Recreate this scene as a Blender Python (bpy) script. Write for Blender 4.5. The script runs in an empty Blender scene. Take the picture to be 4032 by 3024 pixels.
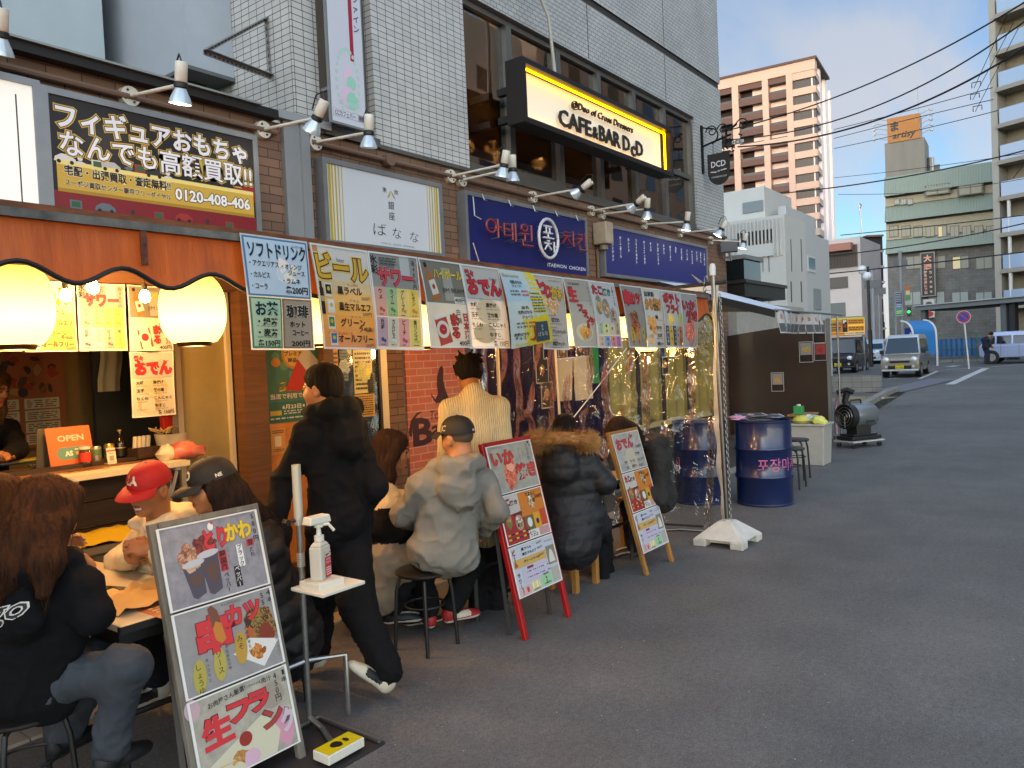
import bpy, math, random
import numpy as np
from mathutils import Vector, Matrix
S = bpy.context.scene
COL = S.collection
PI = math.pi
rad = math.radians
random.seed(7)

# ---------------------------------------------------------------- camera
FPX, CAMH = 3050.0, 1.62          # focal length in photo pixels, eye height
_sr, _vp = math.atan(.0445), (4316, 1318)
_X = np.array([_vp[0]-2016, _vp[1]-1512, FPX]); _X /= np.linalg.norm(_X)
_d = np.array([math.sin(_sr), math.cos(_sr), -(math.sin(_sr)*_X[0]+math.cos(_sr)*_X[1])/_X[2]]); _d /= np.linalg.norm(_d)
CR = np.stack([_X, np.cross(-_d, _X), -_d])      # world = CR @ (right, down, forward)
cam = bpy.data.cameras.new('camera'); co = bpy.data.objects.new('camera', cam); COL.objects.link(co)
cam.sensor_width = 36; cam.lens = 36*FPX/4032; cam.clip_start = .05; cam.clip_end = 3000
_m = Matrix.Identity(4)
for i in range(3):
    _m[i][0] = CR[i, 0]; _m[i][1] = -CR[i, 1]; _m[i][2] = -CR[i, 2]
_m[2][3] = CAMH
co.matrix_world = _m
S.camera = co

# ---------------------------------------------------------------- light
S.view_settings.view_transform = 'Standard'; S.view_settings.look = 'None'
S.view_settings.exposure = 0.3; S.view_settings.gamma = 1
SUN_EL, SUN_AZ = 3.5, 196.0       # the sun stands low behind the viewer; azimuth counted from +X towards +Y
sd = Vector((math.cos(rad(SUN_EL))*math.cos(rad(SUN_AZ)), math.cos(rad(SUN_EL))*math.sin(rad(SUN_AZ)), math.sin(rad(SUN_EL))))
sun = bpy.data.lights.new('sun', 'SUN'); so = bpy.data.objects.new('sun', sun); COL.objects.link(so)
sun.energy = 2.0; sun.angle = rad(.5); sun.color = (1, .44, .27)
so.rotation_euler = sd.to_track_quat('Z', 'Y').to_euler(); so.location = (0, 0, 60)
W = bpy.data.worlds.new('World'); S.world = W; W.use_nodes = True
nt = W.node_tree; N = nt.nodes; L = nt.links
N.clear()
def nn(kind, **k):
    n = N.new(kind)
    for a, b in k.items(): setattr(n, a, b)
    return n
sky = nn('ShaderNodeTexSky', sky_type='NISHITA', sun_disc=False, sun_elevation=rad(9), sun_rotation=rad(90-SUN_AZ), air_density=1.0, dust_density=.6, ozone_density=1.6)
tc = nn('ShaderNodeTexCoord'); sx = nn('ShaderNodeSeparateXYZ'); L.new(tc.outputs['Generated'], sx.inputs[0])
mz = nn('ShaderNodeMath', operation='MAXIMUM'); L.new(sx.outputs[2], mz.inputs[0]); mz.inputs[1].default_value = 0
az = nn('ShaderNodeMath', operation='ADD'); L.new(mz.outputs[0], az.inputs[0]); az.inputs[1].default_value = .22
dx = nn('ShaderNodeMath', operation='DIVIDE'); L.new(sx.outputs[0], dx.inputs[0]); L.new(az.outputs[0], dx.inputs[1])
dy = nn('ShaderNodeMath', operation='DIVIDE'); L.new(sx.outputs[1], dy.inputs[0]); L.new(az.outputs[0], dy.inputs[1])
cx = nn('ShaderNodeCombineXYZ'); L.new(dx.outputs[0], cx.inputs[0]); L.new(dy.outputs[0], cx.inputs[1])
mp = nn('ShaderNodeMapping'); L.new(cx.outputs[0], mp.inputs[0]); mp.inputs['Rotation'].default_value = (0, 0, rad(-38)); mp.inputs['Scale'].default_value = (.75, 2.1, 1)
no = nn('ShaderNodeTexNoise'); L.new(mp.outputs[0], no.inputs['Vector']); no.inputs['Scale'].default_value = .95; no.inputs['Detail'].default_value = 9; no.inputs['Roughness'].default_value = .52; no.inputs['Distortion'].default_value = .35
cr = nn('ShaderNodeValToRGB'); L.new(no.outputs['Fac'], cr.inputs[0]); cr.color_ramp.elements[0].position = .42; cr.color_ramp.elements[1].position = .66
hz = nn('ShaderNodeMapRange'); L.new(sx.outputs[2], hz.inputs[0]); hz.inputs[1].default_value = 0; hz.inputs[2].default_value = .55; hz.inputs[3].default_value = 0; hz.inputs[4].default_value = 1
cc = nn('ShaderNodeMix', data_type='RGBA'); L.new(hz.outputs[0], cc.inputs[0]); cc.inputs[6].default_value = (5.9, 5.8, 6.1, 1); cc.inputs[7].default_value = (3.0, 3.8, 5.0, 1)
bl = nn('ShaderNodeMix', data_type='RGBA', blend_type='MULTIPLY'); bl.inputs[0].default_value = 1; L.new(sky.outputs[0], bl.inputs[6]); bl.inputs[7].default_value = (1.0, 1.25, 1.55, 1)
mx = nn('ShaderNodeMix', data_type='RGBA'); L.new(cr.outputs[0], mx.inputs[0]); L.new(bl.outputs[2], mx.inputs[6]); L.new(cc.outputs[2], mx.inputs[7])
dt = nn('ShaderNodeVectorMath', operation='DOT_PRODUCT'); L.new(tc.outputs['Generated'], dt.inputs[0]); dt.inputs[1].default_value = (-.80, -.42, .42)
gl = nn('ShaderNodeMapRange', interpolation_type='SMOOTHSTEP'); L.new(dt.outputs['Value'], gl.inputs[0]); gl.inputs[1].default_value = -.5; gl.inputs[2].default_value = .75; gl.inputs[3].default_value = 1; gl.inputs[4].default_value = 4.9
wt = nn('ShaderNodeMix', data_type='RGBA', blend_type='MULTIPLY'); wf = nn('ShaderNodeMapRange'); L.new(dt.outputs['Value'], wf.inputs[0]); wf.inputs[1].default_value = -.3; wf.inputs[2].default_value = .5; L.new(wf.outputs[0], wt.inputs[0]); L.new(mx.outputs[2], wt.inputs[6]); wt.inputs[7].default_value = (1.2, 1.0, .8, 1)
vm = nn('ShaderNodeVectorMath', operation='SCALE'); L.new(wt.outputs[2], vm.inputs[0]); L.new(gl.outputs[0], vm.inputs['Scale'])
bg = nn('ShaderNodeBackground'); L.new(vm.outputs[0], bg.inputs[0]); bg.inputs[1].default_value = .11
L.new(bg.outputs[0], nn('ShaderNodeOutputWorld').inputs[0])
S.cycles.use_denoising = True; S.cycles.max_bounces = 7; S.cycles.transparent_max_bounces = 16
S.cycles.sample_clamp_indirect = 6; S.cycles.caustics_reflective = False; S.cycles.caustics_refractive = False
S.cycles.blur_glossy = .4

# ---------------------------------------------------------------- photo pixel -> point on a plane of the place
def ray(px, py): return CR @ np.array([px-2016, py-1512, FPX])
def _hit(v, t): return Vector((v[0]*t, v[1]*t, CAMH+v[2]*t))
def G(px, py, z=0): v = ray(px, py); return _hit(v, (z-CAMH)/v[2])
def F(px, py, Y): v = ray(px, py); return _hit(v, Y/v[1])
def XP(px, py, X): v = ray(px, py); return _hit(v, X/v[0])
def D(px, py, d): v = ray(px, py); return _hit(v, d/FPX)

# ---------------------------------------------------------------- materials
def lin(h):
    if not isinstance(h, str): return tuple(h)[:3]
    h = h.lstrip('#'); o = []
    for i in (0, 2, 4):
        c = int(h[i:i+2], 16)/255
        o.append(c/12.92 if c <= .04045 else ((c+.055)/1.055)**2.4)
    return tuple(o)
_mc = {}
def mat(col, rough=.6, metal=0, var=0, vs=4, bump=0, bs=40, emit=0, trans=0, coat=0, stretch=(1, 1, 1), var2=None):
    key = (str(col), rough, metal, var, vs, bump, bs, emit, trans, coat, stretch, str(var2))
    if key in _mc: return _mc[key]
    m = bpy.data.materials.new('mat_%d' % len(_mc)); m.use_nodes = True; t = m.node_tree; n = t.nodes; l = t.links
    p = n['Principled BSDF']; c = lin(col)
    p.inputs['Base Color'].default_value = (*c, 1); p.inputs['Roughness'].default_value = rough; p.inputs['Metallic'].default_value = metal
    if rough >= .85: p.inputs['Specular IOR Level'].default_value = .2
    if coat: p.inputs['Coat Weight'].default_value = coat; p.inputs['Coat Roughness'].default_value = .08
    if emit: p.inputs['Emission Color'].default_value = (*c, 1); p.inputs['Emission Strength'].default_value = emit
    if var or bump or var2:
        tcn = n.new('ShaderNodeTexCoord'); mpn = n.new('ShaderNodeMapping'); mpn.inputs['Scale'].default_value = stretch
        l.new(tcn.outputs['Object'], mpn.inputs[0])
    if var or var2:
        no = n.new('ShaderNodeTexNoise'); no.inputs['Scale'].default_value = vs; no.inputs['Detail'].default_value = 6; no.inputs['Roughness'].default_value = .6
        l.new(mpn.outputs[0], no.inputs['Vector'])
        mr = n.new('ShaderNodeMapRange'); mr.inputs[1].default_value = .3; mr.inputs[2].default_value = .7; l.new(no.outputs['Fac'], mr.inputs[0])
        mi = n.new('ShaderNodeMix'); mi.data_type = 'RGBA'; l.new(mr.outputs[0], mi.inputs[0])
        b = lin(var2) if var2 else tuple(min(1, x*(1+var)) for x in c)
        mi.inputs[6].default_value = (*[x*(1-var) for x in c], 1); mi.inputs[7].default_value = (*b, 1)
        l.new(mi.outputs[2], p.inputs['Base Color'])
    if bump:
        n2 = n.new('ShaderNodeTexNoise'); n2.inputs['Scale'].default_value = bs; n2.inputs['Detail'].default_value = 4; l.new(mpn.outputs[0], n2.inputs['Vector'])
        bn = n.new('ShaderNodeBump'); bn.inputs['Strength'].default_value = bump; bn.inputs['Distance'].default_value = .01; l.new(n2.outputs['Fac'], bn.inputs['Height']); l.new(bn.outputs[0], p.inputs['Normal'])
    if trans:
        tr = n.new('ShaderNodeBsdfTranslucent'); tr.inputs[0].default_value = (*c, 1); ms = n.new('ShaderNodeMixShader'); ms.inputs[0].default_value = trans
        l.new(p.outputs[0], ms.inputs[1]); l.new(tr.outputs[0], ms.inputs[2]); l.new(ms.outputs[0], n['Material Output'].inputs[0])
    _mc[key] = m; return m
def food_mat(cols):
    """printed food photo: crumbly patches of a few colours"""
    key = ('food', tuple(cols))
    if key in _mc: return _mc[key]
    m = bpy.data.materials.new('mat_%d' % len(_mc)); m.use_nodes = True; t = m.node_tree; n = t.nodes; l = t.links; p = n['Principled BSDF']; p.inputs['Roughness'].default_value = .5
    tcn = n.new('ShaderNodeTexCoord'); no = n.new('ShaderNodeTexNoise'); no.inputs['Scale'].default_value = 46; no.inputs['Detail'].default_value = 5; no.inputs['Roughness'].default_value = .7; no.inputs['Distortion'].default_value = 1.6; l.new(tcn.outputs['Object'], no.inputs['Vector'])
    r = n.new('ShaderNodeValToRGB'); l.new(no.outputs['Fac'], r.inputs[0]); l.new(r.outputs[0], p.inputs['Base Color'])
    cs = sorted([lin(c) for c in cols], key=sum); cs = [tuple(x*.45 for x in cs[0])]+cs+[tuple(min(.8, x*1.5+.05) for x in cs[-1])]
    e = r.color_ramp.elements
    while len(e) < len(cs): e.new(.5)
    for i, c in enumerate(cs): e[i].position = .3+.4*i/(len(cs)-1); e[i].color = (*c, 1)
    _mc[key] = m; return m
def cloth_mat(col, rough=.9, k=1.0):
    """woven cloth with soft creases"""
    key = ('cloth', col, rough, k)
    if key in _mc: return _mc[key]
    m = mat(col, rough, var=.1, vs=7).copy(); t = m.node_tree; n = t.nodes; l = t.links; p = n['Principled BSDF']; tcn = n.new('ShaderNodeTexCoord')
    no = n.new('ShaderNodeTexNoise'); no.inputs['Scale'].default_value = 5.5; no.inputs['Detail'].default_value = 1.2; no.inputs['Distortion'].default_value = .9; l.new(tcn.outputs['Object'], no.inputs['Vector'])
    wv = n.new('ShaderNodeTexNoise'); wv.inputs['Scale'].default_value = 260; l.new(tcn.outputs['Object'], wv.inputs['Vector'])
    b1 = n.new('ShaderNodeBump'); b1.inputs['Strength'].default_value = .4*k; b1.inputs['Distance'].default_value = .03; l.new(no.outputs['Fac'], b1.inputs['Height']); b2 = n.new('ShaderNodeBump'); b2.inputs['Strength'].default_value = .35; b2.inputs['Distance'].default_value = .004; l.new(wv.outputs['Fac'], b2.inputs['Height']); l.new(b1.outputs[0], b2.inputs['Normal']); l.new(b2.outputs[0], p.inputs['Normal'])
    _mc[key] = m; return m
def grid_mat(c1, c2, mortar, bw, bh, ms, off=.5, rough=.6, bump=.35, var=.12, tint=.0):
    """brick or tile courses laid out on (x+y, z) of the object"""
    key = ('grid', c1, c2, mortar, bw, bh, ms, off, rough)
    if key in _mc: return _mc[key]
    m = bpy.data.materials.new('mat_%d' % len(_mc)); m.use_nodes = True; t = m.node_tree; n = t.nodes; l = t.links; p = n['Principled BSDF']
    tcn = n.new('ShaderNodeTexCoord'); s = n.new('ShaderNodeSeparateXYZ'); l.new(tcn.outputs['Object'], s.inputs[0])
    a = n.new('ShaderNodeMath'); l.new(s.outputs[0], a.inputs[0]); l.new(s.outputs[1], a.inputs[1])
    cb = n.new('ShaderNodeCombineXYZ'); l.new(a.outputs[0], cb.inputs[0]); l.new(s.outputs[2], cb.inputs[1])
    b = n.new('ShaderNodeTexBrick'); l.new(cb.outputs[0], b.inputs['Vector']); b.offset = off; b.squash = 1
    b.inputs['Color1'].default_value = (*lin(c1), 1); b.inputs['Color2'].default_value = (*lin(c2), 1); b.inputs['Mortar'].default_value = (*lin(mortar), 1)
    b.inputs['Scale'].default_value = 1; b.inputs['Mortar Size'].default_value = ms; b.inputs['Mortar Smooth'].default_value = .1; b.inputs['Bias'].default_value = 0
    b.inputs['Brick Width'].default_value = bw; b.inputs['Row Height'].default_value = bh
    no = n.new('ShaderNodeTexNoise'); no.inputs['Scale'].default_value = 1.3; no.inputs['Detail'].default_value = 7; l.new(tcn.outputs['Object'], no.inputs['Vector'])
    mr = n.new('ShaderNodeMapRange'); mr.inputs[1].default_value = .3; mr.inputs[2].default_value = .7; mr.inputs[3].default_value = 1-var; mr.inputs[4].default_value = 1+var*.4; l.new(no.outputs['Fac'], mr.inputs[0])
    mi = n.new('ShaderNodeMix'); mi.data_type = 'RGBA'; mi.blend_type = 'MULTIPLY'; mi.inputs[0].default_value = 1
    l.new(b.outputs['Color'], mi.inputs[6]); l.new(mr.outputs[0], mi.inputs[7]); l.new(mi.outputs[2], p.inputs['Base Color'])
    bn = n.new('ShaderNodeBump'); bn.inputs['Strength'].default_value = bump; bn.inputs['Distance'].default_value = .006; bn.invert = True; l.new(b.outputs['Fac'], bn.inputs['Height']); l.new(bn.outputs[0], p.inputs['Normal'])
    p.inputs['Roughness'].default_value = rough
    _mc[key] = m; return m
def glass_mat(tint='#5a5a52', rough=.03, mixf=.55):
    """window glass: tinted see-through with a mirror of the street on it"""
    key = ('glass', tint, rough, mixf)
    if key in _mc: return _mc[key]
    m = bpy.data.materials.new('mat_%d' % len(_mc)); m.use_nodes = True; t = m.node_tree; n = t.nodes; l = t.links; n.remove(n['Principled BSDF'])
    tr = n.new('ShaderNodeBsdfTransparent'); tr.inputs[0].default_value = (*lin(tint), 1)
    g = n.new('ShaderNodeBsdfGlossy'); g.inputs['Roughness'].default_value = rough; g.inputs[0].default_value = (.95, .95, .95, 1)
    tcn = n.new('ShaderNodeTexCoord'); no = n.new('ShaderNodeTexNoise'); no.inputs['Scale'].default_value = 1.1; l.new(tcn.outputs['Object'], no.inputs['Vector'])
    bn = n.new('ShaderNodeBump'); bn.inputs['Strength'].default_value = .03; bn.inputs['Distance'].default_value = .05; l.new(no.outputs['Fac'], bn.inputs['Height']); l.new(bn.outputs[0], g.inputs['Normal'])
    lw = n.new('ShaderNodeLayerWeight'); lw.inputs[0].default_value = mixf; ms = n.new('ShaderNodeMixShader')
    mr = n.new('ShaderNodeMapRange'); mr.inputs[3].default_value = .12; mr.inputs[4].default_value = .95; l.new(lw.outputs['Fresnel'], mr.inputs[0])
    l.new(mr.outputs[0], ms.inputs[0]); l.new(tr.outputs[0], ms.inputs[1]); l.new(g.outputs[0], ms.inputs[2]); l.new(ms.outputs[0], n['Material Output'].inputs[0])
    _mc[key] = m; return m

# ---------------------------------------------------------------- mesh builder
class MB:
    def __init__(s, M=None): s.v = []; s.f = []; s.m = []; s.mats = []; s.M = M or Matrix.Identity(4)
    def mi(s, m):
        if m not in s.mats: s.mats.append(m)
        return s.mats.index(m)
    def add(s, vs, fs, m, T=None):
        T = s.M @ T if T is not None else s.M
        b = len(s.v); k = s.mi(m)
        s.v += [tuple(T @ Vector(v)) for v in vs]; s.f += [tuple(b+i for i in f) for f in fs]; s.m += [k]*len(fs)
        return s
    def box(s, c, d, m, rz=0, T=None, top=None):
        x, y, z = d[0]/2, d[1]/2, d[2]/2; a = top or (1, 1)
        vs = [(-x, -y, -z), (x, -y, -z), (x, y, -z), (-x, y, -z), (-x*a[0], -y*a[1], z), (x*a[0], -y*a[1], z), (x*a[0], y*a[1], z), (-x*a[0], y*a[1], z)]
        t = Matrix.Translation(c) @ Matrix.Rotation(rz, 4, 'Z')
        if T is not None: t = T @ t
        return s.add(vs, [(3, 2, 1, 0), (4, 5, 6, 7), (0, 1, 5, 4), (1, 2, 6, 5), (2, 3, 7, 6), (3, 0, 4, 7)], m, t)
    def b2(s, a, b, m):
        a = [min(p) for p in zip(a, b)] if 0 else a
        lo = [min(a[i], b[i]) for i in range(3)]; hi = [max(a[i], b[i]) for i in range(3)]
        return s.box([(lo[i]+hi[i])/2 for i in range(3)], [hi[i]-lo[i] for i in range(3)], m)
    def tube(s, pts, r, m, n=8, cap=True):
        pts = [Vector(p) for p in pts]; vs = []; fs = []
        rr = r if isinstance(r, (list, tuple)) else [r]*len(pts)
        up = None
        for i, p in enumerate(pts):
            t = (pts[min(i+1, len(pts)-1)]-pts[max(i-1, 0)]).normalized()
            if up is None: up = Vector((0, 0, 1)) if abs(t.z) < .9 else Vector((1, 0, 0))
            a = t.cross(up).normalized(); b = a.cross(t).normalized(); up = b
            for k in range(n):
                q = 2*PI*k/n; vs.append(p+(a*math.cos(q)+b*math.sin(q))*rr[i])
        for i in range(len(pts)-1):
            for k in range(n): fs.append((i*n+k, i*n+(k+1) % n, (i+1)*n+(k+1) % n, (i+1)*n+k))
        if cap: fs.append(tuple(range(n))[::-1]); fs.append(tuple((len(pts)-1)*n+k for k in range(n)))
        return s.add(vs, fs, m)
    def lathe(s, prof, m, n=20, T=None):
        vs = []; fs = []
        for r, z in prof:
            for k in range(n): vs.append((r*math.cos(2*PI*k/n), r*math.sin(2*PI*k/n), z))
        for i in range(len(prof)-1):
            for k in range(n): fs.append((i*n+k, i*n+(k+1) % n, (i+1)*n+(k+1) % n, (i+1)*n+k))
        if prof[0][0] > 1e-4: fs.append(tuple(range(n))[::-1])
        if prof[-1][0] > 1e-4: fs.append(tuple((len(prof)-1)*n+k for k in range(n)))
        return s.add(vs, fs, m, T)
    def prism(s, poly, z0, z1, m, T=None):
        n = len(poly); vs = [(x, y, z0) for x, y in poly]+[(x, y, z1) for x, y in poly]
        fs = [tuple(range(n))[::-1], tuple(range(n, 2*n))]+[(i, (i+1) % n, n+(i+1) % n, n+i) for i in range(n)]
        return s.add(vs, fs, m, T)
    def build(s, name, parent=None, smooth=0, bevel=0):
        me = bpy.data.meshes.new(name); me.from_pydata(s.v, [], s.f)
        for m in s.mats: me.materials.append(m)
        me.polygons.foreach_set('material_index', s.m)
        if smooth:
            me.polygons.foreach_set('use_smooth', [True]*len(me.polygons)); me.set_sharp_from_angle(angle=rad(smooth))
        me.update(); o = bpy.data.objects.new(name, me); COL.objects.link(o)
        if bevel:
            b = o.modifiers.new('bevel', 'BEVEL'); b.width = bevel; b.segments = 2; b.limit_method = 'ANGLE'; b.angle_limit = rad(40)
        if parent is not None: hang(o, parent)
        return o
def _wm(o): return (_wm(o.parent) @ o.matrix_parent_inverse if o.parent else Matrix.Identity(4)) @ o.matrix_basis
def hang(o, parent):
    """child built in world coordinates under a parent that stands elsewhere"""
    o.parent = parent; o.matrix_parent_inverse = _wm(parent).inverted()
def tag(o, label=None, cat=None, group=None, kind=None):
    if label: o['label'] = label
    if cat: o['category'] = cat
    if group: o['group'] = group
    if kind: o['kind'] = kind
    return o
def thing(name, label, cat, loc=(0, 0, 0), group=None, rz=0):
    o = bpy.data.objects.new(name, None); COL.objects.link(o); o.location = loc; o.rotation_euler = (0, 0, rz); o.empty_display_size = .1
    return tag(o, label, cat, group)
def glow(t, p, e, r):
    """the lamp's own bulb, shining out of its open bottom"""
    l = bpy.data.lights.new('bulb_light', 'POINT'); l.energy = e; l.shadow_soft_size = r; l.color = (1, .56, .2); o = bpy.data.objects.new('bulb_light', l); COL.objects.link(o); o.parent = t; o.location = p
def copy_tree(o, loc=None, rz=None, label=None, parent=None):
    c = o.copy(); COL.objects.link(c)
    if parent is not None: c.parent = parent
    if loc is not None: c.location = loc
    if rz is not None: c.rotation_euler = (0, 0, rz)
    if label: c['label'] = label
    for ch in list(o.children): copy_tree(ch, parent=c)
    return c
def frame(o, u, v):
    """matrix with origin o, u to the right, v up, normal u x v"""
    u = Vector(u).normalized(); v = Vector(v).normalized(); n = u.cross(v)
    M = Matrix.Identity(4)
    for i in range(3): M[i][0] = u[i]; M[i][1] = v[i]; M[i][2] = n[i]; M[i][3] = o[i]
    return M
def wallf(p): return frame(p, (1, 0, 0), (0, 0, 1))      # facing the street (-Y)
def endf(p): return frame(p, (0, -1, 0), (0, 0, 1))      # facing back down the street (-X)

# ---------------------------------------------------------------- lettering and printed sheets
_tx = {}
def glyphs(s, bold=0.):
    k = (s, bold)
    if k not in _tx:
        cu = bpy.data.curves.new('lettering', 'FONT'); cu.body = s; cu.size = 1; cu.resolution_u = 2; cu.offset = bold; cu.fill_mode = 'BOTH'
        o = bpy.data.objects.new('lettering', cu); me = o.to_mesh()
        v = [tuple(x.co) for x in me.vertices]; f = [tuple(p.vertices) for p in me.polygons]
        o.to_mesh_clear(); bpy.data.objects.remove(o); bpy.data.curves.remove(cu)
        _tx[k] = (v, f)
    return _tx[k]
def ink(col, paper): return mat(col, .55, trans=.33) if paper else mat(col, .45)
class Sheet:
    """a printed sheet w x h (metres); positions are fractions from the top left corner, sizes fractions of h"""
    def __init__(s, M, w, h, bg, paper=False, bend=None, step=None, back=None):
        s.M = M; s.w = w; s.h = h; s.paper = paper; s.bend = bend; s.mb = MB(); s.k = 0
        s.cell = .03 if bend else 9
        s.g = step or (.0009 if bend else .0005)
        if bg is not None: s.rect(0, 0, 1, 1, bg, lev=0)
    def put(s, vs, fs, col, lev):
        s.k += 1; z = lev*s.g+s.k*2e-5; out = []
        for x, y in vs:
            if s.bend:
                p = s.bend(x, y); out.append(s.M @ Vector((p[0], p[1], p[2]+z)))
            else: out.append(s.M @ Vector((x, y, z)))
        s.mb.add(out, fs, col if not isinstance(col, (str, tuple)) else ink(col, s.paper))
    def rect(s, x, y, w, h, col, lev=1):
        X0, Y0, W_, H_ = x*s.w, s.h-(y+h)*s.h, w*s.w, h*s.h
        nx = max(1, int(W_/s.cell)); ny = max(1, int(H_/s.cell))
        vs = [(X0+W_*i/nx, Y0+H_*j/ny) for j in range(ny+1) for i in range(nx+1)]
        s.put(vs, [(j*(nx+1)+i, j*(nx+1)+i+1, (j+1)*(nx+1)+i+1, (j+1)*(nx+1)+i) for j in range(ny) for i in range(nx)], col, lev); return s
    def poly(s, pts, col, lev=2):
        s.put([(x*s.w, s.h-y*s.h) for x, y in pts], [tuple(range(len(pts)))[::-1] if 1 else 0], col, lev); return s
    def ell(s, cx, cy, rx, ry, col, lev=2, n=18, rot=0, wob=0):
        P = []
        for k in range(n):
            a = 2*PI*k/n; q = 1+wob*random.uniform(-1, 1); x = rx*math.cos(a)*q; y = ry*math.sin(a)*q
            P.append((cx+(x*math.cos(rot)-y*math.sin(rot))*s.h/s.w, cy-(x*math.sin(rot)+y*math.cos(rot))))
        s.put([(x*s.w, s.h-y*s.h) for x, y in P], [tuple(range(n))], col, lev); return s
    def food(s, cx, cy, rx, ry, cols, n=14, seed=1, plate=None):
        R = random.Random(seed); fm = food_mat(cols); n = max(5, n//2)
        if plate: s.ell(cx, cy, rx*1.15, ry*1.15, plate, 1, wob=.05)
        s.ell(cx, cy, rx*.72, ry*.72, fm, 2, 16, 0, .2)
        for i in range(n):
            a = R.uniform(0, 2*PI); q = math.sqrt(R.random())*.75; t = R.uniform(.22, .42)
            s.ell(cx+q*rx*math.cos(a)*s.h/s.w, cy+q*ry*math.sin(a), rx*t*R.uniform(.7, 1.5), ry*t, fm if i % 4 else R.choice(cols), 2, 9, R.uniform(0, 3), .22)
        return s
    def _text(s, v, f, T, col, lev):
        s.put([T(x, y) for x, y, *_ in v], f, col, lev)
    def t(s, txt, x0, x1, yc, size, col, bold=.0, ol=None, ow=.05, ol2=None, ow2=.1, shear=0, rot=0, lev=4):
        """one line fitted between x0 and x1, letter height size, centred on yc"""
        v0, _ = glyphs(txt, 0)
        if not v0: return s
        a = min(p[0] for p in v0); b = max(p[0] for p in v0); lo = min(p[1] for p in v0); hi = max(p[1] for p in v0)
        kx = (x1-x0)*s.w/max(b-a, .01); ky = size*s.h; my = .38 if hi-lo > .6 else (lo+hi)/2
        cr_, sr_ = math.cos(rot), math.sin(rot)
        def T(x, y):
            X = (x-a)*kx+(y-my)*ky*shear; Y = (y-my)*ky
            return (x0*s.w+X*cr_-Y*sr_, s.h-yc*s.h+X*sr_+Y*cr_)
        for c_, w_, l_ in ((ol2, ow2, lev-2), (ol, ow, lev-1), (col, bold, lev)):
            if c_: s._text(*glyphs(txt, w_), T, c_, l_)
        return s
    def vt(s, txt, xc, y0, y1, size, col, bold=.0, ol=None, ow=.05, box=None, sx=1, lev=4):
        """letters stacked downwards from y0 to y1"""
        n = len(txt); st = (y1-y0)/n
        if box: s.rect(xc-size*.62*s.h/s.w, y0, size*1.24*s.h/s.w, y1-y0, box, 2)
        for i, ch in enumerate(txt):
            if ch in ' 　': continue
            v0, _ = glyphs(ch, 0)
            if not v0: continue
            a = min(p[0] for p in v0); b = max(p[0] for p in v0); k = size*s.h; yc = y0+(i+.5)*st; m = (a+b)/2
            if ch in 'ー―':
                mm = sum(p[1] for p in v0)/len(v0)
                T = lambda x, y: (xc*s.w+(y-mm)*k, s.h-yc*s.h-(x-m)*k)
            else: T = lambda x, y: (xc*s.w+(x-m)*k*sx, s.h-yc*s.h+(y-.38)*k)
            for c_, w_, l_ in ((ol, ow, lev-1), (col, bold, lev)):
                if c_: s._text(*glyphs(ch, w_), T, c_, l_)
        return s
    def lines(s, x0, x1, y0, y1, n, col, seed=1, fill=.6):
        """rows of print too small to read"""
        R = random.Random(seed); st = (y1-y0)/n
        for i in range(n):
            x = x0
            while x < x1-.01:
                w = R.uniform(.02, .09); w = min(w, x1-x); s.rect(x, y0+i*st+st*.2, w, st*.5, col, 3); x += w+R.uniform(.008, .03)
        return s
    def build(s, name, parent=None): return s.mb.build(name, parent)
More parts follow.
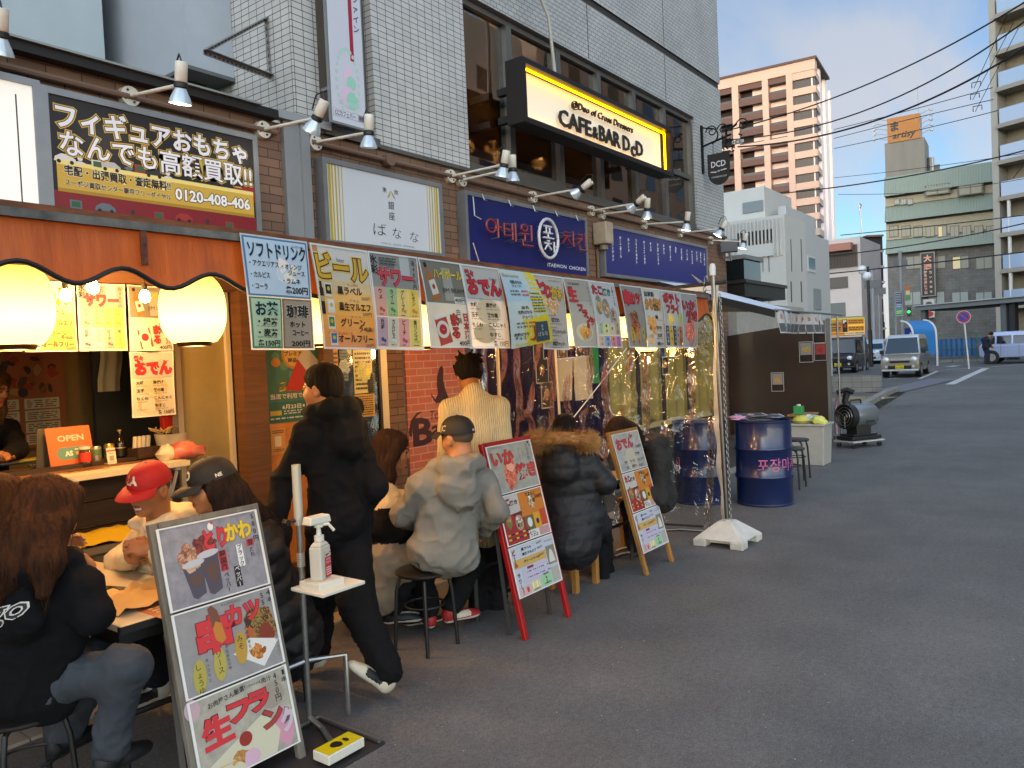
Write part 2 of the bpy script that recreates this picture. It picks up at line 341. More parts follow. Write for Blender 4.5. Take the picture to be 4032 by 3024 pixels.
# ================================================================ ground
def asphalt():
    m = bpy.data.materials.new('asphalt'); m.use_nodes = True; t = m.node_tree; n = t.nodes; l = t.links; p = n['Principled BSDF']
    tcn = n.new('ShaderNodeTexCoord')
    def noise(sc, d=5, r=.6):
        x = n.new('ShaderNodeTexNoise'); x.inputs['Scale'].default_value = sc; x.inputs['Detail'].default_value = d; x.inputs['Roughness'].default_value = r; l.new(tcn.outputs['Object'], x.inputs['Vector']); return x
    big = noise(.35, 6); mid = noise(2.2, 6, .7); fine = noise(120, 3, .8); grit = noise(34, 4, .75)
    def rng(src, a, b, c, d):
        x = n.new('ShaderNodeMapRange'); x.inputs[1].default_value = a; x.inputs[2].default_value = b; x.inputs[3].default_value = c; x.inputs[4].default_value = d; l.new(src, x.inputs[0]); return x.outputs[0]
    def mul(a, b):
        x = n.new('ShaderNodeMath'); x.operation = 'MULTIPLY'; l.new(a, x.inputs[0]); l.new(b, x.inputs[1]); return x.outputs[0]
    v = mul(mul(rng(big.outputs['Fac'], .3, .7, .7, 1.2), rng(mid.outputs['Fac'], .3, .7, .84, 1.12)), mul(rng(fine.outputs['Fac'], .3, .72, .5, 1.5), rng(grit.outputs['Fac'], .32, .68, .78, 1.22)))
    vo = n.new('ShaderNodeTexVoronoi'); vo.inputs['Scale'].default_value = 26; l.new(tcn.outputs['Object'], vo.inputs['Vector'])
    sp = n.new('ShaderNodeMath'); sp.operation = 'LESS_THAN'; sp.inputs[1].default_value = .085; l.new(vo.outputs['Distance'], sp.inputs[0])
    sc = n.new('ShaderNodeSeparateColor'); l.new(vo.outputs['Color'], sc.inputs[0])
    sel = n.new('ShaderNodeMath'); sel.operation = 'GREATER_THAN'; sel.inputs[1].default_value = .9; l.new(sc.outputs[0], sel.inputs[0])
    spk = mul(sp.outputs[0], sel.outputs[0])
    mi = n.new('ShaderNodeMix'); mi.data_type = 'RGBA'; mi.blend_type = 'MULTIPLY'; mi.inputs[0].default_value = 1; mi.inputs[6].default_value = (.116, .109, .102, 1); l.new(v, mi.inputs[7])
    m2 = n.new('ShaderNodeMix'); m2.data_type = 'RGBA'; l.new(spk, m2.inputs[0]); l.new(mi.outputs[2], m2.inputs[6]); m2.inputs[7].default_value = (.42, .41, .39, 1)
    l.new(m2.outputs[2], p.inputs['Base Color']); p.inputs['Roughness'].default_value = .82
    bn = n.new('ShaderNodeBump'); bn.inputs['Strength'].default_value = .6; bn.inputs['Distance'].default_value = .006; l.new(fine.outputs['Fac'], bn.inputs['Height']); l.new(bn.outputs[0], p.inputs['Normal'])
    return m
ASPH = asphalt()
mb = MB(); mb.add([(-400, -400, 0), (900, -400, 0), (900, 700, 0), (-400, 700, 0)], [(0, 1, 2, 3)], ASPH); tag(mb.build('road'), kind='structure')
conc = mat('#8d877c', .85, var=.25, vs=3, bump=.3, bs=60)
mb = MB(); x = -4
while x < 13.6:
    mb.box((x+.3, 3.95, .006), (.594, .16, .02), conc); x += .6
tag(mb.build('kerb_strip'), kind='structure')
mb = MB(); mb.box((4.9, 5.0, .002), (18, 1.93, .012), mat('#4a4641', .85, var=.25, vs=2, bump=.4, bs=70)); tag(mb.build('pavement'), kind='structure')

# ================================================================ building: brick ground floor, tiled storeys above
YF = 5.5
BRICK = grid_mat('#82624c', '#6f5341', '#3f342c', .227, .0757, .0045, .5, .75, .5, .18)
TILE = grid_mat('#c4c2be', '#b9b7b3', '#2c2a29', .1133, .0567, .0034, 0, .5, .3, .14)
TILE2 = grid_mat('#b6b5b3', '#aaaaa8', '#3b3a3a', .1133, .0567, .0036, .5, .5, .3, .14)
ALU = mat('#6f6c66', .42, .6, var=.1, vs=6); DARK = mat('#1a1817', .6, var=.2); WHITE = mat('#c9c8c2', .5)
bld = thing('cafe_building', 'white tiled building over brown brick shop fronts with a long row of cafe windows', 'building', (9.2, 6, 0))
mb = MB(); mb.b2((-4, YF, 2.25), (14.08, YF+.25, 3.72), BRICK)
for a, b in ((5.27, 5.49), (13.2, 14.08)): mb.b2((a, YF, .0), (b, YF+.25, 2.25), BRICK)
mb.b2((13.83, YF+.25, 0), (14.08, 16, 3.72), BRICK); mb.build('brick_wall', bld)
mb = MB(); zt = 11.5
mb.b2((4.34, YF, 3.76), (4.62, YF+.5, zt), TILE); mb.b2((4.34, YF+.5, 3.76), (4.6, 12, zt), TILE)
mb.b2((5.29, YF, 3.76), (6.68, YF+.4, zt), TILE); mb.build('tiled_wall', bld)
mb = MB(); mb.b2((6.68, YF, 5.70), (14.08, YF+.4, 6.47), TILE2); mb.b2((6.68, YF, 6.58), (14.08, YF+.4, zt), TILE2); mb.b2((12.86, YF, 3.78), (14.08, YF+.4, 5.7), TILE2)
mb.b2((13.7, YF+.4, 3.78), (14.08, 16, 6.47), TILE2); mb.b2((13.7, YF+.4, 6.58), (14.08, 16, zt), TILE2); mb.build('tiled_wall', bld)
mb = MB(); mb.b2((6.68, YF+.025, 6.47), (14.055, 15.9, 6.58), mat('#33312f', .8, var=.5, vs=9, stretch=(6, 6, .6))); mb.build('dark_band', bld)
for xx in (9.35, 11.75):
    mb = MB(); mb.b2((xx, YF-.002, 5.72), (xx+.012, YF+.01, 6.46), DARK); mb.b2((xx, YF-.002, 6.6), (xx+.012, YF+.01, 9), DARK); mb.build('expansion_joint', bld)
mb = MB(); mb.b2((4.3, YF-.03, 3.72), (14.1, YF+.2, 3.76), ALU); mb.build('sill_flashing', bld)
mb = MB(); mb.b2((4.62, YF-.05, 3.72), (5.29, YF+.02, 3.8), ALU); mb.b2((4.62, YF+.1, 3.8), (4.68, YF+.2, zt), ALU); mb.b2((5.2, YF+.1, 3.8), (5.29, YF+.2, zt), ALU); f = mb.build('window_frame', bld)
mb = MB(); mb.b2((4.68, YF+.14, 3.8), (5.2, YF+.15, zt), glass_mat('#8a8474')); mb.build('pane', f)
mb = MB(); mb.b2((4.68, YF+.5, 3.7), (4.86, YF+.52, zt), mat('#e0a040', .6, emit=.55, var=.3, vs=12)); mb.b2((4.86, YF+.6, 3.7), (5.29, YF+.62, zt), mat('#55554f', .8, var=.4, vs=7)); mb.build('window_display', bld)
# cafe windows
mb = MB(); zs, ztop = 3.78, 5.68
mb.b2((6.68, YF+.06, ztop-.06), (12.86, YF+.2, ztop), ALU); mb.b2((6.68, YF+.03, zs), (12.86, YF+.22, zs+.07), ALU); mb.b2((6.68, YF+.06, zs+.07), (6.76, YF+.2, ztop-.06), ALU)
muls = (7.57, 8.64, 9.68, 10.72, 11.76, 12.8)
for i, a in enumerate(muls): mb.b2((a-.05, YF+.04, zs+.07), (a+.05, YF+.2, ztop-.06), ALU)
for a, b in zip(muls[:-1], muls[1:]): mb.b2((a+.05, YF+.07, 4.62), (b-.05, YF+.18, 4.7), ALU)
mb.b2((7.62, YF+.01, 3.72), (8.59, YF+.05, 3.9), ALU)
f = mb.build('window_frame', bld)
GL = glass_mat('#a29888', .02, .5)
for a, b in zip((6.76,)+tuple(q+.05 for q in muls[:-1]), tuple(q-.05 for q in muls)):
    mb = MB(); mb.b2((a, YF+.11, zs+.07), (b, YF+.118, ztop-.06), GL); mb.build('pane', f)
# the room behind the cafe windows
room = mat('#bfae96', .8, var=.2, vs=1.5)
mb = MB(); mb.b2((6.7, 10, 3.6), (13.6, 10.1, 6), room); mb.b2((6.7, YF+.4, 3.55), (13.6, 10, 3.6), mat('#4b3d30', .7)); mb.b2((6.7, YF+.4, 5.9), (13.6, 10, 5.95), mat('#b5aa98', .8)); mb.b2((6.62, YF+.4, 3.6), (6.68, 10, 5.9), room)
mb.b2((7.4, 8.6, 3.6), (7.9, 9.2, 5.9), mat('#5c5348', .8)); mb.b2((9.2, 9.2, 3.6), (11.4, 9.6, 5.2), mat('#57493b', .7)); mb.build('room', bld)
lampw = mat('#ffd9a0', .5, emit=30)
for i, (px, py, yy) in enumerate(((1831, 240, 7.5), (1852, 252, 7.6), (1845, 558, 7.2), (1965, 602, 7.4), (1943, 560, 7.0), (2130, 625, 7.6))):
    p = F(px, py, yy); t = thing('ceiling_lamp', 'small glowing lamp inside the cafe, %s' % ('upper one of the pair in the tall first pane', 'lower one of the pair in the tall first pane', 'low in the tall first pane beside the brick', 'low in the tall first pane nearest the spot lamps', 'low in the middle of the tall first pane', 'behind the small pane under the yellow sign')[i], 'lamp', p, 'lamps inside the cafe')
    mb = MB(); mb.lathe([(0, -.03), (.03, -.015), (.035, 0), (.03, .015), (0, .03)], lampw, 10, Matrix.Translation(p)); mb.build('bulb', t, 60)
    mb = MB(); mb.tube([p+Vector((0, 0, .03)), (p.x, p.y, 5.9)], .006, DARK, 5); mb.build('cord', t); glow(t, (0, 0, -.08), 150, .1)
p = F(2285, 590, 7.6); t = thing('pendant_lamp', 'wide glowing dish pendant lamp behind the cafe window under the yellow sign', 'lamp', p)
mb = MB(); mb.lathe([(.34, 0), (.3, .05), (.12, .1), (.02, .12)], mat('#c9a878', .5), 24, Matrix.Translation(p)); mb.build('shade', t, 50)
mb = MB(); mb.lathe([(.0, .02), (.31, .02), (.31, .03), (0, .03)], mat('#ffcf8a', .5, emit=22), 24, Matrix.Translation(p)); mb.build('diffuser', t)
mb = MB(); mb.tube([p+Vector((0, 0, .12)), (p.x, p.y, 5.9)], .008, DARK, 5); mb.build('cord', t)
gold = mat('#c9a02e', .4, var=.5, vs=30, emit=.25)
p = F(1955, 450, 6.3); t = thing('dried_flower_arrangement', 'golden dried flowers hanging in the tall first cafe pane', 'flowers', p)
for q, (dx_, dz_) in enumerate(((0, .1), (.03, -.22), (-.05, -.42))):
    mb = MB(); R_ = random.Random(q)
    for k in range(26):
        c = Vector((p.x+dx_+R_.gauss(0, .07), p.y+R_.gauss(0, .05), p.z+dz_+R_.gauss(0, .05))); d = Vector((R_.gauss(0, 1), R_.gauss(0, 1), R_.gauss(0, 1))).normalized()*.04; e = d.cross(Vector((.3, .5, .8))).normalized()*.022
        mb.add([c-d, c+e, c+d, c-e], [(0, 1, 2, 3)], gold)
    mb.build('blossom_cluster', t)
mb = MB(); mb.tube([(p.x, p.y, p.z+.1), (p.x, p.y, 5.9)], .005, DARK, 5); mb.build('stem', t)
# chair backs in the cafe
for i, (px, py, yy) in enumerate(((2230, 820, 6.6), (2440, 760, 6.5), (2480, 800, 6.5), (2560, 800, 6.6), (2640, 830, 6.6))):
    p = F(px, py, yy); t = thing('dining_chair', 'pale dining chair seen through the cafe window, %s from the tall first pane' % ('first', 'second', 'third', 'fourth', 'fifth')[i], 'chair', (p.x, p.y, 3.6), 'chairs inside the cafe')
    mb = MB(); mb.box((p.x, p.y, p.z-.16), (.42, .06, .5), mat('#b9ab90', .7), .4); mb.build('backrest', t, bevel=.02)
    mb = MB(); mb.box((p.x+.1, p.y+.22, p.z-.42), (.42, .42, .06), mat('#b9ab90', .7), .4); mb.build('seat', t, bevel=.02)
# dark fascia cap of the low part, conduit, downpipe panel
mb = MB(); mb.b2((-4, YF-.1, 3.72), (4.09, YF+.3, 3.79), mat('#1d1a18', .5, .3)); mb.b2((-4, YF-.13, 3.785), (3.9, YF+.3, 3.80), mat('#8e938f', .4, .5)); mb.build('coping', bld)
mb = MB(); mb.b2((-4, YF+.3, 3.6), (4.34, 9.0, 3.70), mat('#4d4b48', .9)); mb.build('flat_roof', bld)
mb = MB(); mb.b2((4.17, YF-.05, 2.3), (4.42, YF-.002, 3.74), mat('#8f9294', .45, .4, var=.08)); mb.b2((4.33, YF-.075, 2.3), (4.42, YF-.05, 3.74), mat('#8f9294', .45, .4)); mb.build('metal_cover', bld)
mb = MB(); mb.b2((4.08, YF-.09, 3.74), (4.66, YF-.004, 3.81), mat('#8c9092', .5)); mb.build('ledge_cover', bld)
PIPE = mat('#6d5544', .55)
mb = MB(); mb.tube([(-4, YF-.045, 3.615), (4.1, YF-.045, 3.615)], .024, PIPE); mb.tube([(4.46, YF-.045, 3.615), (13.5, YF-.045, 3.615)], .024, PIPE)
p = F(1515, 640, YF); mb.tube([(p.x, YF, 3.615), (p.x, YF-.09, 3.615)], .06, PIPE, 16); mb.build('conduit', bld, 40)
# grey siding part and projecting box on the left, behind the low roof
sid = mat('#a7b2b6', .55, var=.06, vs=2, bump=.12, bs=25)
ann = thing('grey_panel_building', 'pale grey panel clad building with a dark recess and boxed balcony above the brick roof', 'building', (2, 8, 3.7))
mb = MB(); q = F(412, 200, 7.4)
mb.b2((-4, 7.4, 3.7), (1.86, 7.6, 10), sid); mb.b2((1.872, 7.4, 3.7), (q.x, 7.6, 10), sid); mb.build('siding_wall', ann)
mb = MB(); mb.b2((q.x, 8.6, 3.7), (4.34, 8.7, 10), mat('#6e6a5c', .8, var=.1)); mb.b2((q.x-.05, 7.6, 3.7), (q.x, 8.6, 10), DARK); mb.build('recess_wall', ann)
mb = MB(); mb.b2((q.x+.1, 8.2, 3.7), (q.x+.17, 8.25, 10), ALU); mb.b2((q.x+.22, 8.3, 3.7), (q.x+.27, 8.35, 10), ALU); mb.build('frame_post', ann)
a = F(740, 250, 6.35); bx0 = F(740, 255, 6.35); mb = MB(); sid2 = mat('#a4aab2', .5, var=.05, bump=.08, bs=30)
mb.b2((bx0.x, 6.35, bx0.z), (4.335, 6.6, 10), sid2); mb.b2((bx0.x, 6.6, bx0.z), (bx0.x+.12, 7.9, 10), sid2); mb.build('balcony_box', ann)
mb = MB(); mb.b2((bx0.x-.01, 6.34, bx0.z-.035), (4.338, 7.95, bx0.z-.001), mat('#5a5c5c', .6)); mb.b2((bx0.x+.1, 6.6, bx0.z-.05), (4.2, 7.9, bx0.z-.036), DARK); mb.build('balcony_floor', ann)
# slotted angle bracket
ANG = mat('#8b8781', .45, .5, var=.3, vs=30)
t = thing('slotted_angle_frame', 'triangular frame of slotted steel angle fixed to the tiled corner', 'bracket', F(1060, 300, 5.95))
pa, pb, pc = F(800, 205, 5.4), XP(1045, 75, 4.33), XP(1065, 305, 4.33)
for a, b in ((pa, pb), (pb, pc), (pa, pc)):
    d = (b-a); L_ = d.length; M_ = frame(a, d, Vector((0, 0, 1)) if abs(d.normalized().z) < .9 else Vector((0, 1, 0)))
    mb = MB(M_); mb.box((L_/2, 0, 0), (L_, .04, .003), ANG); mb.box((L_/2, .019, .02), (L_, .003, .04), ANG)
    for k in range(int(L_/.06)): mb.box((.03+k*.06, -.002, 0), (.03, .012, .006), DARK)
    hang(mb.build('angle_bar'), t)

# ================================================================ signs on the brick wall
FR = mat('#8a8d8f', .4, .6, var=.1)
def signbox(name, label, x0, x1, z0, z1, depth=.12, fr=.045, light=None):
    t = thing(name, label, 'sign', ((x0+x1)/2, YF, z0)); y = YF-depth
    mb = MB(); mb.b2((x0, y, z1-fr), (x1, YF-.003, z1), FR); mb.b2((x0, y, z0), (x1, YF-.003, z0+fr), FR); mb.b2((x0, y, z0+fr), (x0+fr, YF-.003, z1-fr), FR); mb.b2((x1-fr, y, z0+fr), (x1, YF-.003, z1-fr), FR); mb.build('frame', t)
    return t, wallf((x0+fr, y+.012, z0+fr)), x1-x0-2*fr, z1-z0-2*fr
# blank lit panel at the far left
t, M, w, h = signbox('blank_lit_sign', 'blank white backlit sign panel beside the red toy advert', -.1, 2.24, 2.55, 3.55)
s = Sheet(M, w, h, mat('#f4efe4', .4, emit=.25)); s.rect(.955, .08, .004, .86, '#3a3a3a', 1); s.build('panel', t)
# toy buyer sign
t, M, w, h = signbox('toy_advert_sign', 'red and gold advert sign with big white lettering and a free phone number', 2.26, 2.95, 2.52, 3.53)
t2 = F(978, 548, YF); bpy.data.objects.remove(t.children[0]); bpy.data.objects.remove(t)
t, M, w, h = signbox('toy_advert_sign', 'red and gold advert sign with big white lettering and a free phone number', 2.24, t2.x, 2.5, 3.53)
s = Sheet(M, w, h, '#140c0d')
for k in range(13):
    a = -.2+k*.26; s.poly([(max(0, min(1, .5+1.6*math.cos(a))), max(0, min(1, .62+1.2*math.sin(a)))), (max(0, min(1, .5+1.6*math.cos(a+.13))), max(0, min(1, .62+1.2*math.sin(a+.13)))), (.5, .62)], '#8e1420', 1)
s.rect(0, .66, 1, .34, '#7d111b', 1)
s.rect(.02, .445, .97, .22, '#caa23a', 2); s.rect(.02, .445, .97, .03, '#e9d37a', 3); s.rect(.02, .64, .97, .025, '#a87f22', 3)
s.t('フィギュアおもちゃ', .03, .96, .135, .185, '#e8e4e6', .03, '#0b0909', .06, '#c9a33c', .1)
s.t('なんでも高額買取!!', .04, .985, .32, .19, '#e8e4e6', .016, '#0b0909', .045, '#c9a33c', .085)
s.t('宅配・出張買取・査定無料!!', .05, .53, .51, .075, '#17110c', .03, '#f3e6b8', .07)
s.t('スーポジ買取センター専用フリーダイヤル', .05, .53, .595, .05, '#17110c', .02, '#f3e6b8', .06)
s.t('0120-408-406', .555, .965, .555, .12, '#efeae6', .03, '#3a2a16', .08)
R_ = random.Random(3)
for k in range(15):      # toy shapes: small cars, robots, boxes
    cx_, cy_ = (.06+.066*k+R_.uniform(-.01, .01), .425+.012*math.sin(k)) if k < 8 else (.09+.125*(k-8), .75+.02*math.sin(k*2))
    g = R_.choice(['#b9b3a8', '#9c2a24', '#c8a83c', '#5d6a70', '#d8d2c8', '#2a2a2e'])
    if k % 3 == 0: s.poly([(cx_-.045, cy_+.03), (cx_-.04, cy_), (cx_-.015, cy_-.025), (cx_+.02, cy_-.025), (cx_+.045, cy_+.005), (cx_+.047, cy_+.03)], g, 1); s.ell(cx_-.025, cy_+.03, .014, .014, '#111111', 4, 10); s.ell(cx_+.028, cy_+.03, .014, .014, '#111111', 4, 10)
    elif k % 3 == 1: s.ell(cx_, cy_-.02, .018, .018, g, 1, 10); s.rect(cx_-.012, cy_, .024, .045, g, 1); s.rect(cx_-.02, cy_+.005, .04, .012, g, 4)
    else: s.rect(cx_-.025, cy_-.03, .05, .06, g, 1); s.rect(cx_-.018, cy_-.022, .036, .04, '#33573a', 4)
s.build('advert', t)
# white banana shop sign
t, M, w, h = signbox('white_shop_sign', 'white sign with thin black calligraphy and yellow stripes at both sides', 3.94-.05+.66, 6.02+.0, 2.45, 3.49)
bpy.data.objects.remove(t.children[0]); bpy.data.objects.remove(t)
a, b = F(1269, 615, YF-.12), F(1740, 726, YF-.12)
t, M, w, h = signbox('white_shop_sign', 'white sign with thin black calligraphy and yellow stripes at both sides', a.x, b.x, F(1745, 1015, YF-.12).z, a.z)
s = Sheet(M, w, h, '#c4c8cc')
for k, wd in enumerate((.02, .012, .012, .009, .006)): s.rect(.012+k*.026, 0, wd, 1, '#b09a1c', 1); s.rect(.988-k*.026-wd, 0, wd, 1, '#b09a1c', 1)
s.t('東', .455, .495, .2, .075, '#26262a', 0); s.t('京', .56, .6, .205, .075, '#26262a', 0)
s.poly([(.527, .2), (.531, .2), (.521, .28), (.50, .31), (.498, .30)], '#b09a1c', 2); s.poly([(.53, .2), (.534, .2), (.55, .28), (.572, .3), (.57, .31)], '#b09a1c', 2)
s.vt('銀座', .53, .33, .63, .125, '#26262a', 0)
s.t('ば', .36, .475, .77, .2, '#17171a', -.012); s.t('な', .53, .61, .79, .18, '#17171a', -.012); s.t('な', .69, .775, .81, .18, '#17171a', -.012)
s.t('TOKYO  GINZA  BANANA', .42, .73, .955, .035, '#83858a', 0)
s.build('panel', t)
# itaewon neon sign
a, b = F(1829, 747, YF-.12), F(2311, 858, YF-.12)
t, M, w, h = signbox('neon_restaurant_sign', 'deep blue sign with red and white unlit neon tube Korean lettering', a.x, b.x, F(2311, 1102, YF-.12).z, a.z)
s = Sheet(M, w, h, mat('#0c1358', .5)); s.t('ITAEWON  CHICKEN', .62, .985, .87, .085, '#d9dce6', .004); s.build('panel', t)
NR = mat('#8a2a24', .3, coat=.2); NWh = mat('#c8c8cc', .3, coat=.4); ST = mat('#9a9ba0', .3, .8)
def neon(strokes, m, r=.0125, off=.10):
    mb = MB(M)
    for st_ in strokes:
        pts = [(x*w, (1-y)*h, off) for x, y in st_]; mb.tube(pts, r, m, 8)
        for q in (pts[0], pts[-1]): mb.tube([q, (q[0], q[1], .0)], .006, ST, 5)
    return mb
def ring(cx_, cy_, rx, ry, a0=0, a1=2*PI, n=22): return [(cx_+rx*math.cos(a0+(a1-a0)*k/n), cy_+ry*math.sin(a0+(a1-a0)*k/n)) for k in range(n+1)]
J = lambda y: y+.01
hang(neon([ring(.115, J(.42), .035, .095)], NR).build('neon_tube'), t)
hang(neon([[(.165, J(.30)), (.165, J(.58))], [(.13+.035, J(.42)), (.19, J(.42))]], NR).build('neon_tube'), t)
hang(neon([[(.255, J(.35)), (.21, J(.35)), (.21, J(.52)), (.26, J(.52))], [(.21, J(.43)), (.25, J(.43))], [(.275, J(.33)), (.275, J(.58))], [(.30, J(.31)), (.30, J(.6))], [(.262, J(.44)), (.275, J(.44))]], NR).build('neon_tube'), t)
hang(neon([ring(.372, J(.36), .025, .05), [(.335, J(.46)), (.41, J(.45))], [(.375, J(.46)), (.375, J(.56))], [(.43, J(.3)), (.43, J(.55))], [(.355, J(.54)), (.355, J(.63)), (.44, J(.63))]], NR).build('neon_tube'), t)
hang(neon([ring(.578, J(.46), .085, .32)], NWh, .019).build('neon_ring'), t)
hang(neon([[(.54, J(.26)), (.61, J(.26))], [(.56, J(.27)), (.56, J(.36))], [(.59, J(.27)), (.59, J(.36))], [(.535, J(.37)), (.615, J(.37))], [(.575, J(.38)), (.575, J(.44))], [(.53, J(.45)), (.625, J(.45))]], NWh).build('neon_tube'), t)
hang(neon([[(.565, J(.5)), (.585, J(.5))], [(.54, J(.54)), (.6, J(.54))], [(.57, J(.55)), (.54, J(.65))], [(.57, J(.56)), (.6, J(.64))], [(.625, J(.5)), (.625, J(.68))], [(.625, J(.58)), (.645, J(.58))]], NWh).build('neon_tube'), t)
hang(neon([[(.73, J(.3)), (.76, J(.3))], [(.71, J(.36)), (.78, J(.36))], [(.745, J(.37)), (.705, J(.5))], [(.745, J(.38)), (.785, J(.49))], [(.81, J(.27)), (.81, J(.53))]], NR).build('neon_tube'), t)
hang(neon([[(.85, J(.3)), (.9, J(.3)), (.89, J(.38)), (.85, J(.46))], [(.85, J(.38)), (.9, J(.37))], [(.935, J(.26)), (.935, J(.5))], [(.87, J(.48)), (.87, J(.56)), (.945, J(.56))]], NR).build('neon_tube'), t)
mb = MB(M)
for x_ in (.1, .3, .5, .7, .9): mb.tube([(x_*w, h+.04, .02), (x_*w, h-.03, .05), (x_*w+.05, h-.03, .05)], .008, ST, 6)
mb.tube([(.03*w, .98*h, .03), (.03*w, .7*h, .04), (.07*w, .66*h, .05)], .007, mat('#b9b9b4', .5), 6); mb.tube([(.02*w, .3*h, .02), (.06*w, .0, .02)], .006, mat('#b9b9b4', .5), 6); hang(mb.build('hook'), t)
p = F(2345, 925, YF); t = thing('junction_box', 'beige metal junction box with pipe between the two blue signs', 'box', p)
mb = MB(); mb.box((p.x, YF-.12, p.z), (.2, .22, .3), mat('#a3937e', .5, var=.15, vs=8)); mb.build('case', t, bevel=.02)
mb = MB(); mb.tube([(p.x, YF-.12, p.z-.15), (p.x, YF-.12, p.z-.22)], .06, mat('#77695a', .5), 12); mb.tube([(p.x-.02, YF-.03, p.z-.2), (p.x-.02, YF-.03, 2.3)], .02, PIPE); mb.build('pipe', t, 40)
# blue menu sign
a, b = F(2375, 877, YF-.12), F(2785, 967, YF-.12)
t, M, w, h = signbox('menu_sign', 'violet blue sign with columns of white vertical lettering', a.x, b.x, F(2785, 1135, YF-.12).z, a.z)
s = Sheet(M, w, h, mat('#20256a', .5))
for (x_, y0, y1, tx) in ((.06, .14, .72, 'タッカンジョン'), (.125, .14, .62, 'チーズボール'), (.195, .14, .46, 'ホットク'), (.262, .13, .7, 'フライドポテト'), (.335, .13, .68, 'チーズトッポギ'), (.395, .13, .36, 'キンパ'), (.465, .12, .64, 'キムチャンジャ'), (.525, .12, .36, 'チヂミ'), (.59, .12, .5, '辛ラーメン'), (.65, .12, .27, '冷麺'), (.712, .13, .42, 'ビビン麺'), (.772, .13, .4, 'ジュース'), (.83, .13, .48, 'チャミスル'), (.885, .13, .38, 'マッコリ'), (.932, .13, .4, '生ビール'), (.975, .13, .46, 'ハイボール')): s.vt(tx, x_, y0, y1, .08, '#eceef4', .03)
s.build('panel', t)

# cafe box sign, lit from the edges inside
y0 = 4.95; a, b = F(2056, 219, y0), F(2653, 692, y0); zb = F(2074, 479, y0).z
t = thing('cafe_box_sign', 'long dark framed sign glowing yellow along its edges with raised cafe lettering', 'sign', ((a.x+b.x)/2, y0, zb))
BR = mat('#2a2624', .4, .5); w, h = b.x-a.x, a.z-zb; x0, x1, z0, z1 = a.x, b.x, zb, a.z
mb = MB(); mb.b2((x0, y0, z1-.06), (x1, y0+.24, z1), BR); mb.b2((x0, y0, z0), (x1, y0+.24, z0+.06), BR); mb.b2((x0, y0, z0+.06), (x0+.06, y0+.24, z1-.06), BR); mb.b2((x1-.06, y0, z0+.06), (x1, y0+.24, z1-.06), BR); mb.b2((x0+.06, y0+.2, z0+.06), (x1-.06, y0+.24, z1-.06), BR); mb.build('frame', t)
for xa in (x0+.3, x1-.38):
    for za in (z0+.15, z1-.23): mb = MB(); mb.b2((xa, y0+.24, za), (xa+.08, YF+.05, za+.08), BR); mb.build('wall_bracket', t)
s = Sheet(wallf((x0+.06, y0+.17, z0+.06)), w-.12, h-.12, mat('#e9e2cf', .5, emit=.25)); s.build('face', t)
LED = mat('#ffb400', .5, emit=9)
mb = MB(); mb.b2((x0+.062, y0+.085, z1-.075), (x1-.062, y0+.11, z1-.062), LED); mb.b2((x0+.062, y0+.085, z0+.062), (x1-.062, y0+.11, z0+.07), LED); mb.b2((x1-.074, y0+.085, z0+.08), (x1-.062, y0+.11, z1-.08), LED); mb.b2((x0+.062, y0+.085, z0+.08), (x0+.07, y0+.11, z1-.08), LED); mb.build('light_strip', t)
def relief(s3, txt, xa, xb, zc, size, y, dep, m, bold, name, shear=0):
    v, f = glyphs(txt, bold); lo = min(q[0] for q in v); hi = max(q[0] for q in v); k = (xb-xa)/(hi-lo)
    n = len(v); P = lambda q, yy: (xa+(q[0]-lo)*k+shear*q[1]*size, yy, zc+(q[1]-.36)*size)
    ed = {}
    for ff in f:
        for i in range(len(ff)):
            e = (ff[i], ff[(i+1) % len(ff)]); ed[e] = ed.get(e, 0)+1
    bd = [e for e in ed if (e[1], e[0]) not in ed]
    mb = MB(); mb.add([P(q, y) for q in v]+[P(q, y+dep) for q in v], list(f)+[(b, a, a+n, b+n) for a, b in bd], m); return mb.build(name, s3)
LT = mat('#1c1813', .5)
yl = y0+.09; fx = lambda px: F(px, 560, yl).x; zc_ = F(2225, 461, yl).z
for tx, a_, b_, k_, dz_ in (('CAFE', 2212, 2338, .275, 0), ('&', 2343, 2364, .21, -.02), ('BAR', 2369, 2450, .275, 0), ('D', 2460, 2487, .275, 0), ('c', 2491, 2507, .29, -.03), ('D', 2511, 2537, .275, 0)): relief(t, tx, fx(a_), fx(b_), zc_+dz_, k_, yl+.02, .02, LT, .02, 'raised_letters')
relief(t, '@Duo of Cross Dressers', fx(2264), fx(2500), F(2272, 409, yl).z, .125, yl+.02, .02, LT, .0, 'raised_letters', .25)
mb = MB(); mb.tube([(7.2, YF-.02, 6.1), (7.5, YF-.1, 6.12), (7.75, YF-.28, 6.0), (7.86, 5.15, 5.7), (7.88, 5.1, z1)], .022, mat('#a09c92', .5), 8); mb.build('cable_pipe', t, 60)

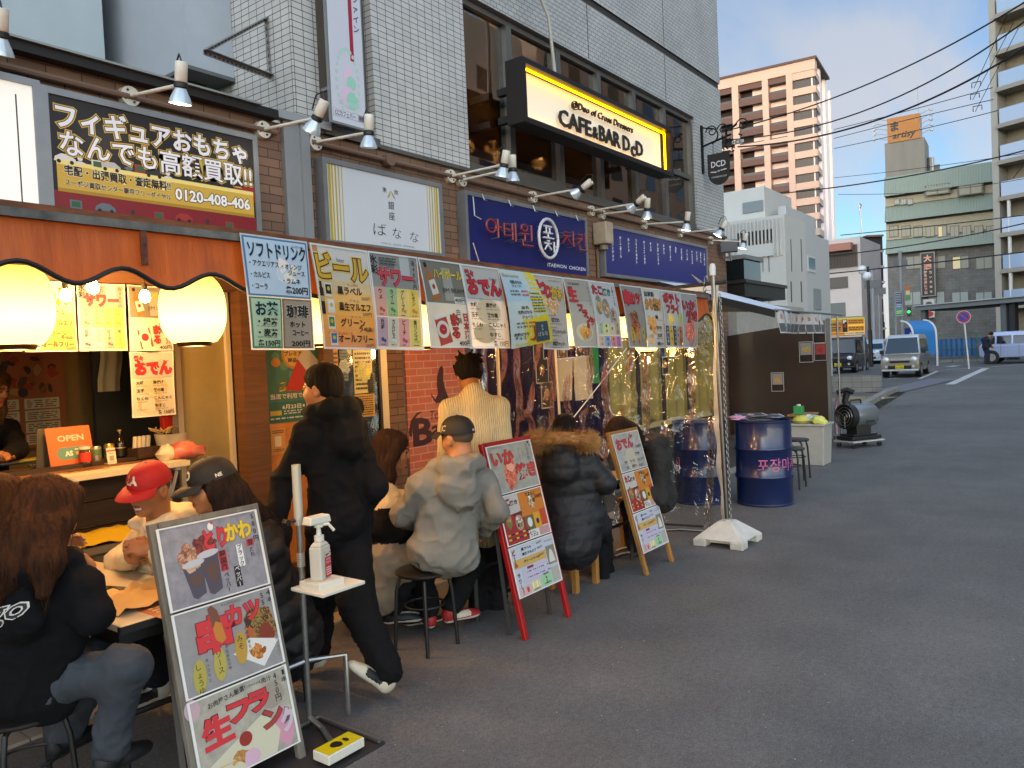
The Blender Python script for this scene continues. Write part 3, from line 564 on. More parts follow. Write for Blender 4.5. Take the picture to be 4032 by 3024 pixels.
# hanging shield sign on a wrought bracket
p = F(2795, 580, 5.4); X0 = 14.1; pc = F(2765, 600, 5.5)
t = thing('hanging_shield_sign', 'black shield shaped sign with white letters hanging from a wrought iron bracket', 'sign', (13.6, 4.9, 4.0))
IR = mat('#141312', .5, .6); bxs = F(2762, 590, YF).x
zz = F(2762, 590, YF).z; arm = XP(2880, 560, bxs)
mb = MB(); mb.b2((bxs-.03, YF-.03, zz-.42), (bxs+.03, YF-.002, zz+.42), IR); mb.tube([(bxs, YF-.02, zz+.05), (bxs, arm.y, zz+.16)], .018, IR); mb.tube([(bxs, YF-.02, zz+.38)]+[(bxs, YF-.15-.16*math.sin(k/9*PI*.9), zz+.34-.14*(1-math.cos(k/9*PI*.9))) for k in range(10)], .013, IR, 6)
for c0, r0 in ((YF-.2, .11), (YF-.75, .12), (arm.y+.15, .1)): mb.tube([(bxs, c0+r0*(1-k/24)*math.cos(k*.45), zz+.28+r0*(1-k/24)*math.sin(k*.45)) for k in range(20)], .011, IR, 6)
mb.build('bracket', t, 60)
sw = .62; ptop = XP(2787, 612, bxs); pbot = XP(2833, 728, bxs); ya = XP(2787, 612, bxs).y; yb = XP(2872, 600, bxs).y
Mx = frame((bxs-.025, ya, pbot.z), (0, -1, 0), (0, 0, 1)); w = ya-yb; h = ptop.z-pbot.z
sh = [(0, 1), (w, 1*1.0)]; poly = [(0, h), (0, h*.42)]+[(w*.5-w*.5*math.cos(a_), h*.42-h*.42*math.sin(a_)) for a_ in [PI*k/12 for k in range(1, 12)]]+[(w, h*.42), (w, h)]
mb = MB(Mx); mb.prism(poly, -.03, 0, mat('#100f0f', .5)); hang(mb.build('board'), t)
s = Sheet(Mx, w, h, None); s.t('DCD', .17, .83, .33, .26, '#cfcfcd', .02); s.t('CAFE&BAR DcD', .17, .87, .74, .075, '#b9b9b7', .012)
for k in range(5): s.ell(.16+k*.055, .57+.005*k, .028, .016, '#c9c9c7', 2, 8, .5); s.ell(.62+k*.055, .555-.004*k, .028, .016, '#c9c9c7', 2, 8, -.5)
s.poly([(.46, .53), (.5, .56), (.54, .53), (.54, .6), (.5, .57), (.46, .6)], '#c9c9c7', 2); hang(s.mb.build('lettering'), t)
mb = MB(); mb.tube([(bxs, ya-.1, ptop.z), (bxs, ya-.1, zz+.08)], .006, IR, 5); mb.tube([(bxs, yb+.1, ptop.z), (bxs, yb+.1, zz+.13)], .006, IR, 5); mb.build('hanger', t)

# vertical banner in front of the narrow window
yb_ = 5.3; a, c = F(1285, 0, yb_), F(1385, 520, yb_); x0, x1 = F(1308, 450, yb_).x, F(1440, 470, yb_).x; z0 = F(1380, 492, yb_).z
t = thing('vertical_banner', 'tall white vertical banner with a red stripe hung before the narrow window', 'sign', ((x0+x1)/2, yb_, z0))
s = Sheet(wallf((x0, yb_, z0)), x1-x0, 4.5, '#c3c5cf'); H4 = 4.5; zt_ = lambda z: 1-(z-z0)/H4
zz_ = lambda py: zt_(F(1370, py, yb_).z)
s.rect(.62, 0, .11, zz_(236), '#9c1030', 1); s.vt('カラファイン', .84, zz_(-110), zz_(122), .017, '#2a2a33', .01)
ccx, ccy = .5, zz_(325)
for k in range(26):
    a_ = 2*PI*k/26; s.ell(ccx+.33*math.cos(a_), ccy+.052*math.sin(a_)*1.25, .0035, .0045, '#a9c9bb', 2, 8)
s.ell(ccx+.02, ccy-.012, .012, .02, '#d9bcd0', 3, 14); s.ell(ccx+.1, ccy+.0, .012, .014, '#93c9b2', 3, 14); s.ell(ccx, ccy+.03, .02, .022, '#d3b8cf', 3, 16); s.ell(ccx+.1, ccy+.035, .014, .018, '#8fc8b0', 4, 14)
s.t('CC CAFE BAR', .2, .85, zz_(408), .011, '#b6c6c9', 0); s.rect(.03, zz_(440), .95, .014, '#8f9099', 1); s.rect(.035, zz_(440)+.0008, .73, .0124, '#c3c5cf', 2); s.t('CCカフェバー', .08, .68, zz_(440)+.007, .0125, '#24242a', .01); s.t('検索', .79, .95, zz_(440)+.007, .010, '#24242a', .01)
s.build('banner_cloth', t)
mb = MB(); mb.b2((x0-.012, yb_-.0005, z0-.02), (x1+.012, yb_+.03, z0), FR); mb.b2((x0-.014, yb_+.002, z0), (x0-.001, yb_+.03, z0+4.5), FR); mb.b2((x1+.001, yb_+.002, z0), (x1+.014, yb_+.03, z0+4.5), FR); mb.b2((x0+.05, yb_+.03, z0+.3), (x0+.08, YF, z0+.33), FR); mb.build('frame', t)

# ================================================================ spot lamps on arms
LW = mat('#cfc8b8', .5, var=.12, vs=14); BLK = mat('#151413', .5); GLS = mat('#b9c3c8', .15, .3, coat=.5)
def spot(base, head, aim, lit, label):
    b = F(base[0], base[1], YF); hd = XP(head[0], head[1], b.x+.02)
    t = thing('spot_lamp', label, 'lamp', b, 'spot lamps on the brick wall')
    mb = MB(); mb.tube([(b.x, YF-.002, b.z), (b.x, YF-.055, b.z)], [.075, .07], LW, 18); mb.build('base_plate', t, 40)
    for k in range(4):
        mb = MB(); mb.tube([(b.x+.045*math.cos(k*PI/2+.5), YF-.055, b.z+.045*math.sin(k*PI/2+.5)), (b.x+.045*math.cos(k*PI/2+.5), YF-.062, b.z+.045*math.sin(k*PI/2+.5))], .009, BLK, 6); mb.build('screw', t)
    d = Vector(aim).normalized(); jt = hd-d*.0
    mb = MB(); mb.tube([(b.x, YF-.05, b.z), jt+Vector((0, .05, 0))], .0135, LW, 10); mb.build('arm', t, 40)
    R3 = frame(jt, d.cross(Vector((1, 0, .02))).normalized(), Vector((1, 0, .02)).normalized()); R3 = Matrix.Translation(jt) @ d.to_track_quat('Z', 'Y').to_matrix().to_4x4()
    mb = MB(R3); mb.lathe([(.0, -.14), (.036, -.14), (.04, -.132), (.04, -.02), (.034, -.01)], LW, 16); h1 = mb.build('lamp_holder', None, 40); hang(h1, t)
    mb = MB(R3); mb.lathe([(.036, -.012), (.044, -.005), (.046, .02), (.038, .028)], BLK, 16); mb.tube([(0, 0, -.14), (0, .05, -.19), (0, .1, -.14), (0, .08, -.03)], .006, BLK, 6); hang(mb.build('collar', None, 40), t)
    mb = MB(R3); mb.lathe([(.034, .026), (.04, .04), (.062, .085), (.075, .12), (.076, .128)], GLS, 20); bb = mb.build('bulb', None, 60); hang(bb, t)
    em = mat('#fff0d0', .3, emit=14) if lit else mat('#9aa3a8', .1, .2, coat=.6)
    mb = MB(R3); mb.lathe([(.0, .134), (.04, .133), (.07, .128)], em, 20); fr_ = mb.build('lens', None, 60); hang(fr_, bb)
SP = [((-80, 285), (4, 130), (.05, .35, -1), 0, 'white spot lamp at the left picture edge over the blank lit sign'),
      ((500, 385), (712, 330), (.05, .25, -1), 1, 'lit spot lamp over the red toy advert with a looped black cable'),
      ((1025, 515), (1250, 462), (-.1, .62, -.9), 1, 'lit spot lamp with its bulb turned to the brick beside the metal cover'),
      ((1230, 565), (1452, 520), (.05, .15, -1), 0, 'unlit spot lamp over the left edge of the white calligraphy sign'),
      ((1765, 697), (1985, 648), (.0, .3, -1), 0, 'upper spot lamp of the pair right of the white calligraphy sign'),
      ((1808, 712), (2018, 665), (.1, .1, -1), 0, 'lower spot lamp of the pair right of the white calligraphy sign'),
      ((2090, 778), (2292, 742), (-.1, .9, -.5), 0, 'spot lamp turned to the wall above the neon Korean sign'),
      ((2320, 832), (2508, 800), (.1, .9, -.5), 0, 'upper spot lamp of the pair above the beige junction box'),
      ((2362, 845), (2548, 822), (.2, .2, -1), 1, 'lower spot lamp of the pair above the beige junction box'),
      ((2530, 885), (2705, 872), (.05, .2, -1), 1, 'lit spot lamp over the middle of the violet menu sign'),
      ((2672, 918), (2842, 900), (-.15, .5, -.8), 1, 'lit spot lamp over the right end of the violet menu sign'),
      ((2793, 948), (2930, 950), (-.1, .3, -1), 1, 'last lit spot lamp at the building corner')]
for a in SP: spot(*a)
# security camera beside the corner
p = F(2870, 970, YF-.2); t = thing('security_floodlight', 'grey flat floodlight on a bracket at the brick corner', 'lamp', p)
mb = MB(); mb.box((p.x, p.y, p.z), (.12, .3, .22), mat('#55565a', .5), .3); mb.build('lamp_body', t, bevel=.015)
mb = MB(); mb.tube([(14.02, YF-.01, p.z-.2), (14.02, YF-.12, p.z-.22), (p.x, p.y, p.z-.1)], .02, mat('#b9b7b2', .5), 8); mb.build('bracket', t, 40)
# ================================================================ menu sheets (contents; fractions of the sheet)
RED, YEL, INK, GRY = '#c22f35', '#d6b52c', '#1b1a1a', '#6d6a66'
FRY = ['#b8702c', '#8a4a1c', '#d09a4e', '#6e3514']; NEED = ['#c9a47a', '#a8743f', '#e0c49a']; SQ = ['#c5674e', '#a6452f', '#de9a82', '#8b2f22']
def margin(s, col='#d9d7d0'): s.rect(0, 0, 1, .018, col, 5); s.rect(0, .982, 1, .018, col, 5); s.rect(0, .018, .025, .964, col, 5); s.rect(.975, .018, .025, .964, col, 5)
def p_soft(s):
    s.rect(.02, .015, .96, .52, '#4f7fa8', 1); s.rect(.045, .032, .91, .486, '#c9d6e0', 2)
    s.food(.6, .3, .16, .13, ['#e3d3b0', '#d9dcd3', '#d8bfc4', '#d9c99a'], 9, 2)
    s.t('ソフトドリンク', .08, .94, .13, .15, INK, .03, '#a8c6dc', .085)
    s.t('SoftDrink', .74, .92, .065, .03, GRY)
    for i, q in enumerate(('・アクエリアス', '・カルピス', '・コーラ')): s.t(q, .08, .5 if i == 0 else .4-.05*i, .25+.1*i, .06, INK, .02)
    s.t('・オレンジ', .55, .86, .255, .055, INK, .02); s.t('ジュース', .64, .9, .31, .055, INK, .02); s.t('・ラムネ', .55, .82, .385, .055, INK, .02); s.t('各200円', .58, .93, .465, .075, INK, .03)
    s.rect(.02, .545, .48, .44, '#3f7a63', 1); s.rect(.045, .56, .43, .41, '#c3cfa6', 2); s.rect(.51, .545, .47, .44, '#7a664f', 1); s.rect(.535, .56, .425, .41, '#a8957f', 2)
    s.t('お茶', .1, .43, .645, .13, INK, .03, '#9ec4b4', .08); s.t('・緑茶', .12, .42, .755, .07, INK, .025); s.t('・麦茶', .12, .42, .85, .07, INK, .025); s.t('各150円', .1, .45, .94, .06, INK, .03)
    s.t('珈琲', .57, .92, .655, .12, INK, .03, '#cabba6', .08); s.t('ホット', .62, .86, .77, .06, INK, .03); s.t('コーヒー', .66, .9, .845, .06, INK, .03); s.t('200円', .64, .92, .94, .06, INK, .03)
    s.lines(.1, .4, .79, .8, 1, GRY, 1); s.lines(.1, .4, .885, .895, 1, GRY, 2)
def p_beer(s):
    for i in range(8): s.rect(0, .12+i*.11, 1, .112, ('#c9c8c4', '#cdc2ae', '#d4b98a', '#d9b067', '#d9a64e', '#d99c45', '#d5954a', '#cf8d52')[i], 1)
    s.rect(0, 0, .12, .3, '#c08a4a', 2)
    s.t('ビール', .06, .95, .21, .27, '#d9a42a', .035, '#26180e', .075, '#d8bd6a', .125); s.t('beer', .42, .56, .13, .06, GRY)
    for i, (a, b, c_, d) in enumerate((('サッポロ', '黒ラベル', '500円', '#22201e'), ('アサヒ', '黒生マルエフ', '500円', '#e0e0dc'), ('キリン', 'グリーン', '400円', '#4f7f4c'), ('', 'オールフリー', '300円', '#3f6f9a'))):
        y = .43+i*.155
        if a: s.t(a, .55, .74, y-.06, .025, GRY, .01)
        s.t(b, .36 if i != 3 else .3, .8 if i == 0 else .93 if i != 2 else .8, y, .085, INK, .03); s.t(c_, .78, .94, y+.065, .045, '#4b4540', .0)
        s.rect(.13+.02*(i % 2), y-.06, .13, .13, '#d8d4cc', 2); s.rect(.145+.02*(i % 2), y-.045, .10, .09, d, 3); s.ell(.195+.02*(i % 2), y-.005, .02, .02, '#c9b23a', 4, 10)
    s.rect(.03, .42, .07, .25, '#2a1a12', 3); s.rect(.045, .36, .04, .07, '#2a1a12', 3); s.rect(.035, .5, .06, .05, '#b9a46a', 4)
    s.t('ラベル', .68, .92, .8, .06, INK, .02); s.t('ノンアルコールビール', .1, .56, .845, .035, '#a34a2a', .02); margin(s)
def p_sour(s):
    s.rect(0, 0, 1, .36, '#8f8d88', 1); s.rect(.62, .02, .2, .2, '#b5b8b6', 2); s.rect(.2, .05, .3, .12, '#6f6d69', 2)
    s.vt('氷彩', .1, .03, .23, .1, INK, .02); s.vt('各400円', .9, .04, .36, .062, INK, .0); s.lines(.22, .55, .04, .13, 3, '#4a4846', 3)
    s.t('サワー', .15, .86, .245, .21, '#c8414a', .035, '#5a1420', .07, '#d8a3a5', .09)
    tl = (('ウメ', '#cc9c8c', '#b9623c'), ('ライム', '#9fb78a', '#5f8f3a'), ('グレープ', '#d3c27a', '#cc9a3a'), ('レモン', '#d6bf5e', '#c98a2a'), ('巨峰', '#b09aa6', '#4d4a70'), ('カルピス', '#c0c2b4', '#d8d8d2'), ('ピーチ', '#cf9a92', '#b5525a'), ('青リンゴ', '#cdbf6a', '#b3b04a'))
    for i, (a, b, c_) in enumerate(tl):
        x, y = .04+.232*(i % 4), .36+.31*(i//4); s.rect(x, y, .225, .3, b, 2); s.vt(a, x+.11, y+.015, y+.04+.045*len(a), .058, INK, .015); s.ell(x+.1, y+.225, .024, .022, c_, 3, 10, 0, .1); s.ell(x+.15, y+.24, .02, .018, c_, 3, 10, 0, .1); s.lines(x+.06, x+.17, y+.27, y+.29, 1, GRY, i)
    margin(s)
def p_high(s):
    s.rect(0, 0, 1, .49, '#777468', 1); s.rect(0, .49, 1, .51, '#cfcabb', 1)
    s.poly([(.1, .05), (.17, .04), (.2, .14), (.3, .2), (.38, .44), (.2, .47), (.11, .22), (.14, .15)], '#a8662c', 2); s.poly([(.1, .05), (.17, .04), (.18, .09), (.115, .1)], INK, 3); s.poly([(.15, .25), (.3, .22), (.36, .38), (.2, .41)], '#d3cdbf', 3); s.ell(.25, .31, .025, .03, '#b0343a', 4, 10)
    s.rect(.5, .08, .22, .38, '#9a9a90', 2); s.t('ハイボール', .3, .97, .155, .13, '#d9bb3a', .03, '#6d5a1e', .06); s.t('JIM BEAM', .45, .97, .335, .075, '#2c2a26', .0); s.rect(.7, .41, .26, .075, '#cfcfc6', 3); s.t('400円', .71, .95, .445, .065, INK, .01)
    s.poly([(.16, .68), (.44, .63), (.52, .93), (.24, .98)], '#b5473a', 2); s.poly([(.17, .64), (.42, .6), (.44, .64), (.17, .69)], '#d8d5cb', 3); s.ell(.33, .79, .1, .1, '#d9d2c4', 3, 16); s.ell(.33, .79, .06, .06, '#b5302c', 4, 14)
    s.vt('まる', .62, .6, .9, .15, '#c23a30', .045, '#4a1512', .08); s.vt('白鶴', .74, .54, .73, .08, INK, .0); s.vt('日本酒', .9, .59, .9, .1, '#c8392f', .03, '#7a3a2a', .05); s.t('400円', .66, .95, .945, .075, INK, .015); margin(s)
def p_oden(s):
    s.rect(.0, .0, 1, .4, '#b7b4ae', 1); s.ell(.55, .55, .22, .16, '#c7b99a', 1); s.ell(.4, .82, .2, .12, '#bfae8c', 1)
    s.t('熱々', .1, .3, .1, .08, '#c43a3c', .04, '#5a1418', .09); s.t('Oden', .7, .9, .14, .05, GRY); s.t('おでん', .12, .95, .25, .22, '#c02c36', .05, '#6b1218', .085)
    s.rect(.08, .4, .86, .004, GRY, 2)
    for i, (a, b) in enumerate((('大根', '厚揚げ'), ('玉子', '餅巾着'), ('ちくわ', 'こんにゃく'), ('', '牛すじ'))):
        y = .475+i*.12
        if a: s.t(a, .1, .1+.085*len(a), y, .06, INK, .02)
        s.t(b, .5, .5+.085*len(b), y, .06, INK, .02); s.lines(.1, .36, y+.045, y+.058, 1, GRY, i); s.lines(.5, .82, y+.045, y+.058, 1, GRY, i+5)
    s.t('各 150円', .56, .95, .94, .075, INK, .01); margin(s)
def p_banana(s):
    s.rect(0, 0, 1, 1, '#b9c4bf', 1); s.rect(.72, .0, .28, .3, '#d6c022', 1); s.rect(.6, .3, .4, .34, '#d6c022', 1); s.rect(.3, .64, .7, .36, '#d6c022', 1); s.rect(0, .12, .6, .3, '#a9c0cc', 1)
    s.t('Banana', .04, .5, .07, .07, '#8a9a86', .01); s.t('完熟ばなな', .2, .52, .16, .05, INK, .02); s.t('ジュース', .22, .46, .21, .045, INK, .02)
    for y, a in ((.28, '¥400'), (.33, '¥500'), (.7, '¥500'), (.75, '¥700'), (.92, '¥500')): s.t(a, .42, .6, y, .04, '#c23a34', .02)
    s.lines(.14, .38, .26, .35, 2, GRY, 3); s.t('Topping', .62, .9, .3, .035, INK, .02); s.lines(.62, .95, .34, .58, 6, '#6d6326', 4, .5); s.t('豆乳', .3, .5, .5, .04, INK, .02); s.t('完熟ばなな', .2, .55, .56, .05, INK, .02); s.t('ジュース', .28, .54, .62, .045, INK, .02); s.lines(.14, .38, .68, .77, 2, GRY, 6)
    s.t('完熟ばなな', .06, .4, .84, .045, INK, .02); s.t('チョコ', .08, .3, .885, .045, INK, .02); s.poly([(.52, .76), (.56, .76), (.6, .86), (.56, .94), (.46, .95), (.54, .88)], '#9a3a22', 3); s.t('Banana', .08, .45, .965, .05, '#c9b84a', .01)
    s.rect(.58, .7, .34, .27, '#3c4c58', 4); s.t('ばなな', .62, .88, .87, .07, '#c9c9b0', .0, lev=6); s.vt('銀座', .75, .74, .83, .04, '#c9c9b0', .0, lev=6)
def p_tori(s):
    s.rect(0, 0, 1, 1, '#b5afa6', 1); s.food(.5, .4, .22, .13, NEED+['#9c6b3c'], 22, 5); s.t('Fried chicken skin', .5, .93, .065, .03, GRY)
    s.t('と', .08, .34, .17, .2, '#c22f35', .05, '#6b1218', .085); s.t('り', .33, .53, .22, .18, '#c22f35', .05, '#6b1218', .085); s.t('かわ', .52, .95, .24, .19, '#d3a92a', .05, '#6a4a12', .085)
    for y, a, x in ((.6, '甘だれ', .3), (.76, 'ブラックペッパー', .62), (.92, '韓国風ペッパー', .55)):
        s.t(a, .4, .4+x*.9 if x > .4 else .72, y, .065, INK, .025); s.lines(.3, .8, y+.045, y+.06, 1, GRY, int(y*20)); s.lines(.2, .6, y-.06, y-.045, 1, GRY, int(y*30))
    margin(s)
def p_frank(s, big=False):
    s.rect(0, 0, 1, 1, '#b3aea2', 1); s.rect(.04, .03, .92, .3, '#a59f93', 2); s.lines(.15, .6, .06, .1, 2, INK, 2); s.vt('1本450円', .9, .03, .4, .05, '#4c4846', .0)
    s.t('生', .08, .42, .24, .22, RED, .05, '#5a1418', .085)
    for i, (a, x, y) in enumerate((('フ', .38, .42), ('ラ', .52, .5), ('ン', .64, .58), ('ク', .78, .62))): s.t(a, x, x+.17, y, .12, RED, .05, '#5a1418', .09)
    s.ell(.5, .78, .24, .13, '#dbcaa0', 1, 16); s.food(.52, .78, .2, .1, ['#c98a3c', '#d9a552', '#b87328'], 16, 7); s.ell(.66, .68, .04, .05, '#b02f22', 3, 12); margin(s)
def p_tako(s):
    s.rect(0, 0, 1, .64, '#b9babb', 1); s.t('たこ', .06, .46, .13, .15, '#b82a32', .05, '#4a1014', .085); s.t('焼き', .46, .78, .15, .12, '#2c5a44', .03, '#b9c4bc', .06); s.vt('8個600円', .88, .05, .36, .05, INK, .01)
    s.food(.25, .36, .09, .13, ['#9a6a36', '#6d4a22', '#5f7a34', '#c9a56a'], 10, 1, '#8a8174'); s.food(.52, .4, .09, .13, ['#9a7a56', '#6d4a32', '#c9b59a'], 10, 2, '#8a8174'); s.food(.76, .52, .1, .12, ['#7a5a3a', '#c9c0b0', '#4a3424'], 12, 3, '#a39a8c')
    for i in range(8):
        x, y = .1+.215*(i % 4), .62+.2*(i//4); s.rect(x, y, .2, .18, ('#a8bfae', '#c9cf8a', '#c5bda6', '#b8a88a', '#c9b6a0', '#8aa0c4', '#d08a86', '#b07ab0')[i], 2); s.vt(('ソース', '醤油', '塩', 'ポン酢', 'マヨ', '明太', '辛口', 'チーズ')[i], x+.1, y+.01, y+.16, .045, INK, .02)
    margin(s)
def p_kushi(s):
    s.rect(0, 0, 1, 1, '#8f8b86', 1); s.t('串', .1, .42, .2, .24, RED, .06, '#5a1418', .09); s.t('カツ', .44, .85, .2, .2, RED, .05, '#5a1418', .085); s.vt('4本550円', .92, .04, .42, .05, INK, 0)
    s.food(.42, .55, .15, .2, ['#3a241a', '#5c3a22', '#a8552c', '#c98a4a', '#2a1c16'], 20, 4)
    for x, a, c_ in ((.24, 'しょうゆ', '#c9a63a'), (.5, 'ソース', '#cf8a3a'), (.78, 'みそ', '#b8a85a')): s.ell(x, .8, .06, .14, c_, 2, 14); s.vt(a, x, .68, .94, .06, INK, .02)
    margin(s)
def p_kara(s):
    s.rect(0, 0, 1, 1, '#c3bfb6', 1); s.t('自家製', .12, .6, .1, .09, INK, .02); s.t('から揚げ', .1, .92, .27, .2, '#d08a2a', .05, '#5a3a12', .085)
    s.food(.34, .6, .16, .16, ['#c98a3c', '#a8642a', '#d9a860'], 16, 5); s.food(.22, .86, .1, .1, ['#c98a3c', '#d9b080'], 8, 6)
    for y, a in ((.48, '塩'), (.66, '甘だれ'), (.79, '花山椒'), (.93, '韓国風ペッパー')): s.t(a, .5, min(.92, .56+.09*len(a)), y, .065, INK, .03); s.lines(.5, .9, y+.045, y+.06, 1, GRY, int(y*40))
    margin(s)
def p_pote(s):
    s.rect(0, 0, 1, 1, '#aeb0ae', 1); s.t('ポテト', .08, .92, .14, .19, RED, .045, '#5a1418', .085); s.t('フライ', .2, .85, .32, .17, RED, .045, '#5a1418', .085); s.rect(.78, .38, .16, .2, '#b9bd3a', 2)
    s.food(.38, .5, .16, .1, ['#d6b04a', '#e0c46a', '#c99a3a'], 18, 8)
    for i, (a, c_) in enumerate((('うすしお', '#4c5058'), ('のり', '#d0a83a'), ('コンソメ', '#3c3e46'), ('バター', '#b0a090'), ('明太', '#c4653a'))): s.rect(.06+.18*i, .62, .16, .34, c_, 2); s.vt(a, .14+.18*i, .64, .92, .055, '#e0ddd4' if i in (0, 2) else INK, .03)
    margin(s)
def p_ika(s):
    s.rect(0, 0, 1, 1, '#9a9896', 1); s.food(.5, .68, .22, .28, SQ, 34, 9); s.t('いか', .1, .86, .22, .2, '#b03038', .04, '#5a1418', .08); s.t('焼き', .3, .95, .42, .2, '#b03038', .05, '#5a1418', .09); s.vt('1本550円', .9, .03, .4, .05, INK, 0); margin(s)
# sheets of the sandwich boards (A2 landscape)
def q_tori(s):
    s.rect(0, 0, 1, 1, mat('#86848a', .5, var=.22, vs=26), 1)
    for x, y0, sd in ((.27, .36, 1), (.43, .26, 2)): s.poly([(x-.1, y0+.12), (x+.1, y0+.08), (x+.09, .88), (x+.0, .93), (x-.04, .9)], '#4a4450', 2); s.poly([(x-.06, y0+.3), (x+.07, y0+.27), (x+.07, .74), (x-.01, .78)], '#5a4238', 3); s.food(x, y0+.06, .17, .17, ['#8a5a44', '#6d3a2e', '#a87a5c', '#c09a7c'] if sd == 1 else ['#6a2a24', '#8a3a2c', '#4a1a18'], 24, sd)
    for i in range(2): s.ell(.28+.15*i, .5-.08*i, .15, .045, '#b5b3b8', 4, 16, .1)
    s.t('とり', .42, .64, .25, .27, RED, .05, '#7a1a20', .075); s.t('かわ', .64, .9, .22, .25, YEL, .05, '#8a7016', .075); s.ell(.5, .1, .04, .05, '#d9d7d2', 5, 12); s.ell(.515, .055, .015, .02, '#b5302c', 6, 8)
    s.vt('500円', .94, .03, .42, .085, INK, .015); s.vt('韓国風', .57, .42, .68, .085, INK, .02, box='#b02a30'); s.vt('ペッパー', .575, .7, .95, .07, INK, .01); s.vt('ブラック', .75, .4, .68, .07, INK, .02, box='#dddad6'); s.vt('ペッパー', .69, .66, .92, .07, '#dedbd6', .01, box=INK); s.vt('甘', .87, .36, .45, .08, INK, .02, box='#b02a30'); s.vt('だれ', .875, .46, .6, .07, INK, .0); s.vt('秘伝の甘だれ', .935, .44, .66, .032, GRY, 0); s.vt('スパイシー大人の味', .81, .38, .68, .032, GRY, 0); s.vt('旨辛 癖になる', .63, .4, .62, .032, GRY, 0); margin(s)
def q_kushi(s):
    s.rect(0, 0, 1, 1, mat('#8c8988', .5, var=.12, vs=14), 1); s.food(.8, .42, .26, .26, ['#3a241a', '#1f1512', '#a8552c', '#c06a3a', '#6d8a3a', '#7a2f1a'], 34, 4); s.poly([(.5, .68), (.68, .55), (.98, .68), (.78, .95)], '#d3cfc9', 2); s.food(.74, .74, .13, .1, ['#b8702c', '#8a4a1c', '#c98a3a'], 14, 9)
    s.t('串', .21, .5, .36, .44, RED, .06, '#7a1a20', .085); s.t('カツ', .5, .84, .22, .28, RED, .04, '#7a1a20', .07); s.poly([(.33, .05), (.37, .02), (.42, .1), (.46, .46), (.41, .5), (.36, .44)], '#b8752a', 6); s.poly([(.33, .05), (.37, .02), (.42, .1), (.435, .26), (.385, .22), (.35, .3)], '#6d4434', 7); s.t('Kushikatsu', .47, .66, .05, .05, GRY)
    s.vt('550円', .885, .04, .4, .09, INK, .01); s.t('4', .93, .98, .07, .09, INK, 0); s.t('本', .935, .985, .16, .07, INK, 0)
    for x, y0, a, c_, b in ((.16, .6, 'しょうゆ', '#a59a42', 'あっさりと'), (.36, .54, 'ソース', '#a89a48', '大阪秘伝の味'), (.585, .44, 'みそ', '#b08a34', '名古屋名物')): s.ell(x, y0+.19, .085, .2, c_, 3, 16, -.1); s.vt(a, x, y0+.03, y0+.09*len(a)+.04, .09, INK, .0); s.vt(b, x+.085, y0, y0+.3, .045, '#3a3836', 0)
    s.vt('本格的な串カツ', .955, .55, .9, .035, GRY, 0); margin(s)
def q_frank(s):
    s.rect(0, 0, 1, 1, mat('#a09a8c', .5, var=.25, vs=16), 1); s.ell(.8, .3, .18, .16, '#94897c', 1); s.ell(.88, .7, .14, .26, '#c58a9c', 1, 16, 0, .2); s.ell(.04, .1, .1, .12, '#b89aa0', 1); s.poly([(.1, .8), (.7, .45), (.82, .75), (.75, .98), (.1, .98)], '#c4bea4', 1)
    s.t('お肉屋さん厳選!', .18, .55, .13, .075, INK, .01, rot=.1); s.t('こだわりの味', .56, .71, .085, .04, '#4a4442', 0); s.t('肉汁', .72, .82, .085, .075, INK, .01)
    s.t('生', .1, .36, .45, .36, RED, .055, '#5a1016', .085, rot=.06); s.t('フ', .36, .55, .31, .28, RED, .055, '#5a1016', .085); s.t('ラ', .56, .75, .29, .27, RED, .055, '#5a1016', .085); s.t('ン', .68, .86, .55, .26, '#a03a34', .055, '#5a1016', .085); s.t('ク', .85, 1-.02, .66, .3, '#bfb2b8', .055, '#5a4a52', .085)
    s.ell(.47, .66, .09, .085, '#8f2a20', 3, 14); s.food(.42, .83, .16, .08, ['#b07a3c', '#c9a064', '#9a6430'], 16, 3); s.ell(.5, .9, .12, .1, '#c9a4b4', 3, 14, 0, .15); s.rect(.15, .84, .2, .015, '#c9a870', 3)
    s.vt('450円', .86, .04, .4, .1, INK, .0); s.t('1', .94, .965, .08, .09, INK, 0); s.t('本', .92, .985, .17, .07, INK, 0); margin(s)
def q_ika(s):
    s.rect(0, 0, 1, 1, mat('#99978d', .5, var=.2, vs=16), 1); s.food(.42, .62, .2, .34, SQ+['#d07a5c'], 46, 3); s.t('Grilled mixed Squid', .08, .4, .05, .035, GRY); s.t('いか', .08, .54, .27, .33, '#bd3b34', .03, '#7a201e', .06); s.t('焼き', .54, .97, .62, .32, '#bd3b34', .04, '#7a201e', .07); s.vt('550円', .88, .06, .44, .1, INK, 0); s.t('1', .91, .94, .05, .08, INK, 0); s.t('本', .93, .98, .12, .06, INK, 0); s.vt('おつまみに', .76, .13, .36, .045, GRY, 0); s.vt('一度食べたら忘れない', .68, .1, .44, .04, GRY, 0); margin(s)
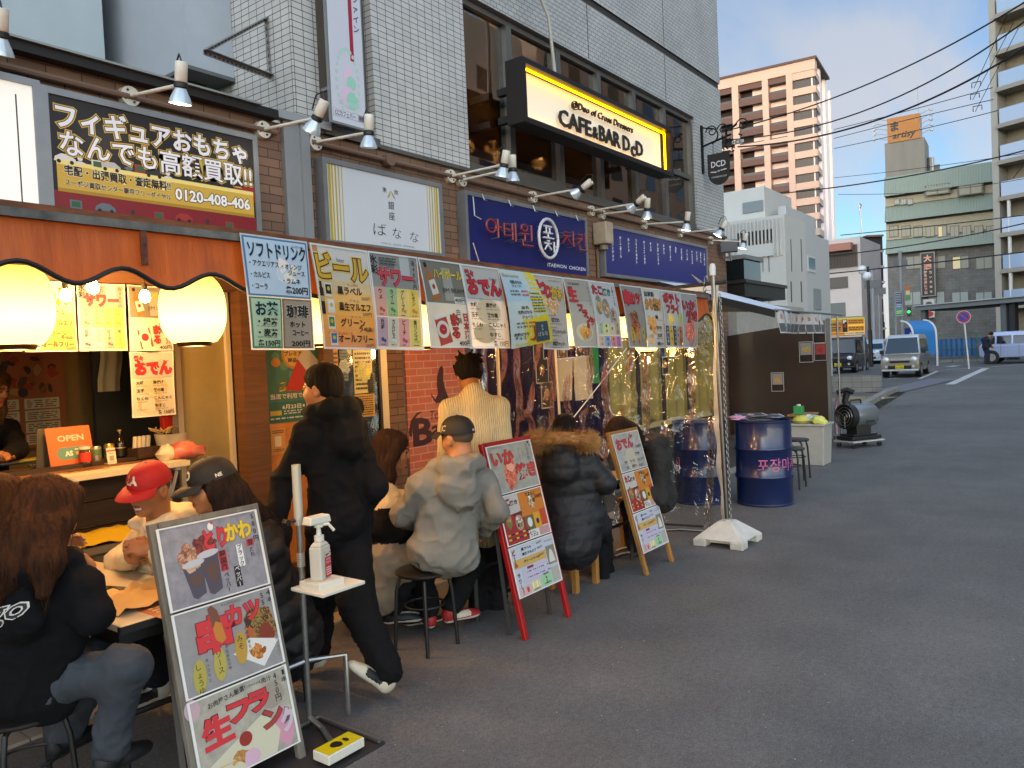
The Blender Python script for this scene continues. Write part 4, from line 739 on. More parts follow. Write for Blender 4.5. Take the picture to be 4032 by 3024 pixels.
def q_oden(s):
    s.rect(0, 0, 1, 1, mat('#a29f97', .5, var=.2, vs=18), 1); s.ell(.5, .7, .3, .3, '#b5ab98', 1); s.t('おでん', .1, .68, .28, .3, '#b8363a', .04, '#6b1a1c', .07); s.t('熱々', .62, .74, .13, .1, '#b8363a', .04, '#6b1a1c', .08); s.t('150円', .76, .96, .42, .1, INK, .01)
    for a, x, y in (('餅巾着', .66, .6), ('大根', .2, .76), ('ちくわ', .42, .76), ('こんにゃく', .68, .76), ('玉子', .22, .9), ('厚揚げ', .44, .9), ('牛すじ', .7, .92)): s.t(a, x, x+.07*len(a)*.8, y, .075, INK, .02); s.lines(x, x+.15, y+.05, y+.065, 1, GRY, int(x*30))
    margin(s)
def q_tako(s):
    s.rect(0, 0, 1, .5, '#b9b0a8', 1); s.rect(0, .4, .62, .6, '#9a2c2e', 1); s.rect(.44, 0, .56, .52, '#c0732a', 2); s.food(.7, .26, .15, .2, ['#7a6a52', '#c9a05a', '#d9d2c4', '#5a3a22'], 18, 2, '#8a6a42'); s.t('たこ', .06, .24, .15, .17, '#a8202a', .05, '#3a0c10', .08); s.t('焼き', .24, .4, .18, .1, INK, .03); s.t('600円', .27, .45, .42, .08, INK, .02)
    s.food(.15, .52, .09, .14, ['#9a6a36', '#5f7a34', '#c9a56a'], 10, 4, '#8a6a52'); s.food(.36, .6, .11, .14, ['#9a7a56', '#4a3424', '#d9cdb8'], 14, 5, '#a3927c'); s.rect(.48, .52, .2, .3, '#6d5a3a', 3); s.ell(.58, .66, .08, .1, '#cfccc4', 4); s.food(.58, .66, .05, .06, ['#2a2420', '#8a8278'], 8, 6); s.rect(.68, .5, .15, .32, '#c9932a', 3); s.ell(.755, .68, .05, .06, '#2f2a3a', 4); s.rect(.83, .46, .17, .34, '#b5462a', 3); s.food(.91, .64, .05, .12, ['#cfc4b4', '#8a5a3a'], 8, 7)
    s.rect(.5, .82, .24, .17, '#cfcac0', 3); s.rect(.74, .82, .26, .17, '#b58a86', 3); s.food(.86, .9, .07, .06, ['#a0362c', '#d3b9a8'], 8, 9)
    s.t('野菜たこ', .6, .82, .1, .08, INK, .03); s.t('550円', .8, .96, .18, .08, INK, .02)
    for i in range(6): s.rect(.06+.16*(i % 3), .78+.09*(i//3), .06, .035, '#c9a63a', 3); s.lines(.13+.16*(i % 3), .22+.16*(i % 3), .78+.09*(i//3), .82+.09*(i//3), 1, INK, i)
    s.t('おでん', .52, .66, .87, .06, INK, .02); s.lines(.54, .7, .9, .97, 2, INK, 3); margin(s)
def q_drink(s):
    s.rect(0, 0, 1, 1, '#b4b6be', 1); s.rect(.05, .27, .72, .17, '#c09a58', 2); s.rect(.78, .22, .2, .38, '#7d7a66', 2); s.poly([(.86, .3), (.9, .3), (.93, .4), (.95, .56), (.81, .56), (.83, .4)], '#c9c6b8', 3); s.vt('ビール', .09, .06, .42, .12, '#9a3228', .03, '#4a1512', .06); s.vt('サワー', .1, .52, .85, .1, '#3a2a26', .03)
    for y, a, b in ((.1, '黒ラベル', '500円'), (.2, '黒生マルエフ', '500円'), (.35, 'グリーンラベル', '400円')): s.t(a, .26, .3+.045*len(a), y, .06, INK, .03); s.t(b, .6, .72, y-.02, .055, INK, 0)
    s.t('オールフリー', .78, .97, .11, .045, INK, .02); s.rect(.3, .46, .14, .05, '#7a3050', 3); s.rect(.18, .47, .58, .3, '#b3acc0', 2)
    for i in range(8): s.ell(.28+.14*(i % 4), .56+.11*(i//4), .02, .02, ('#c9a63a', '#c26a5a', '#8aa05a', '#d0c9a0')[i % 4], 3, 9); s.lines(.31+.14*(i % 4), .38+.14*(i % 4), .55+.11*(i//4), .58+.11*(i//4), 1, INK, i)
    s.rect(.05, .8, .24, .18, '#c4a2a0', 2); s.rect(.31, .77, .2, .2, '#c4b98a', 2); s.rect(.54, .74, .24, .22, '#93bd8f', 2); s.rect(.8, .66, .18, .3, '#a5a296', 2); s.vt('お茶', .66, .77, .93, .06, INK, .04); s.vt('日本酒', .12, .82, .97, .045, '#8a2a24', .04); s.rect(.2, .84, .05, .1, '#b5473a', 3)
    for i in range(4): s.rect(.33+.045*i, .79, .03, .14, '#d3c68a' if i % 2 else '#e0d8b0', 3)
    s.t('200円', .34, .48, .945, .04, INK, .02); s.t('150円', .6, .74, .92, .045, INK, .02); s.t('400円', .6, .72, .73, .045, INK, .02); margin(s)
# ================================================================ the food stall: shop front, counter, awning
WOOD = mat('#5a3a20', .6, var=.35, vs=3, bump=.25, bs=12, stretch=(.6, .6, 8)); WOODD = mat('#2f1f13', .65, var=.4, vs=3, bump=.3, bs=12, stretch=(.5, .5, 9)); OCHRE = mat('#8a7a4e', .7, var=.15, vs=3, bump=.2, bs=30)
PALE = mat('#b8ad92', .6, var=.08)
shop = thing('stall_front', 'wood framed stall front with serving hatch, plank counter and ochre door behind the orange awning', 'stall', (1.6, 5.3, 0))
mb = MB(); mb.b2((-4, 6.8, 0), (3.5, 6.9, 2.7), mat('#94774c', .8, var=.2, vs=2)); mb.b2((-4, 5.0, 2.5), (4.8, 6.8, 2.55), mat('#5b452c', .8)); mb.b2((3.42, 5.2, 0), (3.5, 6.8, 2.5), mat('#7a6a48', .8)); mb.build('room', shop)
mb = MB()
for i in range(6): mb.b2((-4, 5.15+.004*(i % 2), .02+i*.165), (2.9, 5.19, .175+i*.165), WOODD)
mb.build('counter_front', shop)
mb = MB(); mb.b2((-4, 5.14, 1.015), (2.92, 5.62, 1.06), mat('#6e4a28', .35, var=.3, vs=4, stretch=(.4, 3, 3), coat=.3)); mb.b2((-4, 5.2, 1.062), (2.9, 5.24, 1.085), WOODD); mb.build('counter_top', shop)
mb = MB(); mb.b2((-4, 4.98, 2.22), (4.8, 5.08, 2.5), WOOD); mb.build('header_beam', shop)
mb = MB(); mb.b2((2.92, 5.16, 0), (3.34, 5.2, 2.22), OCHRE); d_ = mb.build('door', shop)
mb = MB(); mb.b2((2.905, 5.13, 0), (2.945, 5.21, 2.22), PALE); mb.b2((3.31, 5.13, 0), (3.345, 5.21, 2.22), PALE); mb.build('door_frame', shop)
mb = MB(); mb.b2((3.34, 4.98, 0), (3.54, 5.1, 2.22), WOOD); mb.build('post', shop)
mb = MB(); mb.b2((4.085, 4.98, 0), (4.185, 5.1, 2.22), WOOD); mb.build('post', shop)
mb = MB(); mb.b2((3.54, 5.04, .12), (4.085, 5.07, 2.22), mat('#b5702c', .6, var=.3, vs=6, bump=.2)); mb.b2((3.54, 5.02, 0), (4.085, 5.08, .12), WOOD); mb.build('notice_board', shop)
mb = MB(); mb.b2((4.185, 5.0, 0), (4.72, 5.04, .12), PALE); mb.b2((4.70, 5.0, .12), (4.725, 5.04, 2.22), DARK); mb.b2((4.725, 5.0, 0), (4.8, 5.5, 2.22), PALE); mb.b2((4.185, 5.0, .12), (4.2, 5.04, 2.22), PALE); f = mb.build('glass_door', shop)
mb = MB(); mb.b2((4.2, 5.018, .12), (4.7, 5.022, 2.22), glass_mat('#c9c4ae', .05, .35)); mb.build('pane', f)
mb = MB(); mb.b2((4.2, 5.3, .0), (4.72, 5.32, 2.22), mat('#b9a878', .8, var=.1)); mb.build('curtain', f)
mb = MB(); mb.b2((2.86, 6.25, .9), (3.41, 6.3, 2.3), mat('#26282a', .8, bump=.8, bs=40)); mb.build('dark_wall_panel', shop)
# fold-down shelf with brackets
t = thing('fold_down_shelf', 'white fold-down shelf on metal brackets under the serving hatch', 'shelf', (1.2, 5.0, 1.0)); mb = MB(); mb.b2((-3, 4.9, 1.012), (2.84, 5.138, 1.047), mat('#c9bfa4', .5, var=.1)); mb.build('board', t)
for x in (.4, 2.12, 2.78):
    mb = MB(); mb.b2((x, 4.98, .98), (x+.035, 5.13, 1.01), WHITE); mb.b2((x, 5.11, .7), (x+.035, 5.138, .98), WHITE); mb.tube([(x+.017, 5.0, .97), (x+.017, 5.12, .74)], .012, WHITE, 6); mb.build('bracket', t)
# awning
def awn_mat():
    m = mat('#9a501c', .55, var=.42, vs=4, stretch=(3.5, 1, .5), trans=.3, bump=.25, bs=14); return m
AW = awn_mat()
aw = thing('orange_awning', 'weathered orange awning with a wavy black edged valance and rusty front rail', 'awning', (2.5, 4, 2.2))
mb = MB(); zr = lambda x: -max(0, x-1.7)*.0118; xs = [-2.5+i*.025 for i in range(337)]; sc_ = lambda x: 1.938+.028*math.cos(2*PI*(x-.93)/.305)
vs = []; ROWS = 8
for x in xs:
    zb = sc_(x)+zr(x)
    for j in range(ROWS+1):
        u = j/ROWS; z = 2.095+zr(x)+(zb-2.095-zr(x))*u; vs.append((x, 2.475-.02*u+.008*math.sin(x*9+u*2)*u, z))
mb.add(vs, [(i*(ROWS+1)+j, i*(ROWS+1)+j+1, (i+1)*(ROWS+1)+j+1, (i+1)*(ROWS+1)+j) for i in range(len(xs)-1) for j in range(ROWS)], AW); mb.build('valance', aw, 80)
mb = MB(); mb.tube([(x, 2.447+.008*math.sin(x*9+2), sc_(x)+zr(x)) for x in xs], .0085, mat('#17140f', .6), 6); mb.build('edging', aw, 60)
for x_ in (.4, 1.29, 2.3, 3.4): mb = MB(); mb.b2((x_, 2.44, 1.98), (x_+.02, 2.449, 2.09), mat('#5a2c10', .7, var=.6, vs=40)); mb.build('seam', aw)
mb = MB(); mb.add([(-2.5, 2.48, 2.12), (5.9, 2.48, 2.06), (5.9, 5.45, 2.5), (-2.5, 5.45, 2.5)], [(0, 1, 2, 3)], AW); mb.build('roof_cloth', aw)
mb = MB()
for a, b in ((-2.5, 1.7), (1.7, 5.9)):
    for y0, y1, z0, z1, m in ((2.45, 2.5, 2.094, 2.12, mat('#5c5852', .7, var=.5, vs=14)), (2.46, 2.52, 2.12, 2.14, mat('#6a3a1c', .75, var=.55, vs=9, stretch=(1, 1, 4)))):
        mb.add([(x, y, z+zr(x)) for x in (a, b) for y in (y0, y1) for z in (z0, z1)], [(0, 1, 3, 2), (4, 6, 7, 5), (0, 4, 5, 1), (2, 3, 7, 6), (1, 5, 7, 3), (0, 2, 6, 4)], m)

mb.build('front_rail', aw)
mb = MB(); mb.tube([(x_ := .55, 2.49, 2.08), (.55, 5.3, 2.45)], .018, DARK, 6); mb.tube([(3.4, 2.49, 2.08), (3.4, 5.3, 2.45)], .018, DARK, 6); mb.build('arm', aw)
# paper lanterns
def lantern_mat():
    m = bpy.data.materials.new('lantern_paper'); m.use_nodes = True; t = m.node_tree; n = t.nodes; l = t.links; p = n['Principled BSDF']
    tcn = n.new('ShaderNodeTexCoord'); s = n.new('ShaderNodeSeparateXYZ'); l.new(tcn.outputs['Object'], s.inputs[0])
    mr = n.new('ShaderNodeValToRGB'); a = n.new('ShaderNodeMapRange'); a.inputs[1].default_value = -.13; a.inputs[2].default_value = .13; l.new(s.outputs[2], a.inputs[0]); l.new(a.outputs[0], mr.inputs[0])
    e = mr.color_ramp.elements; e[0].position = .0; e[0].color = (1, .58, .14, 1); e[1].position = 1; e[1].color = (.62, .33, .035, 1); k = mr.color_ramp.elements.new(.34); k.color = (1.1, .74, .26, 1)
    p.inputs['Base Color'].default_value = (.75, .6, .32, 1); l.new(mr.outputs[0], p.inputs['Emission Color']); p.inputs['Emission Strength'].default_value = 2.7; p.inputs['Roughness'].default_value = .7
    return m
LMAT = lantern_mat(); BRS = mat('#3a2a10', .35, .7)
def make_lantern(label):
    t = thing('paper_lantern', label, 'lantern', (0, 0, 0), 'paper lanterns under the awning')
    prof = []; n = 46
    for i in range(n+1):
        u = i/n; z = -.125+.25*u; r = .122*math.sqrt(max(0, 1-(abs(z)/.158)**2.4)); prof.append((r*(1+.012*(i % 2)), z))
    mb = MB(); mb.lathe(prof, LMAT, 40); mb.build('paper_shade', t, 30)
    mb = MB(); mb.lathe([(.0, -.142), (.058, -.142), (.062, -.137), (.066, -.12), (.06, -.117)], BRS, 24); mb.build('bottom_ring', t, 40)
    mb = MB(); mb.lathe([(.06, .12), (.066, .122), (.062, .145), (.0, .145)], BRS, 24); mb.build('top_ring', t, 40)
    mb = MB(); mb.tube([(0, 0, .14), (0, 0, .27)], .006, BLK, 6); mb.build('hanger', t); glow(t, (0, 0, -.19), 9.5, .06); return t
LP = [(1.04, 2.8, 1.868, 'glowing paper lantern cut by the left picture edge'), (1.67, 2.8, 1.872, 'round glowing paper lantern in full view left of the menu strip'), (*F(1258, 1262, 3.3), 'glowing lantern behind the menu strip between soft drinks and beer sheets'),
      (*F(1658, 1268, 2.75), 'glowing lantern behind the menu strip between sour and highball sheets'), (*F(2242, 1300, 3.3), 'glowing lantern behind the chicken skin and frankfurter sheets'), (*F(2450, 1275, 3.3), 'glowing lantern seen in the gap right of the octopus ball sheet'), (*F(2545, 1330, 3.3), 'glowing lantern showing only its bottom below the last menu sheets')]
l0 = make_lantern(LP[0][3]); l0.location = LP[0][:3]
for a in LP[1:]: copy_tree(l0, loc=a[:3], label=a[3])
LR = make_lantern('red lantern with black base peeping out below the oden sheet'); LR.location = F(1838, 1280, 4.4)
for ch in LR.children:
    if ch.type == 'LIGHT': ch.data.energy = 26
    if ch.name.startswith('paper_shade'):
        ch.data = ch.data.copy(); ch.data.materials[0] = mat('#ff3a12', .6, emit=1.6)
for i, (px, py, y) in enumerate(((365, 1128, 4.2), (570, 1166, 4.5), (258, 1162, 4.6))):  # second and third bulbs are added, standing where sheets only reflect light
    p = F(px, py, y); t = thing('bare_bulb', 'bare glowing bulb hanging in the stall, %s' % ('the brightest, just under the valance', 'in front of the highball sheet', 'beside the beer sheet')[i], 'bulb', p, 'bare bulbs in the stall')
    mb = MB(); mb.lathe([(.0, -.04), (.024, -.03), (.031, -.008), (.026, .015), (.014, .035)], mat('#ffc060', .4, emit=130), 14, Matrix.Translation(p)); mb.build('glass', t, 60)
    mb = MB(); mb.lathe([(.015, .034), (.016, .07), (.004, .075)], BLK, 10, Matrix.Translation(p)); mb.tube([p+Vector((0, 0, .07)), (p.x, p.y, 2.4)], .004, BLK, 5); mb.build('socket', t); glow(t, (0, 0, -.07), 30, .03)
# ---- the strip of menu sheets
MI = wallf((0, 0, 0))
def patch(tl, tr, bl, br, yt=2.44, yb=2.40, curl=.02, seed=0):
    a, b, c, d = F(*tl, yt), F(*tr, yt), F(*bl, yb), F(*br, yb+.01)
    w = (b-a).length; h = (c-a).length; R_ = random.Random(seed); ph = R_.uniform(0, 6)
    def f(x, y):
        s_ = x/w; t_ = 1-y/h
        p = (a*(1-s_)+b*s_)*(1-t_)+(c*(1-s_)+d*s_)*t_
        o = curl*math.sin(PI*t_*.9+.2)*.5+.006*math.sin(s_*5+ph+t_*3)*t_
        return (p.x, p.z, -p.y+o)
    return f, w, h
STRIP = [((941, 916), (1207, 952), (985, 1378), (1237, 1378), p_soft, 'soft drink menu sheet with blue green and brown boxes, first of the strip'),
 ((1213, 955), (1440, 988), (1275, 1373), (1478, 1378), p_beer, 'beer menu sheet with huge yellow letters on the hanging strip'),
 ((1441, 988), (1637, 1013), (1478, 1375), (1662, 1380), p_sour, 'sour menu sheet with red letters and eight fruit fields on the hanging strip'),
 ((1640, 1014), (1805, 1037), (1698, 1370), (1857, 1370), p_high, 'whisky highball and sake menu sheet on the hanging strip'),
 ((1806, 1038), (1957, 1058), (1852, 1372), (2006, 1372), p_oden, 'oden menu sheet with big red letters on the hanging strip'),
 ((1958, 1059), (2089, 1075), (2010, 1374), (2178, 1343), p_banana, 'yellow banana juice sheet with its corner curled out'),
 ((2091, 1077), (2208, 1091), (2135, 1375), (2238, 1378), p_tori, 'chicken skin sheet partly behind the curled banana sheet'),
 ((2210, 1092), (2313, 1103), (2265, 1368), (2351, 1368), p_frank, 'frankfurter sheet with diagonal red letters on the hanging strip'),
 ((2315, 1104), (2412, 1116), (2354, 1369), (2448, 1370), p_tako, 'octopus ball sheet with three round photos, left of the gap'),
 ((2434, 1120), (2519, 1130), (2478, 1369), (2551, 1370), p_kushi, 'skewer cutlet sheet right of the gap in the strip'),
 ((2521, 1131), (2595, 1140), (2550, 1370), (2621, 1370), p_kara, 'fried chicken sheet with orange letters, third from the strip end'),
 ((2598, 1141), (2671, 1150), (2622, 1368), (2689, 1370), p_pote, 'french fries sheet with red letters, second from the strip end'),
 ((2673, 1152), (2737, 1159), (2690, 1370), (2745, 1370), p_ika, 'grilled squid sheet, last of the strip')]
for i, (tl, tr, bl, br, fn, lab) in enumerate(STRIP):
    f, w, h = patch(tl, tr, bl, br, curl=.02 if i != 5 else .06, seed=i, yb=2.40 if i != 5 else 2.36)
    s = Sheet(MI, w, h, '#cfcdc6', True, f); fn(s); tag(s.build('menu_sheet'), lab, 'menu sheet', 'menu sheets hanging from the awning rail')
# ---- the same menu in the hatch
for x0, w, z1, h, fn, lab in ((1.58, .3, 2.22, .42, p_soft, 'soft drink sheet in the hatch behind the left lantern'), (1.89, .295, 2.215, .42, p_beer, 'orange lit beer sheet hanging in the serving hatch'), (2.19, .30, 2.215, .42, p_sour, 'orange lit sour sheet hanging in the serving hatch'), (2.5, .3, 2.215, .425, p_high, 'orange lit highball and sake sheet in the hatch beside the full lantern'), (2.49, .3, 1.785, .425, p_oden, 'oden sheet hanging below the highball sheet in the hatch')):
    f = lambda x, y, x0=x0, z1=z1, h=h: (x0+x, z1-h+y, -4.95+.012*math.sin(x*14+y*5))
    s = Sheet(MI, w, h, '#cfc9ba', True, f); fn(s); tag(s.build('menu_sheet'), lab, 'menu sheet', 'menu sheets in the serving hatch')
# calendar poster at the back
s = Sheet(wallf((1.9, 6.72, 1.1)), .95, .78, '#a0603e'); R_ = random.Random(5)
for k in range(60): s.ell(R_.uniform(.05, .95), R_.uniform(.04, .45), R_.uniform(.02, .07), R_.uniform(.02, .05), R_.choice(['#5a3a2a', '#8a5a34', '#b08a5a', '#37302c', '#6d6a4a', '#a0402c']), 1, 9, R_.uniform(0, 3), .2)
for i in range(3):
    for j in range(4): s.rect(.05+.31*i, .5+.12*j, .27, .105, '#cfc4a8', 2); s.lines(.07+.31*i, .3+.31*i, .515+.12*j, .595+.12*j, 4, '#7a5a44', i*7+j, .5)
tag(s.build('calendar_poster'), 'reddish wall calendar poster with photos over twelve month fields', 'calendar')
# cloth and sheet on the dark panel
mb = MB(); p = F(455, 1440, 6.2); mb.add([(p.x-.13+.02*i+.02*math.sin(j), 6.2-.02*math.sin(i*1.3), p.z+.25-.09*j) for j in range(6) for i in range(10)], [(j*10+i, j*10+i+1, j*10+i+11, j*10+i+10) for j in range(5) for i in range(9)], mat('#a7a694', .8)); tag(mb.build('hanging_cloth', None, 80), 'pale cloth hanging on the dark wall beside the oden sheet', 'cloth')
# ---- things on the counter
def at(px, py, z): return G(px, py, z)
def lathe_thing(name, label, cat, loc, parts, group=None):
    t = thing(name, label, cat, loc, group)
    for nm, prof, m in parts:
        mb = MB(); mb.lathe(prof, m, 18, Matrix.Translation(loc)); mb.build(nm, t, 40)
    return t
ct = 1.062
p = F(265, 1800, 5.3); x0, x1 = F(165, 1700, 5.3).x, F(342, 1700, 5.3).x
t = thing('open_sign', 'orange standing sign with the word OPEN and a green label, on the counter', 'sign', (p.x, 5.3, ct)); Mo = frame((x0+.03, 5.27, ct), (1, 0, .0), (-.03, .18, 1)); w = x1-x0; h = F(265, 1685, 5.3).z-ct+.01
s = Sheet(Mo, w, h, '#c4602a'); s.t('OPEN', .24, .82, .27, .2, '#d9b49a', .03); s.rect(.27, .5, .6, .3, '#5a8478', 2); s.ell(.32, .65, .15, .15, '#5a8478', 2); s.t('AS', .36, .52, .65, .16, '#d9d2be', .05)
for k in range(3): s.ell(.63+.09*k, .67, .05, .05, '#d8a83a', 4, 5)
s.lines(.58, .86, .54, .6, 1, '#d9d2be', 2); hang(s.mb.build('front_board'), t)
mb = MB(frame((x0+.03, 5.276, ct), (1, 0, 0), (-.03, .18, 1))); mb.box((w/2, h/2, -.003), (w, h, .004), mat('#a5511f', .6)); hang(mb.build('backing'), t)
mb = MB(frame((x0, 5.42, ct), (1, 0, 0), (0, -.2, 1))); mb.box((w/2, h/2, 0), (w, h, .005), mat('#5a5648', .6)); hang(mb.build('rear_board'), t)
AL = mat('#a8a89c', .3, .8)
p = F(335, 1790, 5.22); lathe_thing('glass_jar', 'glass jar with white lid and red label, first in the row on the counter', 'jar', (p.x, p.y, ct), (('glass', [(.0, .003), (.033, .003), (.036, .012), (.036, .1), (.03, .112)], glass_mat('#d5d0bc', .05, .4)), ('label', [(.0368, .03), (.0368, .09)], mat('#b8301c', .5)), ('lid', [(.033, .111), (.034, .126), (0, .127)], WHITE)))
p = F(378, 1780, 5.26); lathe_thing('drink_can', 'silver drink can with green print between the jar and the card stand', 'can', (p.x, p.y, ct), (('can', [(0, .0), (.028, .002), (.033, .01), (.033, .108), (.028, .118), (.0, .116)], AL), ('label', [(.0334, .06), (.0334, .1)], mat('#4d6a3c', .5))))
p = F(430, 1770, 5.3); lathe_thing('drink_can', 'gold rimmed drink can behind the small card stand', 'can', (p.x, p.y, ct), (('can', [(0, .0), (.028, .002), (.033, .01), (.033, .112), (.028, .122), (.0, .12)], mat('#b09a5a', .3, .8)), ('label', [(.0334, .05), (.0334, .09)], mat('#3c4a5a', .5))))
p = F(474, 1775, 5.32); lathe_thing('beer_bottle', 'dark brown beer bottle with black and gold label on the counter', 'bottle', (p.x, p.y, ct), (('bottle', [(0, 0), (.032, .002), (.034, .012), (.034, .11), (.028, .14), (.013, .17), (.012, .2), (0, .2)], mat('#120c08', .12, coat=.5)), ('label', [(.0346, .03), (.0346, .085)], mat('#1a1712', .4)), ('band', [(.0348, .082), (.0348, .09)], mat('#b8983c', .4, .5)), ('cap', [(.0135, .198), (.014, .208), (0, .209)], mat('#b8983c', .4, .6))))
p = F(438, 1800, 5.16); t = thing('card_stand', 'small white card stand with a red header before the cans', 'card stand', p); s = Sheet(frame((p.x-.028, 5.15, ct), (1, 0, 0), (0, .15, 1)), .058, .105, '#cfc5b0'); s.rect(0, .12, 1, .1, '#b5402c', 1); s.lines(.2, .8, .3, .38, 1, '#b5402c', 1); s.rect(.25, .48, .5, .32, '#8a8478', 1); s.lines(.1, .9, .86, .93, 1, INK, 2); hang(s.mb.build('card'), t)
mb = MB(); mb.box((p.x, 5.19, ct+.003), (.06, .07, .004), PALE); hang(mb.build('foot'), t)
# basket, paper bags, order printer
p = F(560, 1790, 5.25); t = thing('wicker_basket', 'dark wicker basket with rolled white napkins on the counter', 'basket', (p.x, p.y, ct)); mb = MB(); mb.box((p.x+.02, p.y, ct+.04), (.17, .16, .075), mat('#3a2616', .8, bump=1, bs=90)); mb.build('basket', t, bevel=.01)
mb = MB()
for k in range(4): mb.tube([(p.x-.05+.03*k, p.y, ct+.06), (p.x-.03+.03*k, p.y+.02, ct+.15)], .016, mat('#c2b8a0', .8), 8)
mb.build('napkins', t)
p = F(672, 1690, 5.22); t = thing('white_tub', 'round white tub of takeaway bits covered with paper bags', 'tub', (p.x, p.y, ct)); mb = MB(); mb.lathe([(.0, .0), (.085, .0), (.11, .15), (.105, .15), (.08, .02)], mat('#c4b99c', .5), 24, Matrix.Translation((p.x, p.y, ct+.005))); mb.build('tub', t, 40)
mb = MB(); R_ = random.Random(4)
for k in range(18): c = Vector((p.x+R_.gauss(0, .05), p.y+R_.gauss(0, .04), ct+.15+R_.uniform(0, .03))); mb.tube([c, c+Vector((R_.gauss(0, .04), R_.gauss(0, .03), .03))], .006, mat('#c9a86a', .7), 5)
mb.build('wooden_forks', t)
RS = random.Random(12)
def bag(name, label, c, d, m, seed):
    R_ = random.Random(seed); mb = MB(); n, k = 10, 8; vs = []
    for j in range(k+1):
        v = PI*j/k
        for i in range(n): a = 2*PI*i/n; q = 1+R_.uniform(-.22, .22); vs.append((c[0]+d[0]*math.cos(a)*math.sin(v)*q, c[1]+d[1]*math.sin(a)*math.sin(v)*q, max(c[2]-d[2]*.7, c[2]+d[2]*math.cos(v)*q)))
    mb.add(vs, [(j*n+i, j*n+(i+1) % n, (j+1)*n+(i+1) % n, (j+1)*n+i) for j in range(k) for i in range(n)], m); return tag(mb.build(name, None, 50), label, 'bag')
p = F(655, 1775, 5.08); bag('paper_bag', 'crumpled white paper bag left of the red printed packet', (p.x, p.y, ct+.03), (.07, .06, .06), mat('#c9bea6', .7), 1)
p = F(735, 1770, 5.06); t = bag('plastic_packet', 'plastic packet with red print on the right end of the shelf', (p.x, p.y, ct+.03), (.13, .07, .065), mat('#c98a78', .35, var2='#c03a2c', vs=9), 2)
p = F(664, 1655, 5.3); t = thing('tape_dispenser', 'red plastic dispenser standing behind the white tub', 'dispenser', p); mb = MB(); mb.box((p.x, p.y, p.z-.02), (.11, .05, .1), mat('#b02418', .4)); mb.box((p.x, p.y, p.z+.06), (.035, .04, .06), mat('#d03020', .4)); mb.tube([(p.x+.04, p.y-.03, p.z), (p.x+.04, p.y+.03, p.z)], .03, mat('#b02418', .4), 14); mb.build('body', t, bevel=.005)
mb = MB(); mb.box((p.x, p.y, (p.z-.07+ct)/2), (.09, .04, p.z-.07-ct), DARK); mb.build('stand', t)
p = at(70, 1815, 1.09); t = thing('clipboard', 'blue clipboard with papers and a yellow notebook on the counter edge', 'clipboard', p)
for k, (dx_, dz_, c_) in enumerate(((-.05, .0, '#22304a'), (.0, .01, '#b9ae96'), (.1, .016, '#c9b23a'))): mb = MB(); mb.box((p.x+dx_, p.y+.02, ct+.012+dz_), (.26, .12, .008), mat(c_, .6), .1*k); mb.build(('board', 'paper_sheet', 'notebook')[k], t)
# menu papers lying on the shelf
for i, (px, py, sx_, lab) in enumerate(((120, 1880, .3, 'laminated orange menu lying on the left of the white shelf'), (330, 1850, .28, 'laminated menu with food photos lying in the middle of the shelf'))):
    p = at(px, py, 1.05); s = Sheet(frame((p.x-sx_/2, p.y-.06, 1.0495), (1, 0, 0), (0, 1, 0)), sx_, .17, '#b9883c', step=.0003); s.food(.5, .5, .4, .3, FRY+['#c03a2c', '#c9a63a', '#d9c9a0'], 22, i); s.lines(.1, .9, .1, .9, 5, '#6a3a1a', i); tag(s.build('laminated_menu'), lab, 'menu')
p = at(240, 1835, 1.05); mb = MB(); R_ = random.Random(2)
mb.add([(p.x-.2+.04*i, p.y-.03+.03*j+R_.uniform(-.01, .01), 1.052+R_.uniform(0, .035)) for j in range(4) for i in range(12)], [(j*12+i, j*12+i+1, j*12+i+13, j*12+i+12) for j in range(3) for i in range(11)], mat('#c9bfa8', .7)); tag(mb.build('crumpled_napkins', None, 30), 'crumpled white napkins along the back of the shelf', 'napkins')

# ---- posters on the notice board, door stickers, mural
x0, x1, z1, z0 = 3.56, 4.075, 1.95, 1.22
t_ = Sheet(wallf((x0, 5.036, z0)), x1-x0, z1-z0, '#3f7a6c', True); s = t_
for k in range(6): s.ell(.2+.15*k, .3+.1*(k % 3), .05, .05, '#5a9482', 1)
s.ell(.55, .27, .17, .17, '#c98a3a', 2, 20); s.ell(.55, .27, .14, .14, '#d8b56a', 3, 20); s.t('買おまい', .4, .66, .2, .03, INK, .02); s.t('プレミアム', .36, .76, .27, .055, INK, .03); s.t('商品券', .42, .68, .34, .05, INK, .03); s.ell(.2, .36, .06, .05, '#c98a3a', 3, 10)
s.poly([(.6, .33), (.78, .2), (1, .36), (.8, .5)], '#cdc8bd', 6); s.poly([(.35, .66), (.6, .33), (.8, .5), (.62, .68)], '#c22a20', 7)
s.t('参加店', .22, .8, .62, .1, '#d9b93a', .04, '#6d5a12', .08); s.t('当店で利用できます', .08, .95, .72, .06, '#d8d8cc', .03, '#2a4a40', .06); s.rect(0, .78, 1, .22, '#2f6a62', 2); s.t('6月23日', .28, .62, .835, .055, '#d8dcd2', .03); s.ell(.67, .835, .015, .015, '#d8dcd2', 4, 10); s.poly([(.72, .815), (.76, .835), (.72, .855)], '#d8dcd2', 4); s.rect(.06, .87, .2, .05, '#c9b03a', 3); s.lines(.3, .9, .87, .92, 2, '#c9cfc6', 3); s.lines(.06, .9, .94, .97, 1, '#c9cfc6', 5)
tag(t_.build('voucher_poster'), 'green shop voucher poster with a round orange emblem and a red white card over it', 'poster')
